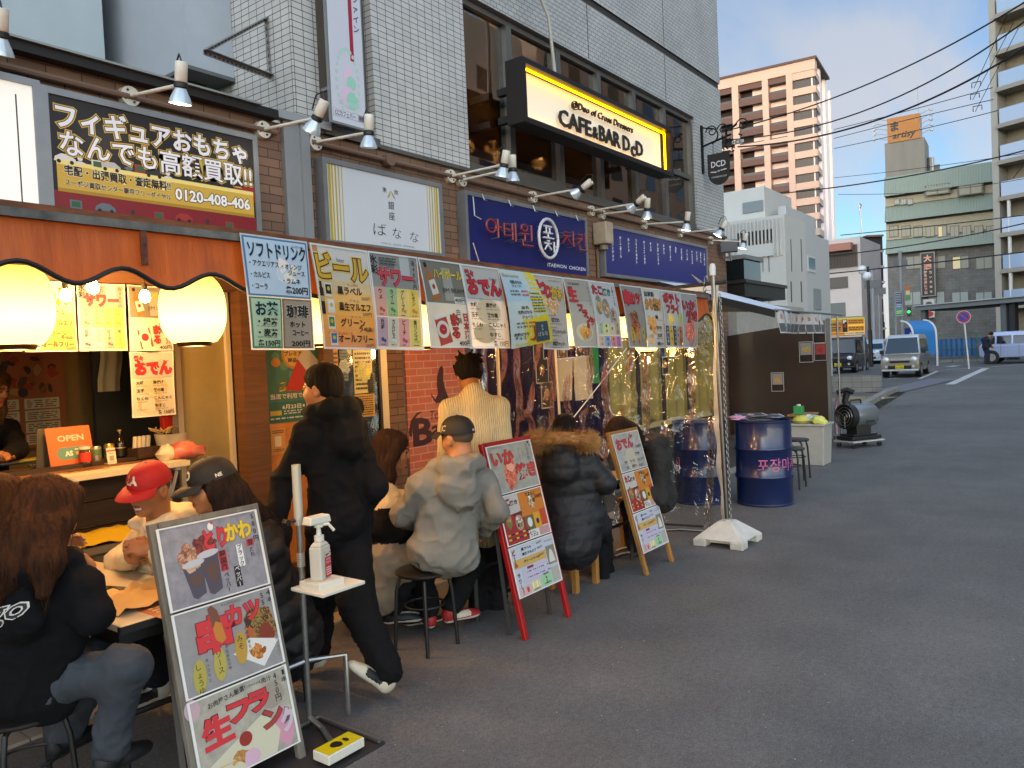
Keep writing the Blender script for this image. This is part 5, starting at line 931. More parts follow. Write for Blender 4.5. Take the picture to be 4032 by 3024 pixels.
s = Sheet(wallf((3.585, 5.034, .98)), .13, .2, '#b5813f'); s.lines(.1, .9, .06, .2, 2, INK, 3); s.rect(.25, .3, .45, .4, '#c9b999', 1); s.lines(.1, .9, .78, .9, 2, '#5a2a1a', 2); tag(s.build('small_notice'), 'small notice with a pale square on the orange board', 'notice')
def sticker(px0, py0, px1, py1, c_, lab, seed, cols=None, y=5.012):
    a, b = F(px0, py0, y), F(px1, py1, y); s = Sheet(wallf((min(a.x, b.x), y, min(a.z, b.z))), abs(b.x-a.x), abs(a.z-b.z), c_); s.lines(.08, .92, .06, .94, 9, INK, seed)
    if cols: s.food(.5, .5, .3, .3, cols, 8, seed)
    tag(s.build('door_sheet'), lab, 'notice')
sticker(1335, 1380, 1373, 1500, '#3a6a84', 'blue notice on the glass door', 1, ['#b9c4c4', '#8aa0a8'])
sticker(1388, 1375, 1470, 1545, '#b9b26a', 'tall pale yellow menu on the glass door', 2, ['#c9c03a', '#8a9a7a'])
sticker(1445, 1470, 1478, 1550, '#3f4a4c', 'small dark card at the edge of the yellow menu', 3)
sticker(1396, 1555, 1478, 1637, '#b58a2c', 'ochre sheet below the yellow menu on the glass door', 4)
sticker(1307, 1375, 1338, 1545, '#c9912a', 'orange lettered strip at the left edge of the glass door', 5)
# brick mural
x0, x1 = 5.5, 6.42; z0, z1 = .35, 2.25
s = Sheet(wallf((x0, 5.47, z0)), x1-x0, z1-z0, None); mb = MB(); mb.b2((x0, 5.472, z0), (x1, 5.495, z1), grid_mat('#c0614a', '#b87058', '#c99a84', .21, .072, .0055, .5, .7, .25, .25)); t = tag(mb.build('brick_mural'), 'printed red brick mural with dark banana and lettering', 'mural')
K = '#3a1c1c'; zf = lambda py: 1-(F(1700, py, 5.47).z-z0)/(z1-z0); xf = lambda px: (F(px, 1600, 5.47).x-x0)/(x1-x0)
P_ = lambda *q: [(xf(a), zf(b)) for a, b in q]
s.poly(P_((1746, 1442), (1738, 1448), (1727, 1480), (1724, 1520), (1728, 1560), (1715, 1590), (1722, 1590), (1760, 1560), (1750, 1500), (1752, 1450)), K, 1); s.poly(P_((1728, 1550), (1745, 1500), (1770, 1580), (1740, 1592), (1715, 1585), (1700, 1560), (1701, 1545), (1706, 1560), (1716, 1574)), K, 1)
s.t('Tok', xf(1690), xf(1745), zf(1633), .07, K, .0, shear=.2); s.t('B', xf(1625), xf(1695), zf(1688), .2, K, .035); s.t('anana', xf(1697), xf(1860), zf(1698), .12, K, .02)
s.poly(P_((1604, 1690), (1615, 1645), (1640, 1618), (1665, 1616), (1640, 1630), (1622, 1655), (1616, 1708), (1608, 1706)), K, 1); hang(s.mb.build('lettering'), t)
# curtain wall of the korean stall seen through the vinyl
kor = thing('korean_stall_front', 'dark stall front with deep violet cloth and olive curtains behind the clear vinyl sheet', 'stall', (10, 5.6, 0))
def drape(x0, x1, y, z0, z1, m, name, amp=.03, per=.16):
    n = int((x1-x0)/.02); mb = MB(); mb.add([(x0+(x1-x0)*i/n, y+amp*math.sin((x0+(x1-x0)*i/n)*2*PI/per)+.01*math.sin(i*.7), z) for z in (z0, z1) for i in range(n+1)], [(i, i+1, n+2+i, n+1+i) for i in range(n)], m); mb.build(name, kor, 60)
drape(6.6, 9.3, 5.42, .1, 2.3, mat('#1d1730', .9), 'violet_cloth'); drape(9.3, 12.9, 5.35, .55, 2.3, mat('#8a7638', .75, var=.15), 'olive_curtain', .04, .3)
for x in (9.9, 10.7, 11.6): mb = MB(); mb.b2((x, 5.22, .5), (x+.06, 5.26, 2.3), mat('#26202c', .7)); mb.build('dark_strip', kor)
mb = MB(); mb.b2((9.0, 5.2, .55), (13, 5.3, .62), mat('#b09a6a', .6)); mb.b2((9.0, 5.22, .1), (13, 5.28, .55), mat('#3a3024', .8)); mb.build('counter', kor)
for i, (px, py, w_, h_, c_, lab) in enumerate(((2120, 1375, .2, .28, '#2a1512', 'upper left food photo behind the vinyl'), (2215, 1375, .2, .28, '#7a4a2c', 'upper middle food photo behind the vinyl'), (2285, 1375, .18, .28, '#3a1a16', 'upper right food photo behind the vinyl'), (2135, 1460, .25, .28, '#241410', 'middle food photo behind the vinyl'), (2155, 1555, .24, .3, '#3a1c18', 'lower ice cream photo behind the vinyl'), (2620, 1440, .2, .28, '#2a2420', 'dark photo hung on the olive curtain'))):
    y = 4.9 if i < 5 else 5.2; p = F(px, py, y); s = Sheet(wallf((p.x-w_/2, y, p.z-h_/2)), w_, h_, '#c9b08a'); s.rect(.06, .05, .88, .9, c_, 1); s.food(.5, .45, .22, .25, ['#b5602c', '#c98a4a', '#8a2f1c', '#d9b58a'], 9, i); tag(s.build('food_photo'), lab, 'photo')
t = thing('noren_curtain', 'plain cream noren of two cloth panels on a white pole', 'curtain', F(2260, 1500, 4.4))
for a, b, c, d in (((2196, 1415), (2255, 1410), (2205, 1580), (2252, 1575)), ((2257, 1408), (2318, 1402), (2268, 1578), (2336, 1568))):
    q = [F(*z_, 4.4) for z_ in (a, b, d, c)]; mb = MB(); mb.add([tuple(v) for v in q]+[(v.x, v.y+.006, v.z) for v in q], [(0, 1, 2, 3), (7, 6, 5, 4), (0, 4, 5, 1), (2, 6, 7, 3)], mat('#c4ab84', .8, bump=.2, bs=80)); mb.build('cloth_panel', t)
a, b = F(2190, 1415, 4.41), F(2320, 1402, 4.41); mb = MB(); mb.tube([a, b], .008, WHITE, 6); mb.build('rod', t)
t = thing('green_hanging_banner', 'bright green hanging banner strip behind the vinyl sheet', 'banner', F(2330, 1430, 5.1)); a, b = F(2322, 1375, 5.1), F(2345, 1510, 5.1); mb = MB(); mb.b2((a.x, 5.1, b.z), (b.x+.1, 5.11, a.z+.3), mat('#1f7a38', .6)); mb.build('cloth', t)
for i, (pa, pb, y) in enumerate((((1958, 1375), (1970, 1640), 3.9), ((2180, 1375), (2215, 1680), 4.3))):
    a, b = F(*pa, y), F(*pb, y); t = thing('white_pole', 'slim white tent pole %s' % ('right of the cream sweater person', 'at the left edge of the noren')[i], 'pole', (b.x, b.y, 0), 'white tent poles'); mb = MB(); mb.tube([(b.x, y, 0), (a.x, y, 2.4)], .014, mat('#c9bfa8', .4), 10); mb.build('tube', t, 40)
a, b = F(2255, 1648, 4.0), F(2470, 1368, 4.0); mb = MB(); mb.tube([a, (a+b)/2+Vector((0, 0, -.01)), b], .0055, WHITE, 6); tag(mb.build('guy_rope'), 'white guy rope running diagonally behind the vinyl sheet', 'rope')

# ---- tent pole, foot, bar, chain, vinyl curtain
t = thing('tent_pole', 'steel tent pole with white cap standing in the white plastic foot', 'pole', (6.27, 2.52, .17)); SS = mat('#8b8883', .3, .9)
pt = XP(2806, 1075, 6.23); mb = MB(); mb.tube([(6.27, 2.52, .15), (pt.x, pt.y, pt.z)], .019, SS, 14); mb.build('tube', t, 40)
mb = MB(); mb.lathe([(.026, -.02), (.027, .05), (.02, .075), (0, .082)], mat('#c9c8c0', .5), 14, Matrix.Translation(pt)); mb.build('cap', t, 50)
t = thing('pole_foot', 'white plastic pyramid foot with notched feet holding the tent pole', 'base', (6.27, 2.52, 0)); PW = mat('#c4beb2', .5, var=.15, vs=7)
mb = MB(); mb.box((6.27, 2.52, .125), (.46, .43, .13), PW, top=(.28, .28)); mb.build('weight', t, bevel=.012)
for sx_ in (-1, 1):
    for sy_ in (-1, 1): mb = MB(); mb.box((6.27+sx_*.17, 2.52+sy_*.16, .03), (.12, .11, .06), PW); mb.build('foot', t, bevel=.008)
mb = MB(); mb.box((6.27, 2.52, .05), (.38, .35, .03), PW); mb.tube([(6.27, 2.52, .18), (6.27, 2.52, .2)], .035, PW, 16); mb.build('collar', t)
a, b = XP(2815, 1115, 6.25), XP(2600, 1137, 6.6); mb = MB(); mb.tube([(6.24, 2.45, a.z), (6.3, 3.3, a.z+.0), (6.5, 5.4, a.z)], .017, mat('#181512', .4), 10); tag(mb.build('black_bar', None, 40), 'black horizontal bar carrying the clear vinyl sheet', 'bar')
def chain(pts, name, label, r=.0035, ll=.034):
    mb = MB(); k = 0; CH = mat('#8f8d88', .35, .9)
    for (a, b) in zip(pts[:-1], pts[1:]):
        a, b = Vector(a), Vector(b); d = (b-a); n = max(1, int(d.length/(ll*.78))); u = d.normalized(); s1 = u.cross(Vector((.3, 1, .1))).normalized(); s2 = u.cross(s1)
        for i in range(n):
            c = a+u*(i+.5)*d.length/n; s_ = s1 if k % 2 else s2; k += 1
            mb.tube([c+u*(ll*.5*math.cos(q))+s_*(ll*.3*math.sin(q)) for q in [2*PI*j/8 for j in range(9)]], r, CH, 5, False)
    return tag(mb.build(name, None, 60), label, 'chain')
pb_ = XP(2760, 1105, 6.22)
chain([(6.25, 2.62, 2.26), (6.25, 2.64, 2.13), (6.25, 2.66, 1.82)], 'chain', 'steel chain tied round the black bar and hanging down beside the squid sheet', .005, .05)
chain([(6.235, 2.5, 2.1), (6.243, 2.49, 1.7), (6.25, 2.495, 1.2), (6.262, 2.49, .6), (6.27, 2.49, .2)], 'chain', 'steel chain running down along the tent pole', .004, .035)
def vinyl_mat():
    m = bpy.data.materials.new('clear_vinyl'); m.use_nodes = True; t = m.node_tree; n = t.nodes; l = t.links; n.remove(n['Principled BSDF'])
    tr = n.new('ShaderNodeBsdfTransparent'); tr.inputs[0].default_value = (.93, .92, .88, 1); g = n.new('ShaderNodeBsdfGlossy'); g.inputs['Roughness'].default_value = .03
    tcn = n.new('ShaderNodeTexCoord'); mpn = n.new('ShaderNodeMapping'); mpn.inputs['Scale'].default_value = (1, 1.3, 1); l.new(tcn.outputs['Object'], mpn.inputs[0])
    no = n.new('ShaderNodeTexNoise'); no.inputs['Scale'].default_value = 7; no.inputs['Detail'].default_value = 2; no.inputs['Distortion'].default_value = 1.2; l.new(mpn.outputs[0], no.inputs['Vector'])
    bn = n.new('ShaderNodeBump'); bn.inputs['Strength'].default_value = .5; bn.inputs['Distance'].default_value = .06; l.new(no.outputs['Fac'], bn.inputs['Height']); l.new(bn.outputs[0], g.inputs['Normal'])
    ms = n.new('ShaderNodeMixShader'); lw = n.new('ShaderNodeFresnel'); lw.inputs[0].default_value = 1.5; mr = n.new('ShaderNodeMapRange'); mr.inputs[3].default_value = .025; mr.inputs[4].default_value = .7; l.new(lw.outputs[0], mr.inputs[0]); l.new(mr.outputs[0], ms.inputs[0]); l.new(tr.outputs[0], ms.inputs[1]); l.new(g.outputs[0], ms.inputs[2]); l.new(ms.outputs[0], n['Material Output'].inputs[0])
    return m
VX = 6.5; t = thing('vinyl_curtain', 'wrinkled clear vinyl sheet with white hem hanging across the stall end', 'curtain', (VX, 4, 0)); ny, nz = 150, 90; mb = MB(); vs = []
def vpos(u, v):
    y = 2.66+2.75*u; z = .03+(2.17+.04*u)*v; f_ = 1-.3*v
    x = VX+f_*(.03*math.sin(y*13+2*math.sin(z*2.2))+.018*math.sin(y*29+z*3)+.012*math.sin(z*17+y*5))+.03*math.exp(-((z-1.93)/.05)**2)*math.sin(y*21)+.035*math.exp(-((z-1.05)/.05)**2)*math.sin(y*17)
    return (x-.12*(1-v)*(1-u)**2+.35*(1-v)**2*max(0, 1-u*4)*.6, y, z)
for j in range(nz+1):
    for i in range(ny+1): vs.append(vpos(i/ny, j/nz))
mb.add(vs, [(j*(ny+1)+i, j*(ny+1)+i+1, (j+1)*(ny+1)+i+1, (j+1)*(ny+1)+i) for j in range(nz) for i in range(ny)], vinyl_mat()); mb.build('clear_sheet', t, 80)
HEM = mat('#b9b2a4', .7, var=.1, vs=20); mb = MB(); vs = []
for j in range(61):
    p = Vector(vpos(0, j/60)); o = .008*math.sin(j*.5); vs += [(p.x-.004, p.y-.028+o, p.z), (p.x-.004, p.y+.02+o, p.z)]
mb.add(vs, [(2*j, 2*j+1, 2*j+3, 2*j+2) for j in range(60)], HEM); mb.build('hem', t, 60)
mb = MB(); vs = []
for i in range(41): p = Vector(vpos(i/40, 0)); vs += [(p.x, p.y, .012), (p.x-.045-.01*math.sin(i), p.y, .014)]
mb.add(vs, [(2*j, 2*j+1, 2*j+3, 2*j+2) for j in range(40)], HEM); mb.build('hem', t, 60)
mb = MB(); mb.b2((VX-.01, 2.64, 2.16), (VX+.03, 5.4, 2.22), mat('#c9c4b6', .5)); mb.build('hem', t)
for y_ in (2.75, 3.4, 4.1, 4.8): mb = MB(); mb.tube([(VX, y_, 2.2), (6.3+(y_-3.3)*.09, y_, 2.29), (VX+.02, y_, 2.22)], .005, WHITE, 5); mb.build('hook', t)
a, b = G(2840, 2080), G(2510, 2068); mb = MB(); mb.tube([(6.75, 2.72, .02), (6.7, 3.0, .012), (6.62, 3.5, .012), (6.6, 4.4, .012)], .009, BLK, 6); tag(mb.build('floor_cable', None, 40), 'black cable lying along the bottom hem of the vinyl sheet', 'cable')
# ================================================================ boards, tables, stools, drums and other things on the street
GW = mat('#6d665a', .7, var=.35, vs=5, bump=.3, bs=25, stretch=(3, 3, .5)); RW = mat('#9c1210', .4, var=.15, vs=8, coat=.2); OW = mat('#9a6a30', .6, var=.3, vs=5, stretch=(3, 3, .6))
def board(name, label, x0, x1, top, m, sheets, rear, lean=13.2, y0=2.66, postw=.035, sh=.297):
    t = thing(name, label, 'sandwich board', ((x0+x1)/2, y0, 0)); a = rad(lean); M = frame((x0, y0, 0), (1, 0, 0), (0, math.sin(a), math.cos(a))); L_ = top/math.cos(a); w = x1-x0
    for x in (0, w-postw): mb = MB(M); mb.box((x+postw/2, L_/2, -.012), (postw, L_, .03), m); hang(mb.build('post', bevel=.004), t)
    n = len(sheets); zb = L_-.02-n*(sh+.008)
    mb = MB(M); mb.box((w/2, (zb+L_)/2, -.006), (w-2*postw, L_-zb, .012), mat('#3a332c', .7)); mb.box((w/2, L_-.012, .002), (w-2*postw-.002, .022, .012), m); hang(mb.build('panel'), t)
    for i, fn in enumerate(sheets):
        s = Sheet(M @ Matrix.Translation((postw*.55, L_-.025-(i+1)*sh-i*.008, .006)), w-postw*1.1, sh, '#cfccc6'); fn(s); hang(s.mb.build('menu_sheet'), t)
    if rear:
        a2 = rad(-3)
        for x in (x0+.02, x1-.05):
            mb = MB(); mb.tube([(x+.015, y0+.14, .0), (x+.015, y0+.14+top*.97*.12, top*.97)], .016, rear, 4); hang(mb.build('rear_leg'), t)
        mb = MB(); mb.tube([(x0+.03, y0+.17, .25), (x1-.03, y0+.17, .25)], .012, rear, 6); hang(mb.build('stretcher'), t)
    return t
board('menu_board', 'weathered grey wooden board with chicken skin, skewer and frankfurter sheets beside the sanitizer stand', 1.5, 1.985, 1.055, GW, (q_tori, q_kushi, q_frank), mat('#4a4540', .7), sh=.322)
board('menu_board', 'red framed board with squid, octopus ball and drink sheets', 3.54, 4.035, 1.135, RW, (q_ika, q_tako, q_drink), mat('#14130f', .6))
board('menu_board', 'light brown wooden board with oden, octopus ball and drink sheets near the fur collar parka', 5.06, 5.52, 1.05, OW, (q_oden, q_tako, q_drink), None, 15)
# sanitizer stand
t = thing('sanitizer_stand', 'steel foot pedal stand with white tray and a yellow pedal with footprint', 'stand', (2.15, 2.8, 0)); CHR = mat('#9a9a98', .3, .85, var=.1, vs=30); PLW = mat('#d3cfbf', .4)
mb = MB(); mb.box((1.98, 2.69, .006), (.53, .45, .012), mat('#2c2624', .7, var=.2)); mb.build('base_plate', t)
px_ = 2.155; mb = MB(); mb.tube([(px_, 2.855, .05), (px_, 2.855, .98)], .0135, CHR, 12); mb.tube([(px_, 2.855, .93), (px_, 2.855, .955)], .02, CHR, 12); mb.build('pole', t, 40)
mb = MB(); mb.tube([(px_, 2.855, .93), (px_, 2.855, 1.2)], .02, mat('#b9b5a6', .45, .3), 14); mb.build('upper_tube', t, 40)
mb = MB(); mb.tube([(px_-.02, 2.855, .955), (px_-.055, 2.87, .95)], .007, BLK, 8); mb.tube([(px_-.055, 2.885, .95), (px_-.055, 2.855, .95)], .016, BLK, 5); mb.build('knob', t)
mb = MB()
for k in range(7): mb.tube([(px_, 2.855, .745+k*.009), (px_, 2.855, .749+k*.009)], .018, mat('#b3aea0', .5, .3), 12)
mb.build('spring', t)
mb = MB(); mb.tube([(1.76, 2.86, .315), (px_, 2.86, .315), (2.3, 2.76, .315), (2.3, 2.76, .04)], .012, CHR, 8); mb.tube([(px_, 2.85, .06), (px_+.01, 2.78, .025), (2.08, 2.6, .03)], .012, CHR, 8); mb.tube([(1.76, 2.87, .03), (2.22, 2.87, .03), (2.22, 2.47, .025)], .011, CHR, 8); mb.tube([(1.76, 2.87, .03), (1.76, 2.47, .025)], .011, CHR, 8); mb.build('base_frame', t, 40)
mb = MB(); mb.box((2.05, 2.53, .05), (.19, .1, .04), PLW); pd = mb.build('pedal', t, bevel=.004)
s = Sheet(frame((1.96, 2.484, .0715), (1, 0, 0), (0, 1, 0)), .18, .092, '#c9b400'); s.ell(.44, .5, .24, .3, INK, 2, 14, 0); s.ell(.42, .5, .3, .24, INK, 2, 14); s.rect(.62, .28, .02, .45, '#c9b400', 3); s.ell(.7, .5, .13, .2, INK, 2, 12); hang(s.mb.build('footprint_sticker'), pd)
mb = MB(); mb.box((2.215, 2.75, .655), (.24, .22, .016), PLW); mb.box((2.19, 2.76, .675), (.14, .14, .03), PLW); mb.build('tray', t, bevel=.004)
mb = MB(); mb.box((2.19, 2.775, .955), (.12, .06, .035), PLW, top=(.9, .9)); mb.build('press_head', t, bevel=.006)
t = thing('sanitizer_bottle', 'white pump bottle of hand sanitizer with a red label on the tray', 'bottle', (2.19, 2.765, .69)); mb = MB(); bx = Matrix.Translation((2.19, 2.765, .69)) @ Matrix.Rotation(.35, 4, 'Z')
mb.box((0, 0, .075), (.085, .06, .15), mat('#d0cdbf', .35, trans=.2), T=bx); mb.box((0, 0, .16), (.085, .06, .02), mat('#d0cdbf', .35, trans=.2), T=bx, top=(.5, .55)); mb.build('body', t, bevel=.008)
s = Sheet(bx @ frame((-.012, -.0312, .008), (1, 0, 0), (0, 0, 1)), .05, .115, '#b8293a'); s.rect(0, 0, 1, .2, '#c9c7bc', 1); s.t('アルコール', .08, .92, .42, .12, '#e0dcd4', .02); s.t('手指消毒用', .1, .8, .3, .09, '#e0dcd4', .0); s.lines(.1, .9, .58, .92, 4, '#e0dcd4', 3); s.t('IP', .12, .6, .11, .1, INK, .05); s.rect(.72, .02, .25, .08, '#b8293a', 2); hang(s.mb.build('label'), t)
mb = MB(); T_ = Matrix.Translation((2.19, 2.765, .86)); mb.lathe([(.022, .0), (.022, .025), (.012, .028), (.009, .06), (.02, .062), (.02, .075), (0, .078)], PLW, 14, T_); mb.tube([(2.19, 2.765, .93), (2.225, 2.74, .932), (2.245, 2.727, .9)], .007, PLW, 8); mb.build('pump', t, 40)
# folding tables
TT = mat('#c9bda2', .3, var=.08, vs=3, coat=.3)
def table(label, x0, x1, y0, y1, z=.7):
    t = thing('folding_table', label, 'table', ((x0+x1)/2, (y0+y1)/2, 0), 'folding tables in front of the stall')
    mb = MB(); mb.b2((x0, y0, z-.028), (x1, y1, z), TT); mb.build('tabletop', t, bevel=.006)
    mb = MB(); mb.b2((x0-.004, y0-.004, z-.03), (x1+.004, y0+.02, z-.002), BLK); mb.b2((x0+.02, y0+.06, z-.09), (x1-.02, y1-.06, z-.03), BLK); mb.build('edge_frame', t)
    for x in (x0+.04, x1-.04):
        for y in (y0+.1, y1-.1): mb = MB(); mb.tube([(x, y, 0), (x, y, z-.03)], .016, BLK, 4); mb.build('leg', t)
    mb = MB(); mb.tube([(x0+.04, y0+.1, .32), (x1-.04, y0+.1, .32)], .012, BLK, 6); mb.tube([(x0+.04, y0+.1, .5), (x0+.04, y0+.45, .66)], .01, BLK, 6); mb.build('brace', t); return t
table('folding table with white top between the women and the men in caps', 1.37, 1.82, 2.90, 4.6)
table('folding table behind the red framed board', 3.62, 4.08, 3.02, 4.6)
table('folding table between the fur collar parka and the dark jacket', 4.97, 5.43, 2.86, 4.5)
# stools
def stool(label, x, y, h=.45, r=.16, rz=0):
    t = thing('round_stool', label, 'stool', (x, y, 0), 'round black stools'); T_ = Matrix.Translation((x, y, 0))
    mb = MB(); mb.lathe([(0, h-.028), (r-.012, h-.028), (r, h-.018), (r, h-.008), (r-.015, h), (0, h+.002)], mat('#171513', .45, coat=.2), 26, T_); mb.build('seat', t, 40)
    for k in range(4):
        a = rz+PI/4+k*PI/2; c, s_ = math.cos(a), math.sin(a); mb = MB(); mb.tube([(x+c*r*.55, y+s_*r*.55, h-.03), (x+c*r*.86, y+s_*r*.86, h-.045), (x+c*r*.98, y+s_*r*.98, h-.12), (x+c*r*1.12, y+s_*r*1.12, 0)], .011, BLK, 8); mb.build('leg', t, 50)
    mb = MB(); mb.tube([(x+r*.7*math.cos(q), y+r*.7*math.sin(q), h*.55) for q in [2*PI*k/20 for k in range(21)]], .006, BLK, 6); mb.build('ring', t); return t
stool('round black stool under the grey hoodie', 3.18, 3.1, .455); stool('round black stool under the pale coat hem', 2.98, 3.72, .44); stool('round black stool under the black hoodie in front', D(85, 2690, 2.84).x, D(85, 2690, 2.84).y, .43)
stool('black stool half hidden by the blue drum, nearer one', 9.1, 2.86, .47); stool('black stool half hidden by the blue drum, farther one', 9.75, 3.0, .5)
stool('black stool under the black puffer jacket', D(1040, 2410, 3.75).x, D(1040, 2410, 3.75).y, .42); stool('black stool under the red cap diner', 2.08, 3.66, .44)
def wstool(label, x, y, h=.43):
    t = thing('wooden_stool', label, 'stool', (x, y, 0), 'wooden stools'); mb = MB(); mb.box((x, y, h-.015), (.33, .27, .03), OW); mb.build('seat', t, bevel=.005)
    for sx_ in (-1, 1):
        for sy_ in (-1, 1): mb = MB(); mb.box((x+sx_*.135, y+sy_*.1, (h-.03)/2), (.045, .035, h-.03), OW); mb.build('leg', t)
    mb = MB(); mb.box((x, y-.1, .2), (.225, .02, .04), OW); mb.box((x, y+.1, .2), (.225, .02, .04), OW); mb.build('rail', t)
wstool('wooden stool under the fur collar parka', D(2250, 2050, 5.5).x, D(2250, 2050, 5.5).y, .4); wstool('wooden stool under the dark grey jacket', 5.83, 3.1)
# blue drums
DB = mat('#0d1d48', .28, var=.12, vs=3, coat=.35)
def drum(label, x, y, rz, words):
    t = thing('oil_drum', label, 'drum', (x, y, 0), 'blue oil drums'); r = .286; h = .88; prof = [(0, .02), (r-.02, .02), (r-.012, .0), (r+.006, .004), (r+.006, .018), (r, .025)]
    for zc in (.30, .59): prof += [(r, zc-.03), (r+.011, zc-.012), (r+.014, zc), (r+.011, zc+.012), (r, zc+.03)]
    prof += [(r, h-.02), (r+.008, h-.012), (r+.008, h), (r-.008, h), (r-.012, h-.02), (0, h-.02)]
    mb = MB(); mb.lathe(prof, DB, 48, Matrix.Translation((x, y, 0))); mb.build('barrel', t, 35)
    for txt, a0, k in words:
        v, f = glyphs(txt, -.0); lo = min(q[0] for q in v); vs = []
        for q in v: a = a0+(q[0]-lo)*k/r; z = .43+(q[1]-.35)*k*1.1; vs.append((x+(r+.0035)*math.cos(a), y+(r+.0035)*math.sin(a), z))
        mb = MB(); mb.add(vs, f, mat('#c0608e', .5)); mb.build('painted_letters', t)
    return t
va = math.atan2(-2.83, -8.1)
drum('blue oil drum with pink Korean letters, loaded with loose photo sheets', 8.1, 2.83, 0, (('포장마차', va-.22, .135),)); drum('blue oil drum half behind the vinyl sheet', 7.93, 3.46, 0, (('식', va-1.12, .12),))
R_ = random.Random(9)
for i in range(9):
    a = R_.uniform(0, 6.28); q = R_.uniform(0, .17); s = Sheet(Matrix.Translation((8.1+q*math.cos(a), 2.83+q*math.sin(a), .885+i*.006)) @ Matrix.Rotation(R_.uniform(0, 6.28), 4, 'Z') @ Matrix.Rotation(R_.uniform(-.05, .05), 4, 'X') @ Matrix.Translation((-.15, -.105, 0)), .3, .21, '#c6c6c8', step=.0003)
    s.rect(.05, .06, .9, .88, R_.choice(['#2a2422', '#b97a9a', '#b9c4d0', '#5a3a30']), 1); s.food(.5, .5, .25, .3, ['#b5602c', '#d0b090', '#8a3a2a', '#c9c9c9'], 6, i); s.k = 0
    tag(s.build('photo_sheet'), 'loose printed photo sheet lying in the pile on the blue drum', 'photo', 'photo sheets on the drum')
bag('pink_cloth', 'pink cloth at the left rim of the blue drum', (7.93, 3.03, .91), (.1, .09, .03), mat('#b98aa4', .8), 5)
# trash bin with bags, green box on plank
t = thing('trash_bin', 'pale grey plastic bin with plastic bags sticking out', 'bin', (11.05, 3.2, 0)); PB = mat('#a19d94', .5, var=.1)
mb = MB(); mb.box((11.1, 3.2, .27), (.38, .42, .54), PB, top=(1.1, 1.1)); mb.box((11.1, 3.2, .555), (.46, .5, .03), PB); mb.build('tub', t, bevel=.01)
for i, (dx_, dy_, c_) in enumerate(((-.05, .1, '#b9b04a'), (.0, -.06, '#a9bfcc'), (-.08, -.14, '#c4c05a'), (.05, .05, '#c2ccc0'))):
    R2 = random.Random(i); c = (11.05+dx_, 3.2+dy_, .61); mb = MB(); n = 9; mb.add([(c[0]+.1*math.cos(a)*math.sin(v)*R2.uniform(.7, 1.2), c[1]+.12*math.sin(a)*math.sin(v)*R2.uniform(.7, 1.2), c[2]+.07*math.cos(v)*R2.uniform(.7, 1.2)) for v in [PI*j/6 for j in range(7)] for a in [2*PI*k/n for k in range(n)]], [(j*n+k, j*n+(k+1) % n, (j+1)*n+(k+1) % n, (j+1)*n+k) for j in range(6) for k in range(n)], mat(c_, .3)); mb.build('plastic_bag', t, 40)
p = XP(3145, 1615, 11.3); t = thing('green_soap_box', 'small green box on a wooden ledge behind the bin', 'box', p); mb = MB(); mb.box((11.3, p.y, p.z), (.12, .12, .12), mat('#2f8a4a', .5)); mb.tube([(11.3, p.y, p.z+.06), (11.3, p.y, p.z+.085)], .03, WHITE, 12); mb.build('box', t, bevel=.006)
mb = MB(); mb.box((11.5, p.y, p.z-.075), (.5, .3, .025), OW); mb.box((11.6, p.y, (p.z-.09)/2), (.3, .22, p.z-.09), mat('#3a2a1a', .8)); tag(mb.build('wooden_ledge'), 'dark stand with a wooden ledge carrying the green box', 'stand')
# jet heater on its cart
t = thing('jet_heater', 'black and silver jet heater on a wheeled cart beside the brown panel', 'heater', (13.1, 3.05, 0)); ax = Vector((.86, -.5, .0)).normalized(); c0 = Vector((12.95, 3.2, .5)); SIL = mat('#8d9294', .3, .7)
MH = Matrix.Translation(c0) @ ax.to_track_quat('Z', 'Y').to_matrix().to_4x4()
mb = MB(MH); mb.lathe([(.0, .03), (.15, .03), (.185, -.02), (.2, -.02), (.2, .1), (.19, .1)], mat('#151413', .5), 30); mb.build('grille_ring', None, 40); hang(bpy.data.objects[-1] if 0 else [o for o in COL.objects if o.name.startswith('grille_ring')][-1], t)
mb = MB(MH)
for q in (.05, .1, .15): mb.tube([(q*math.cos(a), q*math.sin(a), -.01) for a in [2*PI*k/20 for k in range(21)]], .004, CHR, 5)
for k in range(3): mb.tube([(0, 0, -.012), (.19*math.cos(k*2.1+.5), .19*math.sin(k*2.1+.5), -.012)], .005, CHR, 5)
hang(mb.build('wire_guard'), t)
mb = MB(MH); mb.lathe([(.19, .1), (.192, .12), (.192, .52), (.18, .54), (0, .54)], SIL, 30); hang(mb.build('housing', None, 35), t)
s = Sheet(MH @ frame((.1945*math.cos(3.5), .1945*math.sin(3.5), .25), (0, 0, 1), (-math.sin(3.5), math.cos(3.5), 0)), .2, .05, '#3a3c40'); s.lines(.1, .9, .2, .8, 1, '#b9bcc0', 2); hang(s.mb.build('name_plate'), t)
mb = MB(); mb.tube([c0+Vector((.1, -.05, .19)), c0+Vector((.12, -.06, .25)), c0+Vector((.3, -.16, .25)), c0+Vector((.32, -.17, .19))], .014, BLK, 8); mb.build('handle', t, 50)
cc_ = c0+ax*.28; mb = MB(); mb.box((cc_.x, cc_.y, .26), (.3, .22, .18), mat('#1c1b1a', .5), -.53); mb.build('support', t, bevel=.01)
mb = MB(); mb.box((cc_.x, cc_.y, .155), (.62, .34, .06), mat('#161514', .45), -.53); mb.box((cc_.x+.0, cc_.y, .2), (.5, .3, .03), mat('#1d1c1b', .4), -.53); mb.build('fuel_tank', t, bevel=.02)
mb = MB(); mb.box((cc_.x, cc_.y, .105), (.66, .4, .02), mat('#b0aaa0', .6), -.53); mb.build('cart_plate', t)
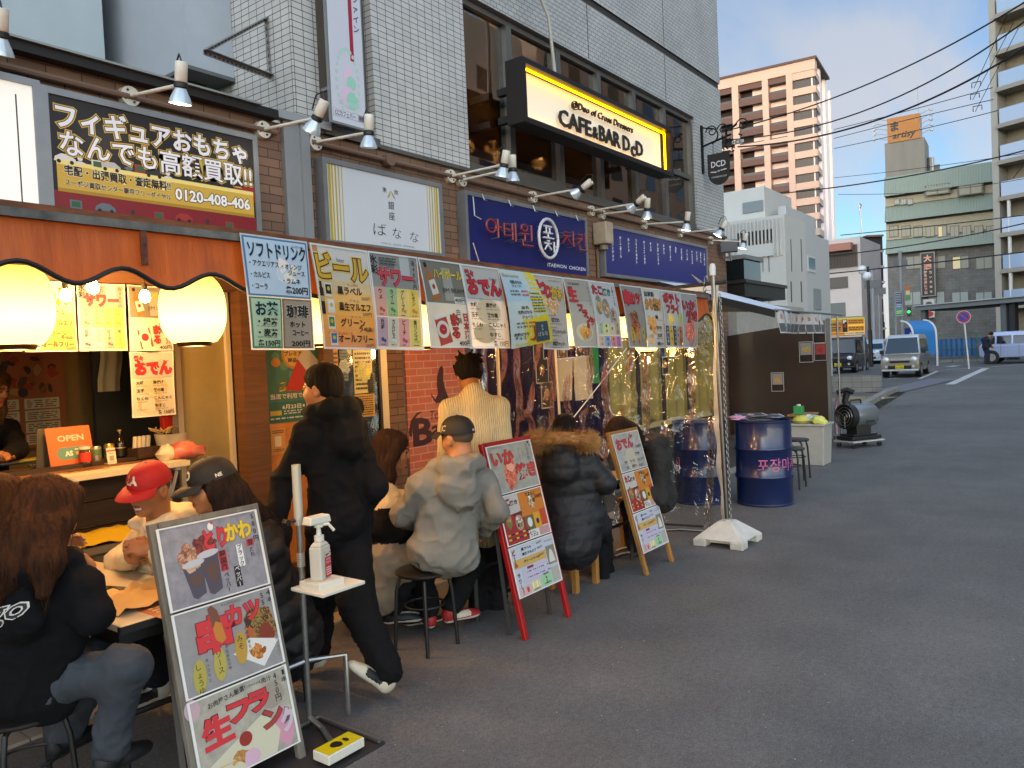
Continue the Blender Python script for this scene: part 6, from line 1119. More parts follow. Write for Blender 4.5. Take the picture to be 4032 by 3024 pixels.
mrot = Matrix.Rotation(-.53, 4, 'Z')
for sx_ in (-1, 1):
    for sy_ in (-1, 1):
        q = mrot @ Vector((sx_*.27, sy_*.15, 0)); mb = MB(); mb.tube([(cc_.x+q.x-.012, cc_.y+q.y, .04), (cc_.x+q.x+.012, cc_.y+q.y, .04)], .04, BLK, 14); mb.box((cc_.x+q.x, cc_.y+q.y, .08), (.03, .04, .04), CHR); mb.build('caster', t, 40)
# pink framed chair behind the heater
t = thing('pink_frame_chair', 'pink framed seat with black pads half behind the brown panel', 'chair', (15, 3.75, 0)); PK = mat('#a8808a', .4, .3)
a, b, c = XP(3290, 1610, 15), XP(3298, 1560, 15), XP(3335, 1545, 15); mb = MB(); mb.tube([(15, a.y, 0), (15, a.y, a.z), (15, b.y, b.z), (15, c.y, c.z)], .03, PK, 8); mb.build('frame', t, 50)
mb = MB(); d = XP(3360, 1545, 15); mb.tube([(15, b.y, b.z+.06), (15, c.y, c.z+.05), (15, d.y, d.z+.0)], .05, mat('#17171a', .6), 10); mb.build('pad', t, 50)
mb = MB(); e = XP(3350, 1600, 15); mb.tube([(15, c.y, c.z), (15, e.y+.1, e.z+.1), (15, e.y, e.z-.15)], .06, mat('#17171a', .6), 10); mb.build('pad', t, 50)
# brown plywood screen with photos
t = thing('plywood_screen', 'tall dark brown plywood screen with a grey steel edge', 'screen', (13.9, 4.55, 0))
mb = MB(); mb.add([(13.9, 3.70, .06), (13.9, 5.46, .06), (13.9, 5.46, 1.9), (13.9, 3.70, 2.08), (13.94, 3.70, .06), (13.94, 5.46, .06), (13.94, 5.46, 1.9), (13.94, 3.70, 2.08)], [(0, 1, 2, 3), (7, 6, 5, 4), (0, 4, 5, 1), (1, 5, 6, 2), (2, 6, 7, 3), (3, 7, 4, 0)], mat('#2c1b0f', .5, var=.35, vs=1.6, coat=.1)); mb.build('sheet', t)
mb = MB(); mb.b2((13.88, 3.65, .02), (13.96, 3.7, 2.1), mat('#77756f', .5, .4)); mb.build('steel_edge', t); mb = MB(); mb.b2((13.7, 3.68, 0), (14.2, 3.74, .05), DARK); mb.build('foot', t)
def photo(px0, py0, px1, py1, X, lab, cols, seed, bgc):
    a, b = XP(px0, py0, X), XP(px1, py1, X); s = Sheet(endf((X, a.y, b.z)), a.y-b.y, a.z-b.z, '#a9a5a0'); s.rect(.05, .03, .9, .94, '#17100f', 1); s.rect(.09, .06, .82, .58, bgc, 2); s.food(.5, .38, .22, .17, cols, 6, seed); s.lines(.5, .88, .72, .9, 2, '#4a1c1c', seed); tag(s.build('food_photo'), lab, 'photo', 'food photos on the plywood screen')
photo(3035, 1467, 3088, 1541, 13.89, 'food photo low on the plywood screen', ['#b0642a', '#c08a4a'], 1, '#8a847c'); photo(3145, 1346, 3203, 1426, 13.89, 'food photo with yellow balls on the plywood screen', ['#b08a2a', '#c9a63a'], 2, '#8f8b84'); photo(3204, 1353, 3256, 1419, 13.89, 'red food photo at the edge of the plywood screen', ['#8a2a28'], 3, '#9c3a38'); photo(3198, 1262, 3252, 1350, 13.885, 'dark food photo above the red one on the plywood screen', ['#3a1414', '#241010'], 4, '#170e0e')
for i in range(8):
    x0 = 11.02+i*.29; R_ = random.Random(i+40)
    def bf(x, y, x0=x0, i=i): return (x0+x, 1.84+.016*(7-i)*0+y+.005*i*0, -3.6+.05*math.sin((1-y/.32)*1.6+i)*(1-y/.32)+.02*math.sin(x*10+i))
    s = Sheet(MI, .28, .325, '#a9a9a8', False, bf); s.rect(.06, .04, .88, .9, '#4f4f50', 1); s.rect(.06, .04, .88, .52, '#b5b3b0', 2); s.food(.5, .32, .2, .17, R_.choice([['#a0342c', '#c05a4a'], ['#b09a3a', '#c9b86a'], ['#b0602c', '#8a4a2a'], ['#8a2f30', '#b98a80']]), 7, i); tag(s.build('hanging_photo'), 'laminated food photo in the row hanging from the canopy, number %s from the left' % ('one', 'two', 'three', 'four', 'five', 'six', 'seven', 'eight')[i], 'photo', 'food photos hanging from the canopy')
# canopy tent of the next stall
t = thing('canopy_tent', 'white canopy roof with a black valance beyond the clear vinyl sheet', 'canopy', (12.5, 4.5, 0)); CW = mat('#b9c0cc', .6)
mb = MB(); mb.add([(10.98, 3.6, 2.17), (12.1, 3.6, 2.17), (12.1, 5.4, 2.3), (10.98, 5.4, 2.75), (11.3, 4.9, 2.66)], [(0, 1, 4), (1, 2, 4), (2, 3, 4), (3, 0, 4)], CW); mb.build('roof_cloth', t)
mb = MB(); mb.add([(10.97, 3.6, 2.165), (10.97, 5.4, 2.75), (10.97, 5.4, 2.62), (10.97, 3.6, 2.06)], [(0, 1, 2, 3)], mat('#141316', .7)); mb.add([(10.97, 3.59, 2.165), (12.1, 3.59, 2.165), (12.1, 3.59, 2.14), (10.97, 3.59, 2.14)], [(0, 1, 2, 3)], mat('#141316', .7)); mb.build('valance', t)
mb = MB(); mb.tube([(10.98, 3.6, 2.17), (14.5, 3.58, 2.17)], .018, CHR, 8); mb.tube([(14.25, 3.6, 0), (14.25, 3.6, 2.17)], .018, CHR, 8); mb.build('frame_tube', t, 40)
# things on the near table
p = G(745, 2340, .7); 
mb = MB(); q = G(440, 2325, .705); mb.box((q.x, q.y, .708), (.078, .155, .012), mat('#20201e', .15, .4, coat=.6), .35); tag(mb.build('smartphone', bevel=.008), 'smartphone in a glossy case lying at the table edge', 'phone')
q = G(415, 2330-20, .705); t = thing('flip_phone', 'dark phone propped behind the glossy smartphone', 'phone', (1.5, 3.05, .7)); q = G(425, 2322, .71); mb = MB(Matrix.Translation((q.x-.02, q.y+.1, .73)) @ Matrix.Rotation(.3, 4, 'Z') @ Matrix.Rotation(.5, 4, 'X')); mb.box((0, 0, 0), (.07, .13, .01), BLK); hang(mb.build('case', bevel=.004), t)
s = Sheet(frame((1.5, 2.84, .7005), (1, 0, 0), (0, 1, 0)), .3, .2, '#b0582c', step=.0003); s.food(.5, .5, .4, .4, ['#b0342c', '#c98a3a', '#d9c9a0', '#8a3a1c'], 30, 5); s.lines(.1, .9, .1, .9, 5, '#d9c9a0', 5); tag(s.build('laminated_menu'), 'red printed menu lying on the near table', 'menu')
mb = MB(); R_ = random.Random(8); q = G(520, 2200, .73)
n = 14; mb.add([(1.42+.03*i, 3.02+.05*j, .703+.035*abs(math.sin(i*.9+j))*R_.uniform(.4, 1)) for j in range(8) for i in range(n)], [(j*n+i, j*n+i+1, (j+1)*n+i+1, (j+1)*n+i) for j in range(7) for i in range(n-1)], mat('#c9a66a', .7)); tag(mb.build('wrapping_paper', None, 50), 'crumpled tan wrapping paper on the near table', 'paper')
t = thing('storage_bin', 'grey storage tub with yellow bag and printed label under the counter', 'bin', (2.35, 5.0, 0)); a = F(315, 2165, 4.7); b = F(470, 2165, 4.7); mb = MB(); mb.b2((a.x, 4.7, 0), (b.x+.25, 5.1, a.z), mat('#77705c', .6, var=.15)); mb.b2((a.x-.02, 4.68, a.z-.05), (b.x+.27, 5.12, a.z+.0), mat('#857d68', .6)); mb.build('tub', t, bevel=.01)
mb = MB(); R_ = random.Random(3); n = 12; mb.add([(a.x-.03+(b.x-a.x+.3)*i/(n-1), 4.67+.1*j, a.z+.004+.05*math.sin(j*1.1)+R_.uniform(0, .03)) for j in range(5) for i in range(n)], [(j*n+i, j*n+i+1, (j+1)*n+i+1, (j+1)*n+i) for j in range(4) for i in range(n-1)], mat('#a8901c', .35)); mb.build('yellow_bag', t, 60)
s = Sheet(wallf((a.x+.06, 4.695, a.z-.24)), .2, .14, '#b0a88c'); s.t('分別', .08, .45, .35, .35, INK, .04); s.ell(.74, .45, .3, .3, '#3a3a34', 1); s.ell(.74, .45, .22, .22, '#b0a88c', 2); s.lines(.08, .5, .6, .95, 2, '#8a3a2a', 2); hang(s.mb.build('label'), t)
# ================================================================ the far end of the street
def ground_z(x): return 0 if x < 22 else .0007*(x-22)**2 if x < 56 else .0007*34**2
bpy.data.objects.remove(bpy.data.objects['road'])
mb = MB(); xs = [-400, -60, 22]+[22+2*k for k in range(1, 18)]+[900]; vs = []
for x in xs: vs += [(x, -400, ground_z(x)), (x, 700, ground_z(x))]
mb.add(vs, [(2*i, 2*i+2, 2*i+3, 2*i+1) for i in range(len(xs)-1)], ASPH); tag(mb.build('road', None, 80), kind='structure')
def GR(px, py, up=0):
    z = 0
    for _ in range(40): p = G(px, py, z); z = .5*z+.5*ground_z(p.x)
    return Vector((p.x, p.y, ground_z(p.x)+up))
class Face:
    """a facade plane; hit() gives the spot on it behind a photo pixel"""
    def __init__(s, p0, p1):
        s.p0 = Vector((p0[0], p0[1], 0)); d = Vector((p1[0]-p0[0], p1[1]-p0[1], 0)); s.L = d.length; s.u = d.normalized(); s.M = frame(s.p0, s.u, (0, 0, 1)); s.n = Vector(s.M.col[2][:3])
    def hit(s, px, py):
        v = Vector(ray(px, py)); o = Vector((0, 0, CAMH)); t = (s.p0-o).dot(s.n)/v.dot(s.n); q = o+v*t; return (q-s.p0).dot(s.u), q.z
    def box(s, u0, u1, v0, v1, d0, d1, m, name=None, parent=None, mb=None):
        b = mb or MB(s.M); b.b2((u0, v0, d0), (u1, v1, d1), m)
        if mb is None: o = b.build(name); hang(o, parent); return o
DG = mat('#20242a', .15, .2, coat=.5); CONC = mat('#a39a90', .75, var=.1, vs=.3)
# --- tall apartment tower catching the last sun
zT = D(3209, 231, 145).z; A_ = G(3209, 231, zT); B_ = G(2834, 317, zT); C_ = G(3276, 368, zT)
tw = thing('apartment_tower', 'tall pale apartment tower with brown balconies, its front glowing pink in the last sun', 'building', (A_.x, A_.y, 0))
dl = (A_-B_).normalized(); left = Face(B_-dl*22, A_); right = Face(A_, C_); PT = mat('#a8988c', .7, var=.05, vs=.2); BRB = mat('#4c3a34', .7); REC = mat('#1c1a1a', .8)
U = lambda px, py=400: left.hit(px, py)[0]
fl = [left.hit(3180, y)[1] for y in (269, 322, 394, 458, 522, 586, 647, 710, 770, 835)]; fh = (fl[0]-fl[8])/8; H0 = zT-1.0
mb = MB(left.M); mb.b2((0, 0, -14), (left.L-1.2, zT, -1.8), REC); hang(mb.build('core'), tw)
mb = MB(right.M); Rn = right.L; mb.b2((1.9, 0, -12), (Rn, zT, -.6), mat('#c4c4c8', .7)); mb.b2((.3, 0, -.9), (1.9, zT, -.6), mat('#c4c4c8', .7)); hang(mb.build('side_wall'), tw)
u_c = [U(2834+ (62+0-62)*.557), U(2883.5), U(2908.6), U(3003), U(3027), U(3098), U(3123), left.L]
mb = MB(left.M)
for a, b in ((u_c[1], u_c[2]), (u_c[3], u_c[4]), (u_c[5], u_c[6])): mb.b2((a, 0, -1.8), (b, zT, .25), PT)
k = u_c[1]
while k > 0: k -= u_c[3]-u_c[1]; mb.b2((k, 0, -1.8), (k+u_c[2]-u_c[1], zT, .25), PT)
mb.b2((0, zT-1.9, -1.8), (left.L, zT-.003, .26), PT); mb.b2((0, fl[5]+2.1, -1.8), (u_c[5], fl[5]+2.9, .2), PT); hang(mb.build('frame_columns'), tw)
zt0 = zT-2.0
for i in range(11):
    zf = fl[0]-1.1-i*fh
    bays = ((u_c[4], u_c[5]), (u_c[2], u_c[3]), (u_c[2]-(u_c[3]-u_c[1]), u_c[1]))
    for a, b in bays:
        left.box(a, b, zf-fh*.15, zf+fh*.23, -.9, 0, BRB, 'balcony', tw); left.box(a, b, zf+fh*.24, zf+fh*.42, -.5, -.4, mat('#3c3a3c', .3, .3), 'railing', tw)
    left.box(u_c[6], left.L-.2, zf-fh*.22, zf+fh*.22, -1.5, .15, PT, 'sill_band', tw)
    f = left.box(u_c[6], left.L-.2, zf+fh*.22, zf+fh*.78, -1.6, -.3, mat('#25282b', .35), 'window_strip', tw)
    mb = MB(left.M)
    for q in range(7): u = u_c[6]+(left.L-.25-u_c[6])*q/6; mb.b2((u-.05, zf+fh*.22, -.3), (u+.05, zf+fh*.78, -.22), mat('#3a3a3c', .5))
    hang(mb.build('mullion'), f)
    for a, b in ((.35, .5), (.72, .86)): right.box(Rn*a, Rn*b, zf+fh*.1, zf+fh*.75, -.7, -.55, DG, 'window', tw)
    right.box(Rn*.0, Rn*.22, zf-fh*.2, zf+fh*.2, -.6, .0, PT, 'sill_band', tw)
mb = MB(right.M)
for a in (.24, .55, .64, .9): mb.b2((Rn*a, 0, -.6), (Rn*(a+.08), zT, -.1), mat('#d0d0d4', .7))
hang(mb.build('side_pier'), tw)
mb = MB(left.M); mb.b2((-.1, zT, -14), (left.L+.3, zT+.45, .5), mat('#3a2e2c', .6)); hang(mb.build('roof_edge'), tw)
# --- office building with green mansards and rooftop sign
zM = D(3482, 696, 82).z; A_ = G(3482, 696, zM); B_ = G(3920, 629, zM); of = Face(A_, B_+(B_-A_)*.15)
ob = thing('office_building', 'grey stone office building with green ribbed metal bands and a concrete roof block', 'building', (A_.x, A_.y, 0))
STN = grid_mat('#807d78', '#74716d', '#5f5c59', .6, .3, .01, .5, .85, .2, .2); GM = bpy.data.materials.new('mansard_metal'); GM.use_nodes = True
_p = GM.node_tree.nodes['Principled BSDF']; _p.inputs['Base Color'].default_value = (*lin('#959f92'), 1); _p.inputs['Roughness'].default_value = .55
mb = MB(of.M); mb.b2((0, 0, -14), (of.L, zM-.2, -.35), STN); hang(mb.build('stone_wall'), ob)
V = lambda py, px=3500: of.hit(px, py)[1]
def mansard(py0, py1, px0=3482, pyr=None):
    v1, v0 = of.hit(px0, py0)[1], of.hit(px0, py1)[1]; mb = MB(of.M); mb.add([(0, v0, .5), (of.L, v0, .5), (of.L, v1, -.3), (0, v1, -.3), (0, v0, -.35), (0, v1, -.36)], [(0, 1, 2, 3), (0, 3, 5, 4)], GM)
    n = 46
    for i in range(n+1): u = of.L*i/n; mb.add([(u-.03, v0, .5), (u+.03, v0, .5), (u+.03, v1, -.3), (u-.03, v1, -.3), (u-.03, v0, .6), (u+.03, v0, .6), (u+.03, v1, -.2), (u-.03, v1, -.2)], [(4, 5, 6, 7), (0, 4, 7, 3), (1, 2, 6, 5)], GM)
    hang(mb.build('mansard_band'), ob); return v0, v1
bands = [mansard(698, 777), mansard(815, 878), mansard(948, 1003)]
CRM = mat('#b3a78f', .7, var=.1); WG = mat('#565b5e', .15, .2, coat=.5); WGL = mat('#c9b88a', .5, emit=.35)
left2 = [(3510, 3600, 781, 810, 'cream'), (3640, 3925, 790-55, 815-55, 'cream'), (3490, 3925, 885, 945, 'cream')]
for v0, v1, nm in ((V(812), V(780), 3), (V(945), V(882), 8)): of.box(0, of.L, v0, v1, -.35, -.12, CRM, 'cream_wall', ob)
def wins(face, root, px0, px1, py0, py1, n, d, m, name='window', lit=()):
    for i in range(n):
        a = px0+(px1-px0)*i/n; b = px0+(px1-px0)*(i+.8)/n; (u0, v1), (u1, v0) = face.hit(a, py0), face.hit(b, py1); (_, v2) = face.hit(a, py1); v0 = v2
        f = face.box(u0, u1, v0, v1, d, d+.06, mat('#6d675c', .6), name, root); mb = MB(face.M); du = (u1-u0)
        mb.b2((u0+du*.08, v0+.08, d+.06), (u0+du*.48, v1-.08, d+.065), WGL if i in lit else m); mb.b2((u0+du*.53, v0+.08, d+.06), (u1-du*.08, v1-.08, d+.065), m); hang(mb.build('pane'), f)
wins(of, ob, 3520, 3600, 783, 808, 3, -.12, WG); wins(of, ob, 3640, 3900, 735, 775, 2, .32, mat('#8a8678', .3)); wins(of, ob, 3500, 3930, 890, 935, 9, -.12, mat('#9a9484', .3), lit=(4,))
wins(of, ob, 3560, 3930, 1010, 1062, 4, -.35, mat('#8f8f86', .3), lit=(2,)); wins(of, ob, 3555, 3930, 1150, 1205, 4, -.35, mat('#a0a8a4', .3)); 
(u0, v1), (u1, _) = of.hit(3480, 562), of.hit(3638, 562); v0 = zM-1.2
of.box(u0, u1, v0, v1, -5, -.5, mat('#8f897f', .8, var=.2, vs=.5, stretch=(1, 1, .2)), 'roof_block', ob)
mb = MB(of.M); a, b = of.hit(3650, 600), of.hit(3690, 600); mb.tube([(a[0], a[1], -3), (a[0], a[1]-2.5, -3)], .4, CHR, 12); mb.b2((a[0], zM-.2, -3), (b[0], zM+1, -2.9), mat('#77797a', .5)); hang(mb.build('roof_tank'), ob)
t = thing('rooftop_sign', 'orange rooftop billboard with black brush lettering above the office building', 'sign', of.p0); (u0, v1), (u1, v0) = of.hit(3490, 465), of.hit(3622, 550); v0 = of.hit(3490, 562)[1]
s = Sheet(of.M @ Matrix.Translation((u0, v0, -.4)), u1-u0, v1-v0, '#b8721e'); s.t('ま', .12, .34, .36, .42, INK, .05); s.t('artisy', .18, .86, .72, .36, INK, .03, shear=.2); hang(s.mb.build('board'), t)
mb = MB(of.M); mb.b2((u0, v0, -2.5), (u1, v1, -.402), mat('#a8a49c', .6)); hang(mb.build('box'), t)
for q in range(5):
    for sgn, uu in ((-1, u0), (1, u1)): mb = MB(of.M); w_ = v0+(v1-v0)*(.15+.2*q); mb.tube([(uu, w_, -.5), (uu+sgn*(1.0), w_+.1, .5)], .04, WHITE, 5); mb.tube([(uu+sgn*1.0, w_+.1, .5), (uu+sgn*1.25, w_-.05, .5)], .14, WHITE, 6); hang(mb.build('sign_lamp'), t)
mb = MB(of.M); q = of.hit(3607, 326); mb.tube([(q[0], v1, -1), (q[0], q[1], -1)], .06, CHR, 5); hang(mb.build('lightning_rod'), t)
t = thing('vertical_town_sign', 'tall dark vertical sign with pink lettering on the grey office building', 'sign', of.p0); (u0, v1), (u1, v0) = of.hit(3628, 1000), of.hit(3682, 1165); vb = of.hit(3640, 1165)[1]
s = Sheet(of.M @ Matrix.Translation((u0, vb, .3)), u1-u0, v1-vb, '#2a2624'); s.vt('大須', .5, .03, .4, .16, '#d99a86', .05); s.vt('から', .3, .4, .56, .075, '#d9b0a0', .05); s.vt('熱い文化を', .72, .4, .97, .06, '#d9b0a0', .04); s.vt('世界に発信', .3, .57, .97, .07, '#d99a86', .04); hang(s.mb.build('panel'), t)
mb = MB(of.M); mb.b2((u0-.1, vb-.1, -.35), (u1+.1, v1+.1, .295), mat('#8f8f8c', .5)); hang(mb.build('box'), t)
(u0, v1), (u1, v0) = of.hit(3636, 1180), of.hit(3682, 1250); s = Sheet(of.M @ Matrix.Translation((u0, v0, .2)), u1-u0, v1-v0, '#c4c2bf'); s.ell(.5, .25, .16, .12, '#4a4a4a', 2); s.ell(.5, .8, .2, .16, '#b0342c', 2); tag(s.build('white_lower_sign'), 'white sign with grey emblem and red mark below the vertical sign', 'sign')
# --- apartment block at the right edge
P1 = D(3894, 60, 62); d_ = Vector((math.cos(rad(68)), math.sin(rad(68)), 0)); P0 = P1-d_*16; ap = Face(P1, P0); ap_b = thing('balcony_block', 'apartment block with bluish glass balconies at the right picture edge', 'building', (P1.x, P1.y, 0))
STO = mat('#8d8575', .85, var=.15, vs=1.2, bump=.6, bs=3); mb = MB(ap.M); mb.b2((0, 0, -12), (16, 40, -1.3), STO); hang(mb.build('stone_wall'), ap_b)
vv = [ap.hit(3910, y)[1] for y in (60, 205, 348, 490, 635)]; ph = (vv[0]-vv[4])/4; z1_ = vv[0]
mb = MB(ap.M); mb.b2((0, 0, -1.3), (.5, 40, .1), mat('#9a958c', .7)); mb.tube([(1.2, 1, .12), (1.2, ap.hit(3950, 780)[1], .12)], .14, WHITE, 8); hang(mb.build('edge_column'), ap_b)
GB = mat('#8ea2bd', .12, 0, coat=.6)
for i in range(-4, 9):
    z = z1_-i*ph
    if z < 3: continue
    ap.box(.5, 16, z-.45, z-.12, -1.3, .35, mat('#8a837a', .7), 'balcony_slab', ap_b)
    for k in range(7): ap.box(.7+2.1*k, .7+2.1*k+2.0, z-.1, z+1.05, .2, .24, GB, 'glass_railing', ap_b)
    ap.box(3.2, 4.8, z-.1, z+2.0, -1.3, -1.25, mat('#3a3c3c', .2, coat=.4), 'balcony_door', ap_b); ap.box(6.5, 8.5, z-.1, z+2.0, -1.3, -1.25, mat('#4a4c4a', .2, coat=.4), 'balcony_door', ap_b)
# --- white house with ribbed wall, pale house with brown balcony
zA = XP(3090, 842, 25).z; kA = XP(3090, 900, 25); wl = Face((25, 18), (25, kA.y)); wr = Face((25, kA.y), (31, kA.y)); wh = thing('white_house', 'white ribbed building with narrow slots and a roof penthouse beside the tiled building', 'building', (25, kA.y, 0))
WP = mat('#c4c1ba', .6, var=.05, vs=.6); WR = mat('#bcbcb9', .55)
mb = MB(); m_ = XP(3170, 900, 27.2); x2 = F(3170, 900, kA.y).x; x3 = F(3263, 960, kA.y).x; mb.b2((25, kA.y, 0), (x2, 18, zA), WP); mb.b2((x2, kA.y, 0), (x3, 18, zA-.35), WR); mb.build('walls', wh)
for z0_, z1_ in ((zA-1.3, zA-.1), (2.3, zA-4.2)):
    mb = MB()
    for i in range(60): y = kA.y+.1+.12*i; mb.b2((24.96, y, z0_), (25, y+.05, z1_), WP)
    mb.build('ribbed_panel', wh)
(u0, v1), (u1, v0) = wl.hit(2900, 920), wl.hit(3045, 1000); wl.box(u0, u1, v0, v1, -.02, .01, mat('#3a302a', .8), 'balcony_recess', wh); f = wl.box(u0+.9, u1-.02, v0+.05, v1-.35, .01, .04, mat('#6d5a4a', .6), 'shutter', wh); wl.box(u0, u1, v0-.05, v0+.35, .02, .06, WHITE, 'railing', wh)
for px in (3000, 3024, 3112, 3152): 
    fc = wl if px < 3090 else wr
    for y0, y1 in ((952, 1070), (1118, 1190)): (u0, v1), (u1, v0) = fc.hit(px, y0 if px < 3090 else y0-10), fc.hit(px+6, y1); fc.box(u0, u1, v0, v1, .0, .015, mat('#4a4f54', .6), 'slot_window', wh)
(u0, v1), (u1, v0) = wr.hit(3178, 1005), wr.hit(3210, 1075); f = wr.box(u0, u1, v0, v1, 0, .03, WHITE, 'window', wh); mb = MB(wr.M); mb.b2((u0+.06, v0+.1, .03), (u1-.06, v1-.06, .035), mat('#5f8a94', .15, coat=.5)); hang(mb.build('pane'), f)
(u0, v1), (u1, v0) = wr.hit(3200, 1135), wr.hit(3232, 1220); wr.box(u0, u1, v0, v1, 0, .03, mat('#8a8f8f', .5), 'louvre_door', wh)
mb = MB(); q0, q1 = XP(2850, 760, 27), XP(3010, 780, 27); mb.b2((27, q1.y, zA-.4), (30, 16, q0.z), WP); p2 = XP(3095, 830, 27.5); mb.b2((27.5, p2.y, zA-.4), (31, q1.y-.3, XP(3060, 815, 27.5).z), WR); mb.build('penthouse', wh)
(u0, z_a), (u1, z_b) = Face((27, 18), (27, 7)).hit(2925, 800), Face((27, 18), (27, 7)).hit(3005, 830); mb = MB(); mb.b2((26.96, 18-u1, z_b), (26.995, 18-u0, z_a), mat('#7d8486', .7)); mb.build('penthouse_recess', wh)
zB = XP(3390, 930, 64).z; kB = XP(3388, 1000, 64); bl_ = Face((64, 30), (64, kB.y)); br_ = Face((64, kB.y), (72, kB.y)); ph_ = thing('pale_house', 'pale pinkish house with a brown railed balcony in the distance', 'building', (64, kB.y, 0)); PKW = mat('#c0b5b0', .7, var=.06, vs=.5)
mb = MB(); mb.b2((64, kB.y, 0), (71, 30, zB), PKW); mb.build('walls', ph_)
for a in ((3262, 3378, 975, 1048, '#4a3c36', 'balcony'), (3265, 3340, 1095, 1133, '#4a4440', 'window'), (3268, 3330, 1195, 1250, '#5a605f', 'window')):
    (u0, v1), (u1, v0) = bl_.hit(a[0], a[2]), bl_.hit(a[1], a[3]); f = bl_.box(u0-4, u1, v0, v1, -.02, .06, mat(a[4], .4), a[5], ph_)
    if a[5] == 'balcony':
        mb = MB(bl_.M)
        for k in range(24): mb.b2((u0-3+k*.22, v0, .5), (u0-2.94+k*.22, v0+1.0, .54), mat('#3a2c28', .6))
        mb.b2((u0-3, v0+1.0, .48), (u1, v0+1.08, .56), mat('#3a2c28', .6)); hang(mb.build('railing'), f)
(u0, v1), (u1, v0) = bl_.hit(3262, 968), bl_.hit(3360, 985); bl_.box(u0-2, u1, v0, v1, 0, .8, mat('#a06a5a', .6), 'awning', ph_)
# scaffolded dark building between
q = D(3445, 925, 105); f_ = Face(D(3412, 925, 105), D(3478, 925, 105)); sc = thing('steel_frame_building', 'dark steel framed building under construction between the pale house and the office block', 'building', (q.x, q.y, 0)); vt_ = f_.hit(3440, 925)[1]
f_.box(0, f_.L, 0, vt_, -6, -.3, mat('#241f1f', .8), 'dark_core', sc)
for k in range(9): v = vt_-k*2.1; f_.box(0, f_.L, v-.25, v, -.3, .1, mat('#a9a09a' if k else '#7a4a3a', .6), 'floor_beam', sc)
# --- low glazed corner and dark box awning beyond the brick corner
ns = thing('corner_shop', 'low shop with dark glass and pale shutters beyond the brick corner', 'building', (16, 6, 0))
mb = MB(); mb.b2((15.05, 5.7, 0), (19.5, 9, 2.6), mat('#9c978f', .7, var=.1)); mb.build('wall', ns); mb = MB(); mb.b2((15.03, 5.95, 1.2), (15.05, 6.6, 2.35), mat('#4a3a2e', .6)); mb.b2((15.02, 6.15, 1.2), (15.04, 6.19, 2.35), WHITE); mb.b2((15.0, 5.9, 2.35), (15.04, 6.7, 2.45), WHITE); mb.build('shutter_window', ns)
mb = MB(); mb.b2((15.0, 5.5, 3.03), (15.95, 8, 3.42), mat('#23282a', .08, .3, coat=.6)); mb.build('dark_glass', ns); mb = MB(); mb.b2((14.95, 5.45, 3.42), (16.0, 8, 3.5), mat('#7a7c7b', .5)); mb.build('roof_edge', ns)
t = thing('box_awning', 'dark metal box awning jutting out beyond the brick corner', 'awning', (16.2, 5.7, 2.7)); mb = MB(); mb.b2((15.0, 5.5, 2.7), (17.5, 6.1, 2.95), mat('#2a2826', .4, .3, var=.2)); mb.build('box', t); mb = MB(); mb.b2((14.97, 5.46, 2.95), (17.53, 6.1, 3.02), mat('#3c3836', .4, .3)); mb.build('top_edge', t)
mb = MB(); mb.tube([(15.2, 5.9, 2.66), (16.4, 5.9, 2.62)], .05, BLK, 8); mb.tube([(16.2, 5.75, 2.7), (16.2, 5.75, 2.52), (16.5, 5.7, 2.47)], .05, BLK, 8); mb.build('lamp_arm', t, 40)

# --- parking, kerb, block wall, markings
BW = grid_mat('#8f8d88', '#868480', '#5d5b58', .39, .19, .006, 0, .9, .3, .2)
a, b = G(3468, 1548), G(3240, 1548); h_ = XP(3468, 1478, a.x).z; t = thing('block_wall', 'low grey concrete block wall at the end of the plywood screen', 'wall', (a.x, a.y, 0)); d = (b-a).normalized(); n_ = Vector((-d.y, d.x, 0))*.12
mb = MB(); q = b+d*4; mb.add([(a.x, a.y, 0), (q.x, q.y, 0), (q.x, q.y, h_), (a.x, a.y, h_), (a.x-n_.x, a.y-n_.y, 0), (q.x-n_.x, q.y-n_.y, 0), (q.x-n_.x, q.y-n_.y, h_), (a.x-n_.x, a.y-n_.y, h_)], [(0, 1, 2, 3), (7, 6, 5, 4), (3, 2, 6, 7), (0, 3, 7, 4), (1, 5, 6, 2)], BW); mb.build('blocks', t)
KB = mat('#8a857c', .85, var=.25, vs=3); WL = mat('#b9b7b2', .7, var=.2, vs=6)
def strip(pts, wd, m, name, up=.006, h=0):
    vs = []; P = [GR(*p) for p in pts]; Q = []
    for i in range(len(P)-1): Q += [P[i].lerp(P[i+1], k/6) for k in range(6)]
    Q.append(P[-1]); mb = MB()
    for i, p in enumerate(Q):
        d = (Q[min(i+1, len(Q)-1)]-Q[max(i-1, 0)]); d.z = 0; n = Vector((-d.y, d.x, 0)).normalized()*wd/2; z = ground_z(p.x)+up
        vs += [(p.x+n.x, p.y+n.y, z+h), (p.x-n.x, p.y-n.y, z+h), (p.x+n.x, p.y+n.y, z), (p.x-n.x, p.y-n.y, z)]
    fs = []
    for i in range(len(Q)-1):
        a = 4*i; fs.append((a, a+1, a+5, a+4))
        if h: fs += [(a, a+4, a+6, a+2), (a+1, a+3, a+7, a+5)]
    if h: fs += [(0, 2, 3, 1)]
    mb.add(vs, fs, m); o = mb.build(name); o['kind'] = 'structure'; return o
strip([(3395, 1608), (3480, 1558), (3530, 1540)], .2, KB, 'kerb', 0, .13); strip([(3420, 1618), (3500, 1572), (3545, 1545)], .32, mat('#2c2a26', .9, var=.4, vs=5), 'gutter', .004)
